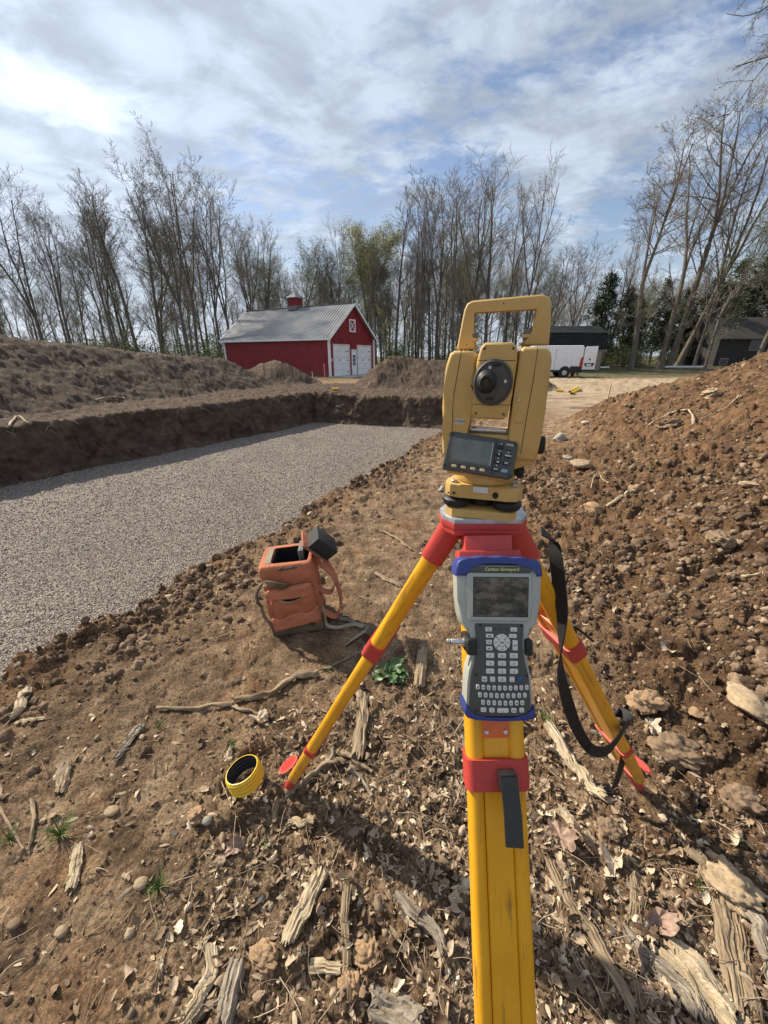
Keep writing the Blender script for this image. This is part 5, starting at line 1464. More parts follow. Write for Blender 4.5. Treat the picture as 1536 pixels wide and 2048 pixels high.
for (x_, y_, w_, h_, m_, nm_, lb_, sm_, sd_) in RK:
    if m_ is None: continue
    lump(x_, y_, w_, h_, m_, nm_, lb_, {'stone': 'stone', 'boulder': 'rock', 'rock': 'rock', 'pebble': 'pebble', 'clay_lump': 'clay lump', 'earth_clod': 'earth clod'}[nm_], 900 + sd_, bool(sm_), rotz=sd_ * 0.3 if not sm_ else 0, sink=0.42 if nm_ in ('earth_clod', 'clay_lump', 'boulder') else 0.28)

# ---- sticks and bark
def wood_mat(name, cols):
    b = NB(name); c = b.coord(); al = b.attr('along', 'Vector')
    g = b.noise(b.mapping(al, (130, 130, 9)), 1.0, 7, 0.68, 0.6)
    v = b.ramp(g, [(0.28, cols[0]), (0.48, cols[1]), (0.70, cols[2])])
    v = b.mix(1.0, v, b.ramp(b.noise(c, 24, 5, 0.6), [(0.3, (0.68, 0.66, 0.64)), (0.7, (1.18, 1.18, 1.16))]), 'MULTIPLY')
    return b.done(v, 0.85, b.bump(g, 0.9, 0.004), spec=0.25)
WD = wood_mat('weathered_wood', ((0.11, 0.078, 0.048), (0.27, 0.20, 0.13), (0.43, 0.345, 0.24)))
WDG = wood_mat('grey_bark', ((0.10, 0.08, 0.062), (0.235, 0.195, 0.15), (0.40, 0.35, 0.28)))
WDP = wood_mat('pale_split_wood', ((0.20, 0.15, 0.095), (0.42, 0.335, 0.22), (0.60, 0.51, 0.37)))
def path_on_ground(pp, sub=5, lift=0.0):
    P = smooth_path([(x, y, 0) for x, y in pp], sub)
    return [tp(p.x, p.y) + Vector((0, 0, lift)) for p in P]
def wood(pp, wpx, kind, mat, name, label, cat, seed, taper=0.5, lift=0.004):
    """kind 'stick' round or 'bark' flat splintered plate"""
    rng = random.Random(seed)
    P = path_on_ground(pp, 6 if kind == 'stick' else max(8, int(40 / (len(pp) - 1))))
    # level the piece: it bridges the bumps
    k = len(P)
    z_ = np.array([p.z for p in P]); t_ = np.linspace(0, 1, k)
    c_ = np.polyfit(t_, z_, 2 if k > 8 else 1); zf = np.polyval(c_, t_)
    mid = P[k // 2]; depth = (mid - Vector((0, 0, CAMZ))).dot(Vector((0, cp, -sp)))
    w_ = wpx * depth / FPX
    off = max(0, float((z_ - zf).max())) * 0.45
    P = [Vector((p.x, p.y, zf[i] + off + lift + (w_ * 0.30 if kind == 'stick' else 0.004))) for i, p in enumerate(P)]
    org = P[k // 2].copy(); L = sum((P[i + 1] - P[i]).length for i in range(k - 1))
    V = []; F = []; A = []; s_acc = 0
    n = 12 if kind == 'stick' else 28
    L_est = L
    e0 = [max(0, 0.10 * rng.random() * min(1, w_ * 3 / L * 2) + abs(q / 13 - rng.random()) * 0.09) for q in range(14)]; e1 = [1 - max(0, 0.12 * rng.random() + abs(q / 13 - 0.5) * 0.08) for q in range(14)]
    for i, p in enumerate(P):
        if i: s_acc += (P[i] - P[i - 1]).length
        d = (P[min(i + 1, k - 1)] - P[max(i - 1, 0)]).normalized(); s = d.cross(Vector((0, 0, 1))).normalized(); u = s.cross(d)
        t = i / (k - 1)
        if kind == 'stick':
            r_ = w_ / 2 * (1 - (1 - taper) * t) * (1 + 0.16 * math.sin(t * 23 + seed) + rng.uniform(-0.08, 0.08))
            for j in range(n):
                a = 2 * math.pi * j / n; rr_ = r_ * (1 + 0.16 * math.sin(a * 3 + t * 9 + seed) + rng.uniform(-0.07, 0.07))
                V.append(p + s * rr_ * math.cos(a) + u * rr_ * math.sin(a)); A.append((math.cos(a) * r_, math.sin(a) * r_, s_acc))
        else:
            th = max(0.0022, w_ * 0.12)
            for j in range(n):
                q = j / (n // 2 - 1) if j < n // 2 else (n - 1 - j) / (n // 2 - 1)
                side = 1 if j < n // 2 else -1
                qi = int(round(q * 13))
                # every strand of the grain ends at its own length
                t2 = e0[qi] + (e1[qi] - e0[qi]) * t
                fi = t2 * (k - 1); i0 = min(int(fi), k - 2); pp_ = P[i0].lerp(P[i0 + 1], fi - i0)
                wob = float(vn(np.array([t2 * L_est * 28 + seed]), np.array([seed * 1.7]), seed)[0])
                wob2 = float(vn(np.array([t2 * L_est * 28 + seed]), np.array([seed * 3.1 + 9]), seed)[0])
                hw = w_ / 2 * (1 + (0.22 * wob if q < 0.5 else 0.22 * wob2) + rng.uniform(-0.03, 0.03))
                x_ = (q * 2 - 1) * hw; ar = w_ * 0.16 * (1 - (q * 2 - 1) ** 2)
                ridge = 0.10 * w_ * float(vn(np.array([q * 9.0 + seed]), np.array([t2 * L_est * 16]), seed + 1)[0]) + 0.05 * w_ * float(vn(np.array([q * 23.0 + seed]), np.array([t2 * L_est * 30]), seed + 2)[0])
                V.append(pp_ + s * x_ + u * (ar + side * th / 2 + (ridge if side > 0 else 0))); A.append((x_, side * th, t2 * L_est))
    for i in range(k - 1):
        for j in range(n): F.append((i * n + j, i * n + (j + 1) % n, (i + 1) * n + (j + 1) % n, (i + 1) * n + j))
    bm = bmesh.new(); vv = [bm.verts.new(v - org) for v in V]
    for f in F: bm.faces.new([vv[i] for i in f])
    bm.faces.new(vv[:n][::-1]); bm.faces.new(vv[-n:])
    me = bpy.data.meshes.new(name); bmesh.ops.recalc_face_normals(bm, faces=bm.faces[:])
    for f in bm.faces: f.smooth = True
    for e_ in bm.edges:
        if len(e_.link_faces) == 2 and e_.calc_face_angle(0) > R(50): e_.smooth = False
    bm.to_mesh(me); bm.free(); me.materials.append(mat)
    a_ = me.attributes.new('along', 'FLOAT_VECTOR', 'POINT'); a_.data.foreach_set('vector', [c for q in A for c in q])
    o = mobj(name, me, label=label, cat=cat); o.location = org
    return o
WL = [
 ([(635, 1352), (590, 1360), (540, 1392), (470, 1406)], 15, 'stick', WD, 'stick', 'thick gently bent stick lying on the dirt between backpack and yellow pipe ring'),
 ([(466, 1412), (400, 1420), (315, 1421)], 10, 'stick', WD, 'stick', 'thinner straight stick continuing left from the thick bent stick'),
 ([(466, 1418), (490, 1424), (518, 1432)], 8, 'stick', WD, 'stick', 'short stub of stick pointing at the pale lobed leaf'),
 ([(288, 1452), (262, 1482), (230, 1527)], 16, 'bark', WDG, 'bark_strip', 'narrow grey bark strip lying diagonally left of the yellow pipe ring'),
 ([(130, 1528), (127, 1560), (123, 1592)], 22, 'bark', WD, 'bark_strip', 'short upright tan bark piece on bare dirt at far left'),
 ([(55, 1380), (42, 1420), (25, 1440)], 20, 'bark', WDP, 'bark_strip', 'pale splintered bark piece near the gravel edge at far left'),
 ([(96, 1440), (60, 1444), (30, 1450)], 8, 'bark', WDP, 'bark_strip', 'thin pale bark sliver just below the pale splintered bark at far left'),
 ([(66, 1604), (70, 1650), (58, 1705)], 8, 'stick', WD, 'stick', 'thin upright stick at far left beside a grass tuft'),
 ([(0, 1618), (22, 1655), (50, 1705)], 6, 'stick', WD, 'stick', 'thin curved stick meeting the upright stick at the left edge'),
 ([(160, 1690), (152, 1740), (144, 1786)], 20, 'bark', WDP, 'bark_strip', 'pale rotten bark strip below the grass tuft at lower left'),
 ([(572, 1592), (618, 1562), (655, 1535), (692, 1528)], 13, 'stick', WD, 'stick', 'arching stick running right from the left tripod foot'),
 ([(648, 1548), (662, 1520), (668, 1498)], 8, 'stick', WDG, 'stick', 'short side twig rising from the arching stick'),
 ([(722, 1384), (725, 1440), (714, 1532)], 24, 'bark', WD, 'bark_strip', 'long frayed bark strip standing out below the green weed'),
 ([(848, 1298), (842, 1340), (835, 1388)], 20, 'bark', WD, 'bark_strip', 'brown bark strip right of the green weed'),
 ([(682, 1510), (716, 1530), (744, 1550)], 11, 'stick', WD, 'stick', 'brown stick crossing below the long frayed bark strip'),
 ([(698, 1545), (725, 1565), (744, 1598)], 10, 'stick', WDG, 'stick', 'grey crooked stick pointing down from below the frayed bark strip'),
 ([(645, 1742), (615, 1810), (573, 1896)], 30, 'bark', WDP, 'bark_strip', 'wide pale bark strip lying diagonally in the foreground centre'),
 ([(696, 1768), (690, 1840), (692, 1895)], 16, 'bark', WD, 'bark_strip', 'narrow upright bark strip right of the wide pale diagonal one'),
 ([(694, 1900), (694, 1930), (692, 1958)], 15, 'bark', WD, 'bark_strip', 'short brown bark piece directly below the narrow upright bark strip'),
 ([(616, 1938), (650, 1936), (687, 1944)], 20, 'bark', WDP, 'bark_strip', 'pale horizontal bark fragment near the bottom centre'),
 ([(790, 1792), (835, 1838), (892, 1908)], 22, 'bark', WDG, 'bark_strip', 'dark grey bark strip pointing down right toward the near tripod leg'),
 ([(735, 2000), (795, 2030), (850, 2052)], 48, 'bark', WDG, 'wood_slab', 'broad grooved slab of grey wood at the bottom edge'),
 ([(420, 1890), (425, 1945), (395, 2010), (360, 2056)], 26, 'bark', WDP, 'wood_slab', 'pale forked wood piece in the lower left foreground'),
 ([(476, 1925), (462, 1985), (448, 2056)], 34, 'bark', WDG, 'wood_slab', 'grey weathered plank end standing right of the pale forked wood'),
 ([(440, 1992), (405, 2025), (378, 2052)], 22, 'bark', WD, 'bark_strip', 'brown bark strip between the pale forked wood and the grey plank end'),
 ([(1090, 1722), (1135, 1800), (1185, 1885), (1235, 1975), (1280, 2052)], 22, 'bark', WD, 'bark_strip', 'very long straight bark strip running down the right foreground'),
 ([(1112, 1618), (1150, 1655), (1192, 1702)], 22, 'bark', WDP, 'bark_strip', 'pale short branch piece right of the near tripod leg'),
 ([(1238, 1858), (1310, 1935), (1365, 1990), (1410, 2056)], 38, 'bark', WDG, 'bark_strip', 'wide grey bark strip in the lower right beside the cracked board'),
 ([(1335, 1900), (1400, 1965), (1466, 2052)], 58, 'bark', WDP, 'wood_slab', 'broad pale cracked board with pointed splinters at the lower right'),
 ([(1372, 1700), (1425, 1775), (1445, 1880), (1475, 2050)], 30, 'bark', WD, 'bark_strip', 'gnarled brown root like bark strip left of the big boulder'),
 ([(1450, 1790), (1478, 1900), (1505, 2050)], 24, 'bark', WD, 'bark_strip', 'brown bark strip under the big boulder running to the bottom edge'),
 ([(1490, 1822), (1520, 1880), (1545, 1990)], 32, 'bark', WDG, 'bark_strip', 'striped grey bark piece at the lower right edge'),
 ([(1085, 1440), (1130, 1510), (1165, 1560), (1215, 1600)], 26, 'bark', WDP, 'bark_strip', 'pale bark strip running under the black strap buckle'),
 ([(1262, 1748), (1268, 1800), (1264, 1848)], 16, 'bark', WD, 'bark_strip', 'short upright brown stick between the curled leaves and the wide grey bark'),
 ([(1280, 980), (1248, 996), (1212, 1018)], 9, 'stick', WDP, 'stick', 'pale straight stick leaning on an orange stone on the right dirt pile'),
 ([(1385, 850), (1376, 826), (1345, 832), (1290, 858)], 4, 'stick', WDP, 'root', 'thin bent pale root on the right dirt pile'),
 ([(1475, 800), (1440, 825), (1400, 842)], 3, 'stick', WDP, 'root', 'very thin straight pale root on the upper right dirt pile'),
 ([(748, 1148), (775, 1162), (803, 1176)], 9, 'bark', WD, 'bark_strip', 'brown bark piece on bare dirt between the backpack and the left tripod leg'),
 ([(760, 1064), (790, 1078), (822, 1102)], 6, 'stick', WD, 'stick', 'thin stick on the dirt behind and right of the backpack'),
 ([(655, 1232), (700, 1246), (748, 1262)], 10, 'bark', WDG, 'bark_strip', 'grey bark strip beside the trailing waist strap of the backpack'),
 ([(640, 1345), (700, 1318), (735, 1300)], 4, 'stick', WDG, 'stick', 'long thin twig running toward the green weed from the left'),
 ([(1505, 1700), (1480, 1660), (1462, 1640)], 1, 'stick', None, '', ''),
 ([(555, 1600), (552, 1625), (548, 1650)], 10, 'bark', WD, 'bark_strip', 'small brown bark piece below the left tripod foot'),
 ([(575, 1648), (605, 1650), (632, 1646)], 13, 'bark', WDP, 'bark_strip', 'pale splintered bark piece below the left tripod foot, lying level'),
 ([(1480, 1160), (1512, 1152), (1536, 1150)], 5, 'stick', WDP, 'stick', 'short pale stick at the right edge of the dirt pile'),
 ([(1095, 1145), (1120, 1140), (1150, 1138)], 5, 'stick', WD, 'stick', 'thin brown stick just right of the black carrying strap'),
 ([(20, 860), (35, 835), (60, 852)], 4, 'stick', WDP, 'root', 'pale looped root sticking up from the far pit rim at the left edge'),
 ([(192, 803), (225, 797), (250, 800)], 3, 'stick', WDP, 'root', 'thin pale root on the foot of the left dirt pile'),
 ([(1215, 975), (1190, 955), (1180, 985)], 2, 'stick', WDP, 'root', 'thin forked white root by a dark hollow on the right dirt pile'),
]
for i, (pp, w_, kd, m_, nm, lb) in enumerate(WL):
    if m_ is None: continue
    wood(pp, w_, kd, m_, nm, lb, {'stick': 'stick', 'bark_strip': 'bark', 'wood_slab': 'wood', 'root': 'root'}[nm], 40 + i, 0.55)

# ---- single leaves that stand out
LP = NB('pale_dry_leaf'); c_ = LP.coord()
LPM = LP.done(LP.ramp(LP.noise(c_, 60, 6, 0.65), [(0.3, (0.30, 0.22, 0.15)), (0.55, (0.50, 0.41, 0.30)), (0.75, (0.64, 0.56, 0.44))]), 0.75, LP.bump(LP.noise(c_, 120, 5), 0.5, 0.003), spec=0.25)
LD = NB('pinkish_dry_leaf'); c_ = LD.coord()
LDM = LD.done(LD.ramp(LD.noise(c_, 50, 6, 0.65), [(0.3, (0.16, 0.10, 0.075)), (0.55, (0.32, 0.215, 0.165)), (0.75, (0.46, 0.35, 0.28))]), 0.8, LD.bump(LD.noise(c_, 120, 5), 0.5, 0.003), spec=0.25)
def oak_leaf(lobes, seed, nr=7, na=44):
    rs_ = np.random.RandomState(seed)
    V = [(0, 0, 0)]; F = []
    for i in range(1, nr + 1):
        for j in range(na):
            a = 2 * math.pi * j / na
            rr_ = (0.72 + 0.28 * abs(math.cos(a * lobes / 2 + 0.3 + 0.3 * math.sin(a + seed))) ** 0.7) * (1 + 0.07 * math.sin(13 * a + seed) + 0.05 * math.sin(29 * a)) * (1 + 0.25 * math.sin(a + seed)) * i / nr
            x_, y_ = rr_ * math.cos(a), rr_ * math.sin(a)
            z_ = 0.52 * rr_ ** 2 * math.sin(a * 2 + seed) + 0.20 * rr_ * math.sin(a * lobes + seed) + 0.30 * rr_ ** 2 + 0.10 * math.sin(x_ * 9 + seed) * rr_
            V.append((x_, y_, z_))
    for j in range(na): F.append((0, 1 + j, 1 + (j + 1) % na, 1 + (j + 1) % na))
    bm = bmesh.new(); vv = [bm.verts.new(v) for v in V]
    for j in range(na): bm.faces.new((vv[0], vv[1 + j], vv[1 + (j + 1) % na]))
    for i in range(1, nr):
        for j in range(na):
            a0 = 1 + (i - 1) * na + j; a1 = 1 + (i - 1) * na + (j + 1) % na; b0 = a0 + na; b1 = a1 + na
            bm.faces.new((vv[a0], vv[b0], vv[b1], vv[a1]))
    return bm
for i, (px, py, wpx, m_, lob, lb) in enumerate([
    (516, 1440, 40, LPM, 5, 'pale lobed leaf at the end of the sticks left of the tripod leg'),
    (1298, 1456, 38, LPM, 7, 'round pale leaf with long stalk lying on clods beside the black strap loop'),
    (1182, 1692, 62, LDM, 5, 'curled pinkish brown oak leaf below the pale short branch piece'),
    (1228, 1728, 56, LPM, 5, 'large curled pale leaf right of the pinkish oak leaf'),
    (1120, 1675, 58, LDM, 6, 'wide grey brown leaf against the near tripod leg'),
    (1315, 1842, 60, LDM, 5, 'pink brown leaf standing between bark pieces at the lower right'),
    (1290, 1950, 66, LDM, 5, 'mottled pink and tan leaf left of the wide grey bark strip'),
    (1340, 1310, 36, LPM, 5, 'pale crumpled leaf in the middle of the right clod field'),
    (1230, 1222, 24, LPM, 5, 'small white crumpled leaf on clods right of the upper right tripod leg'),
    (1155, 1183, 22, LPM, 4, 'small white leaf close to the strap on the right'),
    (470, 1702, 42, LDM, 5, 'grey curled leaf in the litter below the orange clay lump'),
    (455, 1520, 26, LPM, 4, 'pale leaf above the yellow pipe ring, by a grass tuft'),
    (1100, 1505, 34, LPM, 5, 'pale curled leaf right of the near leg clamp'),
    (1395, 1990, 1, None, 5, '')]):
    if m_ is None: continue
    p = tp(px, py); dep = (p - Vector((0, 0, CAMZ))).dot(Vector((0, cp, -sp))); s_ = wpx * dep / FPX / 2
    bm = oak_leaf(lob, i * 3 + 1)
    bmesh.ops.scale(bm, vec=(s_ * 1.15, s_ * 0.66, s_ * 0.9), verts=bm.verts)
    o = bm_obj('dry_leaf', bm, m_, angle=180, label=lb, cat='leaf'); o.location = p + Vector((0, 0, 0.008)); o.rotation_euler = (R(18), R(-8), i * 1.3)

# ---- green plants
GRN = NB('weed_green'); c_ = GRN.coord()
GRM = GRN.done(GRN.ramp(GRN.noise(c_, 30, 5, 0.6), [(0.3, (0.030, 0.065, 0.015)), (0.6, (0.065, 0.125, 0.030)), (0.8, (0.13, 0.19, 0.06))]), 0.42, GRN.bump(GRN.noise(c_, 110, 4), 0.5, 0.003), spec=0.5)
GRS = NB('grass_green'); c_ = GRS.coord()
GSM = GRS.done(GRS.ramp(GRS.noise(c_, 20, 3), [(0.3, (0.06, 0.10, 0.02)), (0.7, (0.14, 0.20, 0.05))]), 0.6, spec=0.3)
wp = tp(782, 1352)
weed = thing('broadleaf_weed', 'dark green broad leaved weed rosette growing behind the left tripod leg', 'plant', wp)
rng = random.Random(8)
for k in range(17):
    a = k * 2.399 + 0.3; L = rng.uniform(0.07, 0.135) * (1.0 if k > 3 else 0.8); el = rng.uniform(0.10, 0.55) if k < 12 else rng.uniform(0.6, 1.1)
    bm = bmesh.new(); nu, nv = 3, 12; grid = []
    for j in range(nv + 1):
        v = j / nv; hw = L * 0.26 * (math.sin(math.pi * min(0.97, max(0.02, v ** 1.15))) ** 0.65) * (1 + 0.13 * math.sin(v * 26 + k)) if v > 0.16 else L * 0.02
        row = []
        for i in range(-nu, nu + 1):
            u = i / nu
            x_ = v * L; y_ = u * hw; z_ = x_ * math.sin(el) * (1 - 0.75 * v) + abs(u) * hw * 0.35 + 0.006 * math.sin(v * 14 + u * 3 + k)
            xx = x_ * math.cos(el * 0.6)
            row.append((xx * math.cos(a) - y_ * math.sin(a), xx * math.sin(a) + y_ * math.cos(a), z_ + 0.006))
        grid.append(row)
    sheet(bm, grid)
    bm_obj('leaf', bm, GRM, weed, angle=180)
def tuft(px, py, n, L, label, cat='grass tuft', name='grass_tuft', mat=None):
    p = tp(px, py); rng = random.Random(int(px)); bm = bmesh.new()
    for k in range(n):
        a = rng.uniform(0, 6.28); r0 = rng.uniform(0, 0.012); l_ = L * rng.uniform(0.5, 1.1); le = rng.uniform(0.3, 1.1)
        q = [Vector((r0 * math.cos(a) + l_ * le * t ** 1.5 * math.cos(a), r0 * math.sin(a) + l_ * le * t ** 1.5 * math.sin(a), l_ * (t - 0.35 * le * t * t))) for t in (0, 0.33, 0.66, 1)]
        b_ribbon(bm, q, [Vector((-math.sin(a), math.cos(a), 0))] * 4, [0.0026, 0.0024, 0.0018, 0.0005], 0.0004)
    o = bm_obj(name, bm, mat or GSM, label=label, cat=cat); o.location = p
tuft(463, 1500, 36, 0.045, 'small green grass tuft above the yellow pipe ring')
tuft(318, 1776, 46, 0.045, 'dense dark green grass tuft beside the rounded tan pebble')
tuft(122, 1672, 60, 0.07, 'spreading green grass tuft beside the thin upright stick at far left')
tuft(528, 1700, 16, 0.045, 'few upright green blades in the leaf litter below the left tripod foot')
tuft(20, 1680, 24, 0.05, 'sparse green grass tuft at the left edge')
tuft(318, 1455, 18, 0.03, 'tiny grey green seedling below the thinner straight stick')
tuft(1085, 1440, 20, 0.06, 'thin grass seedling beside the bottom of the data collector')
tuft(1400, 1780, 10, 0.03, 'tiny green sprout left of the big boulder')
tuft(655, 1340, 20, 0.035, 'small low grass tuft left of the green weed')

# ---- survey hub: square wooden stake top with a bright nail
hp0 = tp(910, 1806)
hub = thing('survey_hub', 'square wooden hub in the dirt with a bright nail, left of the near tripod leg', 'survey hub', hp0, (R(4), R(-3), R(28)))
bm = bmesh.new(); b_box(bm, (0, 0, -0.01), (0.034, 0.034, 0.07), 0.0015)
me_ = bm_obj('stake', bm, plain('rough_pine', (0.40, 0.30, 0.19), 0.85, var=0.35, scale=60, bump=0.5, grime=0.4), hub)
bm = bmesh.new(); b_cyl(bm, (-0.003, 0.002, 0.024), (-0.003, 0.002, 0.029), 0.0008, n=8); b_cyl(bm, (-0.003, 0.002, 0.029), (-0.003, 0.002, 0.0305), 0.0026, n=14); bm_obj('nail', bm, STEEL, hub)
# ---- thin lath stakes
LATH = plain('new_pine_lath', (0.62, 0.46, 0.26), 0.7, var=0.2, scale=40)
def lath(p, h, label, w=0.03, mat=LATH, tilt=(0, 0)):
    bm = bmesh.new(); b_box(bm, (0, 0, h / 2 - 0.05), (w, w * 0.5, h + 0.1), 0.001)
    o = bm_obj('lath_stake', bm, mat, label=label, cat='stake'); o.location = p; o.rotation_euler = (tilt[0], tilt[1], 0.3)
pl = gp(1204, 852, 0.0); lath(Vector((pl.x, pl.y, hz(pl.x, pl.y))), 0.42, 'thin pale wooden stake upright on the sandy lot behind the dirt pile')
# ================================================================ BARN
def siding(name, col, pitch=0.23):
    b = NB(name); c = b.coord()
    v = b.ramp(b.noise(c, 1.2, 4), [(0.3, tuple(x * 0.88 for x in col)), (0.7, tuple(x * 1.1 for x in col))])
    zc = b.n('ShaderNodeSeparateXYZ'); b.l(c, zc.inputs[0])
    sp_ = b.math('MULTIPLY', b.mr(zc.outputs[2], 0.75, 0.0), b.mr(b.noise(c, 3, 7, 0.7), 0.35, 0.65, 0.0, 0.8))
    v = b.mix(sp_, v, (0.16, 0.10, 0.07))
    v = b.mix(1.0, v, b.ramp(b.noise(b.mapping(c, (5, 5, 0.35)), 1.5, 5, 0.6), [(0.35, (0.82, 0.82, 0.82)), (0.65, (1.12, 1.12, 1.12))]), 'MULTIPLY')
    return b.done(v, 0.5, spec=0.4)
BRED = siding('barn_red_steel', (0.235, 0.018, 0.024)); BWHT = plain('white_trim', (0.78, 0.76, 0.76), 0.55, scale=3)
def roof_mat():
    b = NB('galvalume_roof'); c = b.coord()
    v = b.ramp(b.noise(c, 0.9, 5), [(0.3, (0.21, 0.215, 0.225)), (0.7, (0.27, 0.275, 0.285))])
    return b.done(v, 0.6, metal=0.0, spec=0.3)
BROOF = roof_mat(); DGL = plain('dark_window_glass', (0.02, 0.022, 0.025), 0.15, spec=0.6)
Pn = gp(661, 754); Ld = Vector((math.sin(R(-60)), math.cos(R(-60)), 0)); Gd = Vector((math.sin(R(30)), math.cos(R(30)), 0))
BL, BW = 12.3, 6.74
BM = Matrix((Gd, Ld, Vector((0, 0, 1)))).transposed().to_4x4(); BM.translation = Vector((Pn.x, Pn.y, 0))
barn = bpy.data.objects.new('red_barn', None); link(barn); barn.matrix_world = BM
set_props(barn, 'red metal barn with grey ribbed roof, white garage doors and a small cupola', 'barn')
HE = aty(661, 671.5, Pn.y).z; HR = aty(708, 608, Pn.y + 0.866 * BW / 2).z
def gx(px):
    lo, hi = -1.0, 9.0
    for _ in range(40):
        m = (lo + hi) / 2; p = Pn + Gd * m; dep = p.y * cp + CAMZ * sp
        if CX + FPX * p.x / dep < px: lo = m
        else: hi = m
    return lo
def gz(px, py): return aty(px, py, (Pn + Gd * gx(px)).y).z
def bo(name, f, m, par=barn, smooth=False):
    bm = bmesh.new(); f(bm); return bm_obj(name, bm, m, par, smooth)
def walls(bm):
    vs = [(0, 0, 0), (BW, 0, 0), (BW, BL, 0), (0, BL, 0), (0, 0, HE), (BW, 0, HE), (BW, BL, HE), (0, BL, HE), (BW / 2, 0, HR - 0.1), (BW / 2, BL, HR - 0.1)]
    V = [bm.verts.new(v) for v in vs]
    for f in ((0, 1, 5, 8, 4), (1, 2, 6, 5), (2, 3, 7, 9, 6), (3, 0, 4, 7), (4, 8, 9, 7), (8, 5, 6, 9)): bm.faces.new([V[i] for i in f])
bw = bo('wall', walls, BRED)
def ribs(bm):
    y = 0.22
    while y < BL: b_box(bm, (-0.008, y, HE / 2 + 0.02), (0.018, 0.03, HE - 0.06)); y += 0.229
    x = 0.2
    while x < BW:
        zt = HE + (HR - 0.1 - HE) * (1 - abs(x - BW / 2) / (BW / 2)); b_box(bm, (x, -0.008, zt / 2), (0.03, 0.018, zt - 0.06)); x += 0.229
bo('wall_ribs', ribs, BRED)
sl_ = (HR - HE) / (BW / 2); OV = 0.32; th_ = 0.06
def roof(bm):
    for s in (0, 1):
        xe = -OV if s == 0 else BW + OV; ze = HE - OV * sl_
        pts = [(xe, ze), (BW / 2, HR), (BW / 2, HR + th_), (xe, ze + th_)]
        a = [bm.verts.new((x, -OV, z)) for x, z in pts]; b = [bm.verts.new((x, BL + OV, z)) for x, z in pts]
        bm.faces.new(a); bm.faces.new(b[::-1])
        for i in range(4): bm.faces.new((a[i], b[i], b[(i + 1) % 4], a[(i + 1) % 4]))
rf = bo('roof', roof, BROOF)
def roofribs(bm):
    L_ = math.hypot(BW / 2 + OV, HR - HE + OV * sl_); an = math.atan(sl_)
    for s in (0, 1):
        y = -OV + 0.1
        while y < BL + OV - 0.05:
            cxm = (-OV + BW / 2) / 2 if s == 0 else BW - (-OV + BW / 2) / 2; czm = (HE - OV * sl_ + HR) / 2 + th_ + 0.012
            M_ = Matrix.Translation((cxm, y, czm)) @ Matrix.Rotation(-an if s == 0 else an, 4, 'Y'); b_box(bm, (0, 0, 0), (L_, 0.07, 0.055), M=M_); y += 0.30
bo('roof_ribs', roofribs, BROOF, rf)
bo('ridge_cap', lambda bm: b_box(bm, (BW / 2, BL / 2, HR + th_ + 0.02), (0.26, BL + 2 * OV + 0.02, 0.035)), BROOF, rf)
def fasc(bm):
    for s in (0, 1):
        xe = -OV - 0.01 if s == 0 else BW + OV + 0.01
        b_box(bm, (xe, BL / 2, HE - OV * sl_ - 0.01), (0.03, BL + 2 * OV, 0.14))
        for y in (-OV - 0.015, BL + OV + 0.015):
            an = math.atan(sl_); L_ = math.hypot(BW / 2 + OV, (BW / 2 + OV) * sl_)
            cxm = (-OV + BW / 2) / 2 if s == 0 else BW - (-OV + BW / 2) / 2; czm = (HE - OV * sl_ + HR) / 2 - 0.02
            b_box(bm, (0, 0, 0), (L_, 0.03, 0.16), M=Matrix.Translation((cxm, y, czm)) @ Matrix.Rotation(-an if s == 0 else an, 4, 'Y'))
bo('fascia', fasc, BWHT)
for (x, y) in ((-0.012, -0.012), (BW + 0.012, -0.012), (-0.012, BL + 0.012)):
    bo('corner_trim', lambda bm: b_box(bm, (x, y, HE / 2 - 0.03), (0.16, 0.16, HE - 0.06)), BWHT)
DT = gz(670, 691)
for k, (a, b) in enumerate(((669.5, 698.5), (716.3, 740.5))):
    x0, x1 = gx(a), gx(b)
    d_ = bo('garage_door', lambda bm: [b_box(bm, ((x0 + x1) / 2, -0.012, 0.05 + (i + 0.5) * (DT - 0.05) / 5), (x1 - x0, 0.04, (DT - 0.05) / 5 - 0.012)) for i in range(5)], BWHT)
    bo('door_frame', lambda bm: (b_box(bm, (x0 - 0.07, -0.02, DT / 2), (0.12, 0.07, DT)), b_box(bm, (x1 + 0.07, -0.02, DT / 2), (0.12, 0.07, DT)), b_box(bm, ((x0 + x1) / 2, -0.02, DT + 0.06), (x1 - x0 + 0.26, 0.072, 0.12))), plain('pinkish_white_trim', (0.66, 0.56, 0.56), 0.55, scale=3), d_)
    bo('door_handle', lambda bm: (b_box(bm, (x0 + (x1 - x0) * 0.36, -0.04, DT * 0.53), (0.09, 0.03, 0.16)),), PANEL, d_)
    bo('door_hinge', lambda bm: [b_box(bm, (x1 - 0.22, -0.04, z_), (0.24, 0.02, 0.07)) for z_ in (DT * 0.83, DT * 0.53, DT * 0.14)], PANEL, d_)
x0, x1 = gx(704.5), gx(712.5); SD = 2.0
sd = bo('side_door', lambda bm: b_box(bm, ((x0 + x1) / 2, -0.02, SD / 2), (x1 - x0 - 0.1, 0.05, SD)), BWHT)
bo('door_frame', lambda bm: (b_box(bm, (x0, -0.025, SD / 2), (0.10, 0.07, SD + 0.1)), b_box(bm, (x1, -0.025, SD / 2), (0.10, 0.07, SD + 0.1)), b_box(bm, ((x0 + x1) / 2, -0.025, SD + 0.08), (x1 - x0 + 0.1, 0.071, 0.1))), BWHT, sd)
bo('door_glass', lambda bm: [b_box(bm, ((x0 + x1) / 2 + (i - 0.5) * (x1 - x0 - 0.2) * 0.48, -0.048, 0.95 + j * 0.3), ((x1 - x0 - 0.2) * 0.38, 0.01, 0.25)) for i in (0, 1) for j in range(3)], DGL, sd)
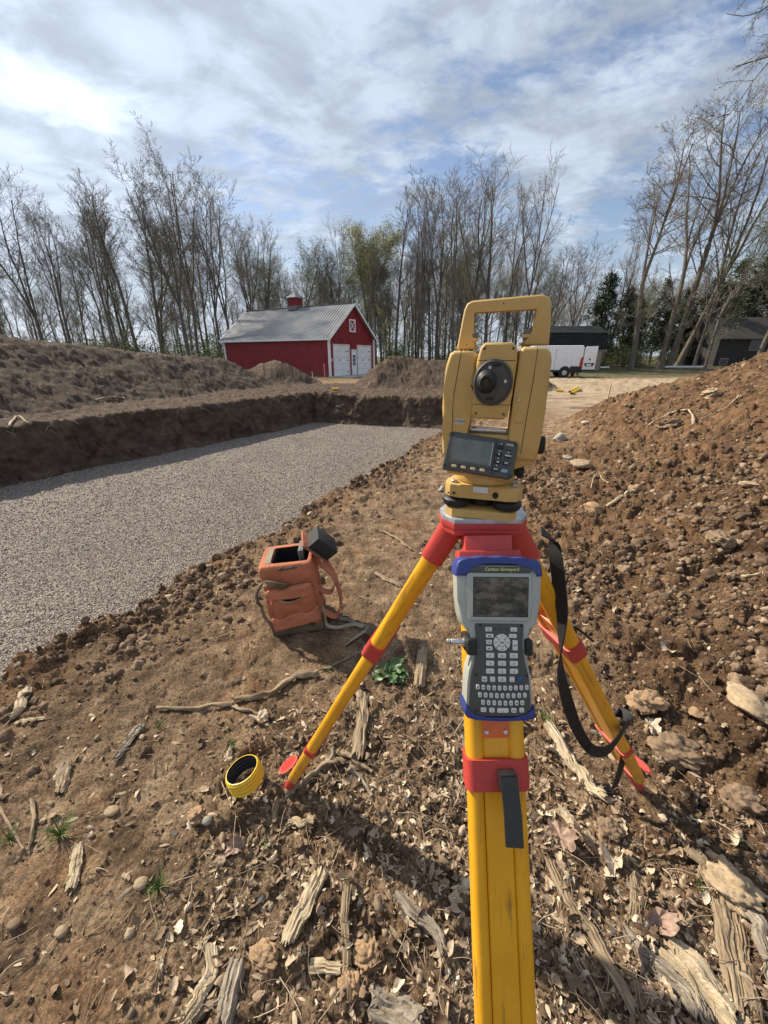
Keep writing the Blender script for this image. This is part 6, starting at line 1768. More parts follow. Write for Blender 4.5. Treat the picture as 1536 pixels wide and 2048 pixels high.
x0, x1 = gx(701.5), gx(711.8); z0, z1 = gz(706, 663), gz(706, 640)
wd = bo('gable_window', lambda bm: b_box(bm, ((x0 + x1) / 2, -0.01, (z0 + z1) / 2), (x1 - x0, 0.05, z1 - z0)), BRED)
def xfr(bm):
    cx_, cz_ = (x0 + x1) / 2, (z0 + z1) / 2; ww, hh = x1 - x0, z1 - z0
    for s in (-1, 1): b_box(bm, (cx_ + s * ww / 2, -0.045, cz_), (0.1, 0.05, hh + 0.1)); b_box(bm, (cx_, -0.047, cz_ + s * hh / 2), (ww + 0.1, 0.05, 0.1))
    for s in (-1, 1): b_box(bm, (0, 0, 0), (0.07, 0.03, math.hypot(ww, hh) - 0.12), M=Matrix.Translation((cx_, -0.042 - 0.004 * s, cz_)) @ Matrix.Rotation(s * math.atan2(ww, hh), 4, 'Y'))
bo('window_frame', xfr, BWHT, wd)
for px, py in ((683, 683), (730, 687)):
    xx, zz_ = gx(px), gz(px, py)
    bo('gooseneck_lamp', lambda bm: (b_tube(bm, [(xx, -0.01, zz_ + 0.1), (xx, -0.18, zz_ + 0.22), (xx, -0.32, zz_ + 0.12), (xx, -0.33, zz_)], 0.02, 6), b_cyl(bm, (xx, -0.33, zz_ + 0.02), (xx, -0.33, zz_ - 0.12), 0.05, 0.16, n=14)), BRED)
bo('wall_outlet', lambda bm: b_box(bm, (gx(664.5), -0.03, 1.3), (0.10, 0.05, 0.22)), BWHT)
# cupola
yc = BL * 0.50; cs_ = 0.46
cu = bo('cupola', lambda bm: b_box(bm, (BW / 2, yc, HR + 0.36), (cs_ * 2, cs_ * 2, 0.84)), BRED)
bo('cupola_base', lambda bm: b_box(bm, (BW / 2, yc, HR - 0.02), (cs_ * 2.12, cs_ * 2.12, 0.34)), plain('cupola_grey', (0.16, 0.15, 0.15), 0.6), cu)
def cur(bm):
    z_ = HR + 0.78; e = cs_ * 1.28
    b_ = [bm.verts.new((BW / 2 + a * e, yc + b * e, z_ + h_)) for h_ in (0, 0.05) for a, b in ((-1, -1), (1, -1), (1, 1), (-1, 1))]; t_ = bm.verts.new((BW / 2, yc, z_ + 0.52))
    bm.faces.new(b_[:4][::-1])
    for i in range(4): bm.faces.new((b_[i], b_[(i + 1) % 4], b_[4 + (i + 1) % 4], b_[4 + i])); bm.faces.new((b_[4 + i], b_[4 + (i + 1) % 4], t_))
bo('cupola_roof', cur, BROOF, cu)
bo('louvre', lambda bm: [b_box(bm, (BW / 2 - cs_ - 0.01, yc, HR + 0.28 + k * 0.08), (0.03, cs_ * 1.5, 0.03)) for k in range(6)], BRED, cu)
# concrete apron and things near the barn
bm = bmesh.new(); b_box(bm, (BW / 2, -1.2, -0.05), (BW + 0.6, 2.4, 0.22), M=BM)
CONC = plain('concrete', (0.36, 0.34, 0.31), 0.85, scale=3, bump=0.2)
bm_obj('concrete_apron', bm, CONC, kind='structure')
def plank(name, p0, p1, w_, h_, mat, label, cat):
    p0 = Vector(p0); p1 = Vector(p1); bm = bmesh.new(); L_ = (p1 - p0).length
    b_box(bm, (0, 0, 0), (L_, w_, h_), min(w_, h_) * 0.15)
    o = bm_obj(name, bm, mat, label=label, cat=cat); o.location = (p0 + p1) / 2; o.rotation_euler = (0, -math.atan2(p1.z - p0.z, math.hypot(p1.x - p0.x, p1.y - p0.y)), math.atan2(p1.y - p0.y, p1.x - p0.x)); return o
a_ = gp(436, 741); b__ = gp(456, 744)
plank('white_board', (a_.x, a_.y, hz(a_.x, a_.y) + 0.25), (b__.x, b__.y, hz(b__.x, b__.y) + 0.25), 0.2, 0.12, BWHT, 'white board lying behind the dirt at the left corner of the barn', 'board')
def gstake(px, py, h, label, mat):
    p = gp(px, py); lath(Vector((p.x, p.y, hz(p.x, p.y))), h, label, 0.05, mat)
PNK = plain('pink_flagging', (0.75, 0.22, 0.22), 0.6)
gstake(650, 760, 1.1, 'thin reddish stake standing before the long red barn wall', PNK)
gstake(625.5, 760, 0.55, 'short pale stake with flagging below the near corner of the barn', LATH)
gstake(1117, 754, 1.75, 'tall thin lath stake in front of the white van', plain('grey_lath', (0.30, 0.27, 0.24), 0.8))
def ypipe(p0, p1, r, label):
    p0 = Vector(p0); p1 = Vector(p1); d = (p1 - p0); n_ = int(d.length / 0.04); bm = bmesh.new()
    pr_ = [(r * (1 + 0.06 * (i % 2)), d.length * i / n_) for i in range(n_ + 1)]
    q = d.to_track_quat('Z', 'Y').to_matrix().to_4x4(); b_lathe(bm, pr_, 14, Matrix.Translation(-d / 2) @ q, 0, False)
    b_lathe(bm, [(r * 0.88, 0.0), (r * 0.88, d.length)], 14, Matrix.Translation(-d / 2) @ q, 0, False)
    o = bm_obj('drain_pipe', bm, YP, angle=80, label=label, cat='pipe'); o.location = (p0 + p1) / 2
for (ax, ay, bx, by, r_, lb) in ((1114, 779, 1127, 779, 0.055, 'short yellow pipe piece beside the small dark dirt heap near the van'), (1140, 781, 1156, 773, 0.055, 'longer yellow pipe behind, of the two yellow pipes lying side by side'), (1144, 784, 1161, 775, 0.055, 'longer yellow pipe in front, of the two yellow pipes lying side by side'), (663, 776, 678, 776, 0.05, 'small yellow pipe piece on the far rim of the pit below the barn')):
    z_ = 0.1 if ax > 700 else 0.36
    p_, q_ = gp(ax, ay, z_), gp(bx, by, z_)
    zz1 = max(hz(p_.x, p_.y), hz(q_.x, q_.y)) + r_ * 0.9
    ypipe((p_.x, p_.y, zz1), (q_.x, q_.y, zz1), r_, lb)

# ================================================================ VAN
VWH = plain('van_white_paint', (0.72, 0.73, 0.75), 0.28, var=0.03, scale=2, bump=0.0, spec=0.5)
VBK = plain('van_black_trim', (0.015, 0.015, 0.016), 0.6)
TYR = plain('tyre_rubber', (0.015, 0.015, 0.015), 0.85); RIM = plain('steel_rim', (0.42, 0.42, 0.43), 0.35, 0.7)
RLT = plain('red_tail_lamp', (0.35, 0.008, 0.012), 0.15, spec=0.6)
vp = gp(1160, 753.5)
vp.x -= 0.35
van = thing('white_van', 'white panel van parked before the shed with its left rear door swung open', 'van', (vp.x, vp.y, 0), (0, 0, R(180 + -8)))
van.scale = (0.95, 0.95, 0.95)
# local: x forward from the rear, y to the vehicle's left (towards the viewer), z up
HW = 1.0
def vo(name, f, m, par=van, smooth=True, angle=30):
    bm = bmesh.new(); f(bm); return bm_obj(name, bm, m, par, smooth, angle)
side = [(0.0, 0.45), (0.0, 2.35), (0.10, 2.50), (3.9, 2.50), (4.35, 2.38), (5.05, 1.55), (5.65, 1.25), (5.85, 0.95), (5.9, 0.40), (5.2, 0.36)]
def vbody(bm):
    M_ = Matrix(((1, 0, 0, 0), (0, 0, -1, 0), (0, 1, 0, 0), (0, 0, 0, 1)))
    b_poly(bm, side, -HW, HW, 0.07, 3, 0, M_, True)
vb = vo('body', vbody, VWH)
vo('rear_opening', lambda bm: b_box(bm, (-0.004, 0, 1.45), (0.02, 1.6, 1.8), 0), VBK)
vo('side_moulding', lambda bm: [b_box(bm, (2.6, HW + 0.004, z_), (4.4, 0.02, 0.05), 0.008) for z_ in (1.02, 1.32, 1.52)], VWH, vb)
vo('panel_line', lambda bm: (b_box(bm, (2.2, HW + 0.002, 1.4), (0.015, 0.012, 1.7)), b_box(bm, (3.6, HW + 0.002, 1.4), (0.015, 0.012, 1.7))), VBK, vb)
vo('lower_cladding', lambda bm: (b_box(bm, (2.6, HW + 0.002, 0.50), (2.6, 0.03, 0.16), 0.01), b_box(bm, (0.45, HW + 0.003, 0.62), (0.92, 0.035, 0.52), 0.02), b_box(bm, (0.0, 0, 0.52), (0.16, 2.0, 0.26), 0.02)), VBK)
for xw in (1.30, 4.95):
    for s in (-1, 1):
        vo('wheel_arch', lambda bm: b_cyl(bm, (xw, s * (HW - 0.1), 0.42), (xw, s * (HW + 0.008), 0.42), 0.47, n=32), VBK)
        wh = vo('wheel', lambda bm: b_lathe(bm, [(0.20, 0), (0.33, 0.0), (0.355, 0.03), (0.355, 0.19), (0.33, 0.22), (0.20, 0.22)], 36, Matrix.Translation((xw, s * (HW + 0.02), 0.355)) @ Matrix.Rotation(R(90 * s), 4, 'X')), TYR)
        vo('rim', lambda bm: (b_lathe(bm, [(0.205, 0.0), (0.215, 0.01), (0.17, 0.03), (0.10, 0.02), (0.07, -0.012)], 30, Matrix.Translation((xw, s * (HW + 0.022), 0.355)) @ Matrix.Rotation(R(90 * s), 4, 'X')),), RIM, wh)
vo('tail_lamp', lambda bm: b_poly(bm, [(-0.02, 0.85), (0.16, 0.80), (0.20, 1.1), (0.14, 1.55), (0.0, 1.62), (-0.02, 1.5)], -0.02, 0.03, 0.01, 2, 0, Matrix.Translation((0, HW, 0)) @ Matrix(((1, 0, 0, 0), (0, 0, 1, 0), (0, 1, 0, 0), (0, 0, 0, 1)))), RLT)
# open left rear door, swung out behind the van, outer face to the viewer
Md = Matrix.Translation((-0.05, HW - 0.03, 0)) @ Matrix.Rotation(R(6), 4, 'Z')
dr = vo('rear_door', lambda bm: b_poly(bm, [(-1.05, 0.62), (-0.02, 0.62), (-0.02, 2.28), (-0.16, 2.42), (-1.05, 2.44)], -0.03, 0.04, 0.02, 2, 0, Md @ Matrix(((1, 0, 0, 0), (0, 0, 1, 0), (0, 1, 0, 0), (0, 0, 0, 1)))), VWH)
vo('door_step', lambda bm: b_box(bm, (-0.55, 0.0, 0.56), (0.98, 0.08, 0.13), 0.01, M=Md), VBK, dr)
vo('plate_recess', lambda bm: b_poly(bm, [(-0.98, 1.13), (-0.10, 1.13), (-0.22, 0.86), (-0.82, 0.86)], 0.035, 0.048, 0, 1, 0, Md @ Matrix(((1, 0, 0, 0), (0, 0, 1, 0), (0, 1, 0, 0), (0, 0, 0, 1)))), VBK, dr)
vo('number_plate', lambda bm: b_box(bm, (-0.52, 0.052, 0.97), (0.40, 0.012, 0.17), 0.004, M=Md), plain('plate_white', (0.62, 0.64, 0.66), 0.5), dr)
vo('door_badge', lambda bm: b_cyl(bm, (-0.52, 0.038, 1.42), (-0.52, 0.055, 1.42), 0.075, n=20, M=Md), PANEL, dr)
vo('door_crease', lambda bm: b_box(bm, (-0.53, 0.042, 1.60), (0.98, 0.01, 0.03), M=Md), VWH, dr)
vo('windscreen', lambda bm: b_poly(bm, [(4.42, 2.28), (5.00, 1.60), (4.97, 1.57), (4.38, 2.27)], -0.85, 0.85, 0, 1, 0, Matrix(((1, 0, 0, 0), (0, 0, -1, 0), (0, 1, 0, 0), (0, 0, 0, 1))) @ Matrix.Translation((0.035, 0.02, 0))), DGL)
vo('side_window', lambda bm: b_poly(bm, [(3.75, 1.55), (4.85, 1.55), (4.35, 2.15), (3.75, 2.15)], -HW - 0.004, HW + 0.004, 0, 1, 0, Matrix(((1, 0, 0, 0), (0, 0, -1, 0), (0, 1, 0, 0), (0, 0, 0, 1)))), DGL)
for s in (-1, 1): vo('headlight', lambda bm: b_box(bm, (5.72, s * 0.78, 1.02), (0.2, 0.3, 0.28), 0.05), plain('lamp_lens', (0.6, 0.62, 0.64), 0.1))

# person standing behind the open door (legs show below it)
SKN = plain('skin', (0.42, 0.25, 0.17), 0.6); TRO = plain('dark_trousers', (0.018, 0.02, 0.026), 0.9); SHR = plain('grey_shirt', (0.20, 0.21, 0.22), 0.9); SHO = plain('dark_boots', (0.02, 0.016, 0.012), 0.7); HAI = plain('brown_hair', (0.05, 0.03, 0.018), 0.8)
J = {'pel': (0, 0, 0.95, 0.135), 'sp1': (0, 0, 1.10, 0.125), 'sp2': (0, 0.01, 1.30, 0.15), 'nb': (0, 0.01, 1.46, 0.075), 'nk': (0, 0, 1.54, 0.052), 'hd': (0, -0.01, 1.64, 0.092), 'ht': (0, -0.01, 1.72, 0.07)}
for s, n_ in ((-1, 'l'), (1, 'r')):
    J.update({n_ + 'h': (s * 0.09, 0, 0.90, 0.095), n_ + 'k': (s * 0.12, -0.02, 0.50, 0.062), n_ + 'a': (s * 0.13, 0.02, 0.10, 0.045), n_ + 'f': (s * 0.14, -0.13, 0.05, 0.04),
              n_ + 's': (s * 0.19, 0, 1.42, 0.06), n_ + 'e': (s * 0.25, -0.03, 1.14, 0.043), n_ + 'w': (s * 0.22, -0.20, 0.98, 0.030), n_ + 'm': (s * 0.21, -0.26, 0.95, 0.03), n_ + 'n': (s * 0.21, -0.33, 0.92, 0.018)})
    for q in range(5): J[n_ + 'g%d' % q] = (s * (0.24 - 0.015 * q), -0.33 + (0.04 if q == 0 else 0), 0.935 - 0.012 * q, 0.009)
E = [('pel', 'sp1'), ('sp1', 'sp2'), ('sp2', 'nb'), ('nb', 'nk'), ('nk', 'hd'), ('hd', 'ht')]
for n_ in 'lr': E += [('pel', n_ + 'h'), (n_ + 'h', n_ + 'k'), (n_ + 'k', n_ + 'a'), (n_ + 'a', n_ + 'f'), ('nb', n_ + 's'), (n_ + 's', n_ + 'e'), (n_ + 'e', n_ + 'w'), (n_ + 'w', n_ + 'm')] + [(n_ + 'm', n_ + 'g%d' % q) for q in range(5)]
ks = [k for k in J if not (len(k) == 2 and k[1] == 'n' and k[0] in 'lr')]; ix = {k: i for i, k in enumerate(ks)}
me = bpy.data.meshes.new('person'); me.from_pydata([J[k][:3] for k in ks], [(ix[a], ix[b]) for a, b in E], [])
po = bpy.data.objects.new('person', me); link(po)
sm = po.modifiers.new('skin', 'SKIN'); ss_ = po.modifiers.new('sub', 'SUBSURF'); ss_.levels = 2; ss_.render_levels = 2
for k in ks: me.skin_vertices[0].data[ix[k]].radius = (J[k][3], J[k][3] * (0.75 if k in ('sp1', 'sp2', 'pel') else 1))
me.skin_vertices[0].data[ix['pel']].use_root = True
dg = bpy.context.evaluated_depsgraph_get(); m2 = bpy.data.meshes.new_from_object(po.evaluated_get(dg)); po.modifiers.clear(); po.data = m2
for m_ in (SKN, TRO, SHR, SHO, HAI): m2.materials.append(m_)
for p_ in m2.polygons:
    z_ = p_.center.z; x_ = abs(p_.center.x); y_ = p_.center.y; p_.use_smooth = True
    p_.material_index = 3 if z_ < 0.13 else (0 if (y_ < -0.17 and z_ > 0.8) else (1 if z_ < 0.97 and y_ > -0.15 else (2 if z_ < 1.50 else (4 if z_ > 1.70 or y_ > 0.03 else 0))))
pp_ = gp(1159.5, 752.0); po.location = (pp_.x, pp_.y + 0.55, hz(pp_.x, pp_.y + 0.55)); po.rotation_euler = (0, 0, R(80))
set_props(po, 'person behind the open van door, only dark trousered legs showing below it', 'person')
# toppled orange and white marker under the van
cn0 = gp(1143, 753)
cone_ = thing('traffic_cone', 'toppled orange and white striped safety cone on the ground behind the van wheel', 'traffic cone', (cn0.x, cn0.y - 0.1, hz(cn0.x, cn0.y) + 0.16), (0, R(78), R(20)))
bm = bmesh.new(); b_lathe(bm, [(0.16, 0), (0.125, 0.15)], 20); b_lathe(bm, [(0.10, 0.27), (0.035, 0.55)], 20); bm_obj('cone_body', bm, TORG, cone_)
bm = bmesh.new(); b_lathe(bm, [(0.125, 0.15), (0.10, 0.27)], 20); bm_obj('white_band', bm, WHT, cone_)
bm = bmesh.new(); b_box(bm, (0, 0, -0.02), (0.36, 0.36, 0.035), 0.01); bm_obj('cone_foot', bm, TORG, cone_)

# ================================================================ SHED AND HOUSE
def shingle(name, col, moss=0.0):
    b = NB(name); c = b.coord()
    v = b.ramp(b.noise(b.mapping(c, (1, 6, 6)), 1.2, 7, 0.65), [(0.3, tuple(x * 0.5 for x in col)), (0.7, tuple(x * 1.5 for x in col))])
    if moss: v = b.mix(b.ramp(b.noise(c, 0.35, 6, 0.6), [(0.47, (0, 0, 0)), (0.60, (moss,) * 3)]), v, (0.07, 0.085, 0.025))
    return b.done(v, 0.9, b.bump(b.noise(c, 9, 4), 0.4, 0.03), spec=0.15)
def gprism(bm, prof, x0, x1):
    a = [bm.verts.new((x0, y, z)) for y, z in prof]; b = [bm.verts.new((x1, y, z)) for y, z in prof]; n = len(prof)
    bm.faces.new(a[::-1]); bm.faces.new(b)
    for i in range(n): bm.faces.new((a[i], a[(i + 1) % n], b[(i + 1) % n], b[i]))
SY = 44.0
sx1 = aty(1205, 735, SY).x; sx0 = aty(1078, 735, SY).x
shed = thing('gambrel_shed', 'long shed with beige walls and a dark mossy gambrel roof behind the white van', 'shed', (sx0, SY, hz(sx0 + 2, SY) - 0.1), (0, 0, R(2)))
SLn = sx1 - sx0; ez = aty(1150, 694, SY).z - 0.1; tz = aty(1150, 652, SY + 2.5).z
bm = bmesh.new(); gprism(bm, [(0.25, 0), (4.75, 0), (4.75, ez), (0.25, ez)], 0, SLn); shw = bm_obj('wall', bm, plain('beige_board', (0.30, 0.25, 0.18), 0.85, scale=2, var=0.2), shed, smooth=False)
bm = bmesh.new(); gprism(bm, [(0.0, ez - 0.05), (5.0, ez - 0.05), (4.35, ez + (tz - ez) * 0.68), (2.5, tz), (0.65, ez + (tz - ez) * 0.68)], -0.3, SLn + 0.3); bm_obj('lower_roof', bm, shingle('black_shingle', (0.022, 0.022, 0.023)), shed, smooth=False)
bm = bmesh.new(); gprism(bm, [(0.60, ez + (tz - ez) * 0.68), (0.60, ez + (tz - ez) * 0.68 + 0.07), (2.5, tz + 0.08), (4.4, ez + (tz - ez) * 0.68 + 0.07), (4.4, ez + (tz - ez) * 0.68), (2.5, tz + 0.01)], -0.35, SLn + 0.35); bm_obj('upper_roof', bm, shingle('mossy_shingle', (0.07, 0.068, 0.066), 0.9), shed, smooth=False)
bm = bmesh.new(); [b_box(bm, (SLn - 0.05 - k * 1.9, 0.23, ez / 2), (0.08, 0.03, ez - 0.1)) for k in range(5)]; bm_obj('wall_batten', bm, plain('dull_batten', (0.22, 0.18, 0.13), 0.85), shed, smooth=False)
HY = 50.0
hx0 = aty(1428, 720, HY).x; hx1 = hx0 + 15
house = thing('dark_house', 'dark grey house with a low shingled roof half hidden by trees at the right', 'house', (hx0, HY, hz(hx0 + 1, HY) - 0.2), (0, 0, R(3)))
he = aty(1480, 674, HY).z - 0.4; hr = aty(1480, 640, HY + 4).z
bm = bmesh.new(); gprism(bm, [(0.4, 0), (7.6, 0), (7.6, he), (4.0, hr - 0.15), (0.4, he)], 0.4, 14.6); bm_obj('wall', bm, plain('dark_siding', (0.024, 0.023, 0.021), 0.8, scale=3, var=0.3), house, smooth=False)
bm = bmesh.new(); gprism(bm, [(0.0, he - 0.12), (4.0, hr - 0.02), (8.0, he - 0.12), (8.0, he), (4.0, hr + 0.12), (0.0, he)], 0, 15); bm_obj('roof', bm, shingle('brown_shingle', (0.055, 0.049, 0.045)), house, smooth=False)
for wx_, wz_, ww_, wh_ in ((1.6, 0.75, 0.9, 0.6), (5.0, 2.6, 1.3, 1.1), (8.4, 2.6, 1.3, 1.1)):
    bm = bmesh.new(); b_box(bm, (wx_, 0.37, wz_), (ww_ + 0.14, 0.06, wh_ + 0.14)); wf = bm_obj('window', bm, plain('dull_white_frame', (0.25, 0.24, 0.21), 0.6), house, smooth=False)
    bm = bmesh.new(); b_box(bm, (wx_, 0.345, wz_), (ww_, 0.04, wh_)); bm_obj('pane', bm, DGL, wf, smooth=False)
p0, p1 = aty(1333, 732, 46), aty(1403, 732, 46.5)
bm = bmesh.new(); L_ = (p1 - p0).length; b_tube(bm, [(-L_ / 2, 0, 0), (-L_ / 4, 0.03, 0.02), (0, 0, 0.0), (L_ / 2, 0.02, 0.02)], [0.12, 0.13, 0.125, 0.11], 10)
o = bm_obj('white_log', bm, plain('pale_bare_log', (0.62, 0.60, 0.55), 0.8, scale=6), label='long pale log lying at the edge of the sandy lot before the trees', cat='log'); o.location = ((p0.x + p1.x) / 2, (p0.y + p1.y) / 2, hz((p0.x + p1.x) / 2, 46.2) + 0.13)
p0, p1 = aty(1199, 731, 45), aty(1218, 731, 45)
plank('white_board', (p0.x, 45, hz(p0.x, 45) + 0.3), (p1.x, 45, hz(p1.x, 45) + 0.3), 0.3, 0.15, BWHT, 'white board on a low stack right of the shed corner', 'board')

# ================================================================ TREES
def bark_mat(name, cols):
    b = NB(name); c = b.coord()
    v = b.ramp(b.noise(b.mapping(c, (3, 3, 0.7)), 2.0, 7, 0.65), [(0.3, cols[0]), (0.7, cols[1])])
    return b.done(v, 0.9, b.bump(b.noise(b.mapping(c, (6, 6, 1.2)), 3.0, 6, 0.7), 0.6, 0.05), spec=0.2)
BKD = bark_mat('grey_brown_bark', ((0.085, 0.074, 0.062), (0.20, 0.178, 0.152)))
BKT = bark_mat('twig_bark', ((0.12, 0.104, 0.088), (0.23, 0.205, 0.178)))
BKR = bark_mat('warm_brown_bark', ((0.085, 0.070, 0.056), (0.19, 0.16, 0.13)))
def foliage_mat(name, cols, sc=3):
    b = NB(name); c = b.coord(); t = b.attr('tone')
    v = b.ramp(t, [(0.0, cols[0]), (0.5, cols[1]), (1.0, cols[2])])
    return b.done(v, 0.7, spec=0.2)
FBUD = foliage_mat('spring_buds', ((0.27, 0.27, 0.10), (0.38, 0.38, 0.16), (0.50, 0.49, 0.24)))
FPAL = foliage_mat('pale_spring_leaves', ((0.13, 0.15, 0.06), (0.20, 0.23, 0.09), (0.28, 0.30, 0.14)))
FEVG = foliage_mat('dark_needles', ((0.016, 0.026, 0.013), (0.040, 0.056, 0.026), (0.085, 0.10, 0.045)))
FSHR = foliage_mat('shrub_leaves', ((0.045, 0.07, 0.02), (0.09, 0.13, 0.035), (0.15, 0.19, 0.06)))
class Tubes:
    def __init__(s): s.V = []; s.F = []; s.o = 0
    def add(s, P, Rr, n):
        P = np.array(P); m = len(P); D = np.gradient(P, axis=0); D /= np.linalg.norm(D, axis=1)[:, None] + 1e-9
        ref = np.array([0.31, 0.95, 0.05]) if abs(D[0, 1]) < 0.8 else np.array([1.0, 0.1, 0.1])
        S_ = np.cross(D, ref); S_ /= np.linalg.norm(S_, axis=1)[:, None] + 1e-9; U = np.cross(S_, D)
        a = 2 * np.pi * np.arange(n) / n; Rr = np.array(Rr)[:, None, None]
        s.V.append((P[:, None] + Rr * (S_[:, None] * np.cos(a)[None, :, None] + U[:, None] * np.sin(a)[None, :, None])).reshape(-1, 3))
        i = np.arange(m - 1)[:, None] * n; j = np.arange(n)[None]; jn = (j + 1) % n
        s.F.append((np.stack([i + j, i + jn, i + n + jn, i + n + j], -1).reshape(-1, 4)) + s.o); s.o += m * n
    def mesh(s, name, mat): return np_mesh(name, np.concatenate(s.V), np.concatenate(s.F), mat)
def grow_tree(seed, h=20.0, lean=(0, 0), fork=0.42, spread=0.5, leaders=3, twigs=1.0, r0=None, side=5, up=0.10, arch=0.0, depth=4, bare=0.35):
    rs = np.random.RandomState(seed)
    T = Tubes(); B = Tubes(); tips = []
    def rnd(): v = rs.normal(size=3); return v / (np.linalg.norm(v) + 1e-9)
    def walk(p, d, L, r, r1, nseg, wob, upw):
        P = [p.copy()]; Rr = [r]
        for i in range(nseg):
            d = d + rnd() * wob; d[2] += upw; d /= np.linalg.norm(d)
            p = p + d * L / nseg; P.append(p.copy()); Rr.append(r + (r1 - r) * ((i + 1) / nseg))
        return P, Rr, d
    def side_dir(d, ang):
        v = np.cross(d, rnd()); v /= np.linalg.norm(v) + 1e-9
        q = d * math.cos(ang) + v * math.sin(ang); return q / np.linalg.norm(q)
    def br(p, d, L, r, lev):
        nseg = {1: 9, 2: 6, 3: 4, 4: 3, 5: 2}[lev]
        P, Rr, dd = walk(p, d, L, r, max(r * (0.28 if lev < 3 else 0.5), 0.008), nseg, {1: 0.10, 2: 0.17, 3: 0.22, 4: 0.25, 5: 0.2}[lev], {1: up * 0.7, 2: up, 3: up * 1.1, 4: up, 5: up}[lev])
        (T if lev == 1 else B).add(P, Rr, {1: 6, 2: 5, 3: 3, 4: 3, 5: 3}[lev])
        if lev >= 4: tips.append(P[-1])
        if lev >= depth: return
        nch = int({1: 11, 2: 8, 3: 6, 4: 3}[lev] * (twigs if lev > 1 else 1) * rs.uniform(0.75, 1.25))
        for c in range(nch):
            t = {1: 0.16, 2: 0.2, 3: 0.15, 4: 0.2}[lev]; t = t + (1 - t) * (c + rs.uniform(0, 1)) / nch
            k = min(int(t * nseg), nseg - 1); f = t * nseg - k
            q = P[k] * (1 - f) + P[k + 1] * f; dk = P[k + 1] - P[k]; dk /= np.linalg.norm(dk)
            br(q, side_dir(dk, rs.uniform(0.45, 1.05) * (0.75 + spread * 0.7)), L * rs.uniform(0.28, 0.50) * (1.1 - 0.38 * t), max(Rr[k] * rs.uniform(0.34, 0.55), 0.0125), lev + 1)
    r0 = r0 or h * 0.0105
    th = h * fork
    d0 = np.array([lean[0], lean[1], 1.0]); d0 /= np.linalg.norm(d0)
    P, Rr, d = walk(np.array([0, 0, -0.3]), d0, th, r0, r0 * 0.70, 8, 0.035, 0.0)
    P[0] = P[0]; Rr[0] = r0 * 1.45; Rr[1] = max(Rr[1], r0 * 1.05)
    T.add(P, Rr, 9)
    for c in range(side):
        t = bare + (1 - bare) * (c + rs.uniform(0, 1)) / max(side, 1); k = min(int(t * 8), 7)
        br(P[k] + 0, side_dir(d, rs.uniform(0.6, 1.1)), h * rs.uniform(0.13, 0.26), Rr[k] * rs.uniform(0.22, 0.42), 2)
    for c in range(leaders):
        dd = side_dir(d, rs.uniform(0.10, 0.16 + 0.30 * spread)) if leaders > 1 else d
        br(P[-1] + 0, dd, (h - th) * rs.uniform(0.84, 0.98), Rr[-1] * (0.75 if leaders > 1 else 0.95), 1)
    return T, B, np.array(tips)
def leaf_cards(pts, n, spread_, smin, smax, seed, tone_by=None):
    rs = np.random.RandomState(seed); idx = rs.randint(0, len(pts), n)
    c = pts[idx] + rs.normal(size=(n, 3)) * spread_
    a = rs.normal(size=(n, 3)); a /= np.linalg.norm(a, axis=1)[:, None]; b = np.cross(a, rs.normal(size=(n, 3))); b /= np.linalg.norm(b, axis=1)[:, None]
    s = rs.uniform(smin, smax, n)[:, None]
    V = np.stack([c - a * s, c + b * s * 0.45, c + a * s, c - b * s * 0.45], 1).reshape(-1, 3)
    tn = vn(c[:, 0] * 0.7 + c[:, 2] * 0.5, c[:, 1] * 0.7 - c[:, 2] * 0.6, seed) * 0.35 + 0.5 + rs.uniform(-0.25, 0.25, n)
    return V, np.arange(4 * n).reshape(-1, 4), np.repeat(np.clip(tn, 0, 1), 4)
class Proto: pass
def mk_proto(name, bark=BKD, twig=BKT, bud=None, nb=0, bsize=(0.05, 0.1), bs=0.35, **k):
    T, B, tips = grow_tree(**k)
    pr_ = Proto(); pr_.h = float(np.percentile(np.concatenate(B.V)[:, 2], 99.7))
    pr_.parts = [('trunk', T.mesh('trunk', bark)), ('branches', B.mesh('branches', twig))]
    if bud is not None:
        V, F, t = leaf_cards(tips, nb, bs, bsize[0], bsize[1], k['seed']); pr_.parts.append(('leaves', np_mesh('leaves', V, F, bud, False, {'tone': t})))
    return pr_
def plant_tree(pr_, name, x, y, h, label, cat='tree', rot=0.0, group=None, z=None, wide=1.0):
    t = thing(name, label, cat, (x, y, (hz(x, y) if z is None else z)), (0, 0, rot), group)
    s = h / pr_.h; t.scale = (s * wide, s * wide, s)
    for pn, me in pr_.parts:
        o = bpy.data.objects.new(pn, me); C.objects.link(o); o.parent = t
    return t
P_narrow = [mk_proto('a', seed=s, h=20, fork=f_, spread=sp2, leaders=l_, twigs=tw, side=sd, up=0.11, depth=4) for s, f_, sp2, l_, tw, sd in ((11, 0.45, 0.35, 2, 1.2, 6), (12, 0.38, 0.5, 3, 1.1, 6), (13, 0.52, 0.3, 2, 1.2, 8), (14, 0.34, 0.55, 3, 1.1, 5), (15, 0.48, 0.45, 3, 1.1, 7), (16, 0.60, 0.3, 1, 1.4, 12))]
P_big = [mk_proto('b', seed=s, h=22, fork=f_, spread=sp2, leaders=l_, twigs=1.15, side=sd, up=0.085, depth=5 if s < 22 else 4, r0=0.27, bare=0.55) for s, f_, sp2, l_, sd in ((21, 0.36, 0.62, 4, 4), (22, 0.30, 0.55, 4, 3), (23, 0.40, 0.5, 3, 4))]
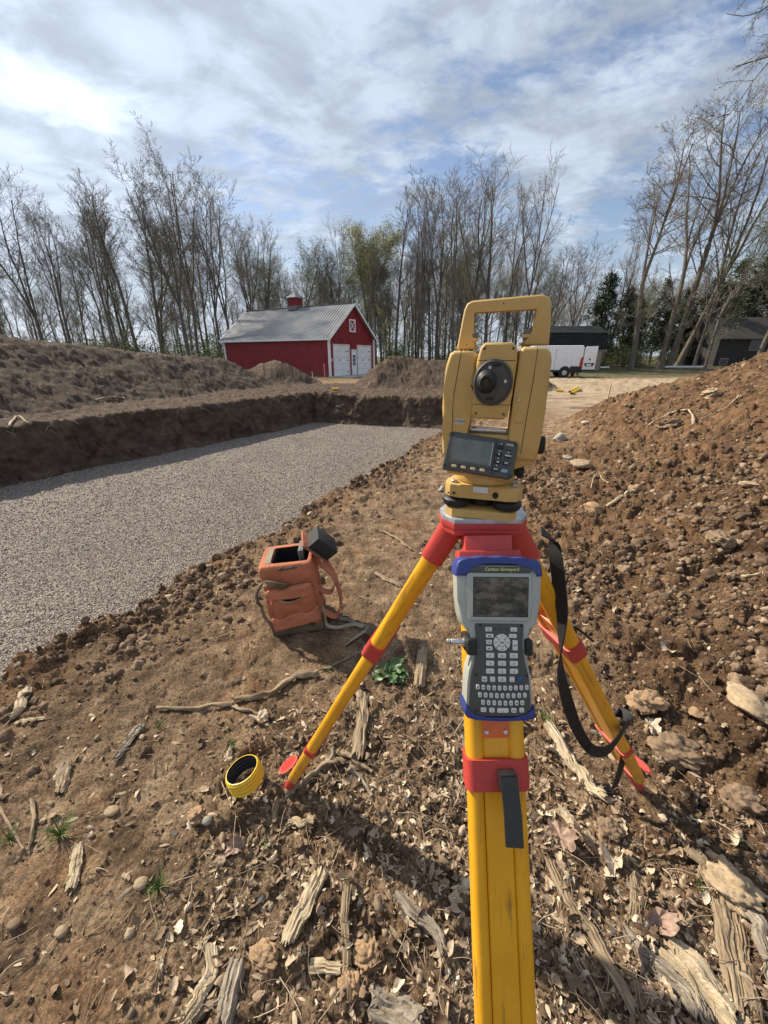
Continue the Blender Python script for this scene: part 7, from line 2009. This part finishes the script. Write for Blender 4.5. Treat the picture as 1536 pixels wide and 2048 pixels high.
P_right = [mk_proto('c', bark=BKR, seed=s, h=24, fork=f_, spread=sp2, leaders=3, twigs=1.15, side=sd, up=0.05, depth=5 if s == 31 else 4, r0=0.33, lean=ln, bare=0.45) for s, f_, sp2, sd, ln in ((31, 0.42, 0.55, 5, (0, 0)), (32, 0.45, 0.45, 5, (0.06, 0)), (33, 0.50, 0.45, 6, (0.12, 0)), (34, 0.40, 0.5, 6, (0.22, 0)))]
P_bud = [mk_proto('d', seed=s, h=18, fork=0.4, spread=0.55, leaders=3, twigs=1.1, side=6, up=0.09, bud=b_, nb=n_, bsize=bs_) for s, b_, n_, bs_ in ((41, FBUD, 19000, (0.05, 0.11)), (42, FPAL, 11000, (0.04, 0.08)), (43, FPAL, 8000, (0.04, 0.08)))]

def px_base(px, Y):
    p = aty(px, 735, Y); return p.x, Y
def h_for(py, Y, x): return aty(768, py, Y).z - hz(x, Y)
FT = [  # (base px, distance, top py, prototype, name label, width)
 (18, 37, 335, P_narrow[1], 'bare tree at the far left edge above the left dirt pile', 1.1),
 (98, 38, 345, P_narrow[3], 'bare forked tree, second of the tall ones from the left edge', 1.2),
 (150, 39, 385, P_narrow[4], 'thin bare tree third from the left edge above the dirt pile', 1.0),
 (240, 40, 350, P_narrow[0], 'bare leaning tree just left of the tallest tree group at left', 1.0),
 (262, 44, 400, P_narrow[2], 'slim bare tree close behind the leaning tree at left', 1.0),
 (330, 43, 350, P_narrow[5], 'straight bare tree left of the tallest broad crowned one', 1.0),
 (382, 42, 262, P_big[0], 'tallest bare tree of the left woods with broad many stemmed crown', 0.95),
 (400, 45, 300, P_big[2], 'tall bare tree just right of the tallest one at left', 0.85),
 (446, 46, 345, P_narrow[3], 'bare tree with upright crown above the left end of the barn', 1.0),
 (470, 47, 340, P_big[1], 'bare spreading tree above the left slope of the barn roof', 0.8),
 (512, 56, 425, P_narrow[1], 'bare tree behind the barn roof, left of the cupola, with low fork', 1.1),
 (548, 58, 450, P_narrow[4], 'slim bare tree behind the barn roof close to the cupola', 1.0),
 (612, 60, 480, P_bud[2], 'pale budding tree right behind the cupola', 1.0),
 (640, 60, 488, P_bud[1], 'pale budding tree between the cupola and the barn gable', 1.0),
 (682, 56, 432, P_narrow[0], 'bare thin tree rising behind the barn gable peak', 0.9),
 (728, 55, 425, P_bud[0], 'tree with yellow green spring buds behind the barn gable', 1.15),
 (752, 58, 440, P_bud[0], 'second yellow green budding tree, right of the barn gable', 1.0),
 (790, 54, 385, P_narrow[5], 'bare straight tree just right of the yellow green trees', 1.0),
 (835, 52, 325, P_big[1], 'tall bare tree of the middle group, leftmost', 0.85),
 (872, 53, 318, P_narrow[3], 'tall bare tree of the middle group, second from left', 1.2),
 (905, 50, 350, P_narrow[4], 'tall bare tree left of the instrument handle', 1.1),
 (940, 53, 312, P_big[2], 'tall bare tree straight above the instrument handle, left one', 0.85),
 (968, 52, 320, P_narrow[1], 'tall bare tree straight above the instrument handle, right one', 1.2),
 (1005, 55, 360, P_narrow[2], 'slim bare tree above the instrument eyepiece', 1.0),
 (1042, 50, 308, P_big[2], 'bare oval crowned tree right of the instrument handle', 0.8),
 (1095, 52, 470, P_narrow[3], 'low spreading bare tree behind the shed roof, left', 1.3),
 (1130, 54, 490, P_narrow[1], 'low bare tree behind the shed roof, right', 1.2),
 (1262, 45, 205, P_right[0], 'tall brown bare tree with curved side limbs, left of the tall right group', 1.0),
 (1318, 46, 195, P_right[1], 'tall brown bare tree, second of the tall right group', 1.0),
 (1336, 47, 150, P_right[2], 'tallest brown bare tree at right, trunk slanting right', 1.0),
 (1352, 49, 215, P_right[3], 'brown bare tree with strongly slanting trunk at right', 1.0),
 (1388, 47, 330, P_narrow[0], 'thin bare tree right of the slanting trunks', 1.0),
 (1410, 44, 420, P_bud[2], 'budding tree in front of the dark evergreens at right', 1.0),
 (1505, 42, 300, P_right[2], 'brown bare tree before the dark house at the right edge', 0.9),
 (1530, 46, 240, P_right[1], 'brown bare tree at the right edge behind the dirt pile', 0.9),
 (1205, 50, 430, P_right[3], 'bare leaning tree right of the shed', 0.7),
]
for i, (px, Y, ty, pr_, lb, wd_) in enumerate(FT):
    x, y = px_base(px, Y)
    plant_tree(pr_, 'bare_tree' if 'bud' not in lb else 'budding_tree', x, y, h_for(ty, Y, x), lb, rot=(i * 1.9 if pr_ not in P_right else (0.3 * (i % 3 - 1))), wide=wd_)
# filler of the woods
rs = np.random.RandomState(77)
placed = [(aty(f[0], 735, f[1]).x, f[1]) for f in FT]; cnt = 0; tries = 0
zones = [(-62, -17, 40, 92, 'slender bare tree deep in the left woods beyond the dirt pile', 'bare trees deep in the left woods', 46),
         (-17, 12, 52, 98, 'slender bare tree deep in the woods behind the red barn', 'bare trees deep in the woods behind the barn', 74),
         (12, 62, 54, 95, 'slender bare tree deep in the woods beyond the shed and house', 'bare trees deep in the right woods', 62)]
for (xa, xb, ya, yb, lb, gr, N) in zones:
    c = 0; tries = 0
    while c < N and tries < 4000:
        tries += 1
        y = ya + (yb - ya) * rs.uniform() ** 1.25; x = rs.uniform(xa, xb) * (0.75 + 0.45 * y / 60)
        if abs(x) > 1.12 * y + 4: continue
        if hx0 - 1.5 < x < hx0 + 17 and y < 60: continue
        if any((x - a) ** 2 + (y - b) ** 2 < 1.5 ** 2 for a, b in placed): continue
        placed.append((x, y)); c += 1
        left = sst(-10, -34, np.array([x]))[0]
        hh = rs.uniform(10.5, 16.0) + 2.5 * left + 3.0 * (2 < x < 26) * (y > 55)
        pr_ = (P_narrow + [P_bud[1], P_bud[2]])[rs.randint(0, 8)]
        plant_tree(pr_, 'forest_tree', x, y, hh, lb, rot=rs.uniform(0, 6.28), group=gr, wide=rs.uniform(0.8, 1.15))
# evergreens
def evergreen(seed, h=12, n=15000, rad=2.6, base=0.08):
    rs = np.random.RandomState(seed); T = Tubes(); B = Tubes()
    P = [np.array([0.05 * math.sin(t * 3), 0.04 * math.cos(t * 4), h * t - 0.3 * (t == 0)]) for t in np.linspace(0, 1, 9)]
    T.add(P, [h * 0.016 * (1 - t) + 0.02 for t in np.linspace(0, 1, 9)], 8)
    Cn = []
    nb = 90
    for i in range(nb):
        t = base + (1 - base) * (i / nb) ** 0.9; z = h * t; L = rad * (1 - t) ** 0.75 * rs.uniform(0.55, 1.15) + 0.15; a = rs.uniform(0, 6.28)
        if rs.uniform() < 0.28: continue
        q = []
        for s in np.linspace(0, 1, 6): q.append(np.array([math.cos(a) * L * s, math.sin(a) * L * s, z + L * (0.25 * s - 0.42 * s * s) + 0.1 * rs.normal() * s]))
        B.add(q, [0.03 * (1 - s) + 0.008 for s in np.linspace(0, 1, 6)], 3)
        for s in np.linspace(0.2, 1, int(4 + L * 5)):
            k = min(int(s * 5), 4); f = s * 5 - k; c = q[k] * (1 - f) + q[k + 1] * f
            Cn.append(c + rs.normal(size=3) * 0.10 * (1 + L * 0.25))
    V, F, t = leaf_cards(np.array(Cn), n, 0.17, 0.07, 0.19, seed)
    pr_ = Proto(); pr_.h = h; pr_.parts = [('trunk', T.mesh('trunk', BKD)), ('branches', B.mesh('branches', BKT)), ('needles', np_mesh('needles', V, F, FEVG, False, {'tone': t}))]
    return pr_
E_ = [evergreen(51, 12, 7500, 3.2, 0.14), evergreen(52, 12, 8500, 3.6, 0.08), evergreen(53, 12, 7000, 3.0, 0.22)]
for i, (px, Y, ty, lb, wd_) in enumerate((
    (1188, 50, 545, 'dark evergreen just right of the shed roof', 1.25), (1232, 54, 575, 'dark evergreen left of the tall brown trees', 1.4), (1296, 56, 560, 'dark evergreen showing between the tall brown trunks, left', 1.1),
    (1345, 57, 570, 'dark evergreen showing between the tall brown trunks, right', 1.1), (1388, 55, 545, 'dark evergreen right of the slanting trunks', 1.2), (1428, 60, 520, 'dark evergreen above the left end of the dark house', 1.35),
    (1470, 61, 505, 'tall dark evergreen rising above the dark house roof', 1.35), (1520, 62, 478, 'broad dark evergreen at the right edge behind the dark house', 1.4), (1255, 60, 600, 'low dark evergreen far back behind the tall trunks', 1.3), (1410, 60, 560, 'dark evergreen far back at right, partly covered', 1.3), (1575, 62, 460, 'dark evergreen cut by the right edge of the picture', 1.4), (1320, 62, 590, 'far dark evergreen low behind the log', 1.4))):
    x, y = px_base(px, Y); plant_tree(E_[i % 3], 'evergreen_tree', x, y, h_for(ty, Y, x), lb, rot=i * 1.1, wide=wd_)
# undergrowth
def shrub(seed, mat):
    rs = np.random.RandomState(seed); T = Tubes(); tips = []
    for k in range(16):
        a = rs.uniform(0, 6.28); p = np.array([0.15 * math.cos(a), 0.15 * math.sin(a), 0]); d = np.array([0.45 * math.cos(a), 0.45 * math.sin(a), 1.0]); q = [p]
        for s in range(6): d = d + rs.normal(size=3) * 0.2; d /= np.linalg.norm(d); p = p + d * 0.32; q.append(p); tips.append(p)
        T.add(q, [0.02, 0.017, 0.014, 0.012, 0.01, 0.008, 0.006], 3)
    V, F, t = leaf_cards(np.array(tips), 1700, 0.24, 0.03, 0.075, seed)
    pr_ = Proto(); pr_.h = 2.0; pr_.parts = [('stems', T.mesh('stems', BKT)), ('leaves', np_mesh('leaves', V, F, mat, False, {'tone': t}))]; return pr_
SH = [shrub(61, FSHR), shrub(62, FPAL), shrub(63, FSHR)]
c = 0
while c < 74:
    y = rs.uniform(41, 66); x = rs.uniform(-50, 52)
    if x > -15 and y < 47: continue
    if 12 < x < 24 and y < 52: continue
    if hx0 - 1.5 < x < hx0 + 17 and 48 < y < 60: continue
    if any((x - a) ** 2 + (y - b) ** 2 < 0.8 ** 2 for a, b in placed): continue
    zn = 0 if x < -17 else (1 if x < 12 else 2)
    plant_tree(SH[rs.randint(0, 3)], 'undergrowth_shrub', x, y, rs.uniform(1.2, 3.6), ('light green leafing shrub among the trunks of the left woods', 'light green leafing shrub among the trunks behind the barn', 'light green leafing shrub among the trunks of the right woods')[zn], 'shrub', rs.uniform(0, 6.28), ('shrubs in the left woods', 'shrubs behind the barn', 'shrubs in the right woods')[zn], wide=1.3); c += 1
# far woods as one mass
def far_woods():
    rs = np.random.RandomState(9); Vs = []; Fs = []; off = 0
    prs = []
    for s in (71, 72, 73):
        T, B, tips = grow_tree(seed=s, h=16, fork=0.45, spread=0.4, leaders=2, twigs=0.8, side=5, depth=4)
        prs.append((np.concatenate(T.V + B.V), np.concatenate([np.concatenate(T.F), np.concatenate(B.F) + T.o])))
    for k in range(130):
        y = rs.uniform(96, 128); x = rs.uniform(-1.15, 1.15) * y; PV, PF = prs[k % 3]; a = rs.uniform(0, 6.28); s = rs.uniform(0.75, 1.1)
        V = PV * s; V = np.stack([V[:, 0] * math.cos(a) - V[:, 1] * math.sin(a) + x, V[:, 0] * math.sin(a) + V[:, 1] * math.cos(a) + y, V[:, 2] + 0.4], 1)
        Vs.append(V); Fs.append(PF + off); off += len(V)
    mobj('distant_woods', np_mesh('distant_woods', np.concatenate(Vs), np.concatenate(Fs), BKT), label='distant mass of bare woods filling the gaps between the nearer trunks', cat='woods', kind='stuff')
far_woods()
# near tree beyond the right edge whose budding branch tips hang into the top right corner
def overhang():
    rs = np.random.RandomState(19); base = Vector((13.2, 11.5, hz(13.2, 11.5)))
    t = thing('overhanging_tree', 'bare twigs with small buds hanging into the upper right corner', 'tree', base)
    T = Tubes(); B = Tubes(); tips = []
    P = [np.array([0, 0, -0.2]), np.array([0.1, 0, 3.0]), np.array([0.0, 0, 6.0]), np.array([-0.2, 0, 8.5]), np.array([-0.3, 0.1, 11.0])]
    T.add(P, [0.32, 0.25, 0.2, 0.15, 0.08], 10)
    def twig(p, d, L, r, lev):
        q = [p]; n = 6
        for i in range(n): d = d + rs.normal(size=3) * 0.16; d[2] -= 0.01; d /= np.linalg.norm(d); q.append(q[-1] + d * L / n)
        B.add(q, list(np.linspace(r, r * 0.4, n + 1)), 4 if lev < 2 else 3)
        if lev >= 2: tips.extend(q[2:])
        if lev < 4:
            for c in range(6):
                k = 1 + rs.randint(0, n - 1); v = np.cross(d, rs.normal(size=3)); v /= np.linalg.norm(v); e = d * 0.75 + v * 0.65
                twig(q[k], e / np.linalg.norm(e), L * rs.uniform(0.25, 0.45), r * 0.45, lev + 1)
    for z, d, L in ((9.6, (-1, -0.12, 0.0), 5.4), (9.2, (-1, 0.1, -0.02), 5.4), (9.8, (-1, -0.2, 0.05), 4.8), (9.4, (-0.95, 0.3, 0.05), 5.2), (10.5, (-0.9, 0.0, 0.1), 5.0), (7.5, (0.9, 0.3, 0.4), 4.0)):
        d = np.array(d); twig(np.array([-0.1, 0, z]), d / np.linalg.norm(d), L, 0.032, 0)
    mobj('trunk', T.mesh('trunk', BKD), t); mobj('branches', B.mesh('branches', BKT), t)
    V, F, tn = leaf_cards(np.array(tips), 2600, 0.03, 0.014, 0.03, 3)
    mobj('leaves', np_mesh('leaves', V, F, FBUD, False, {'tone': tn}), t)
overhang()
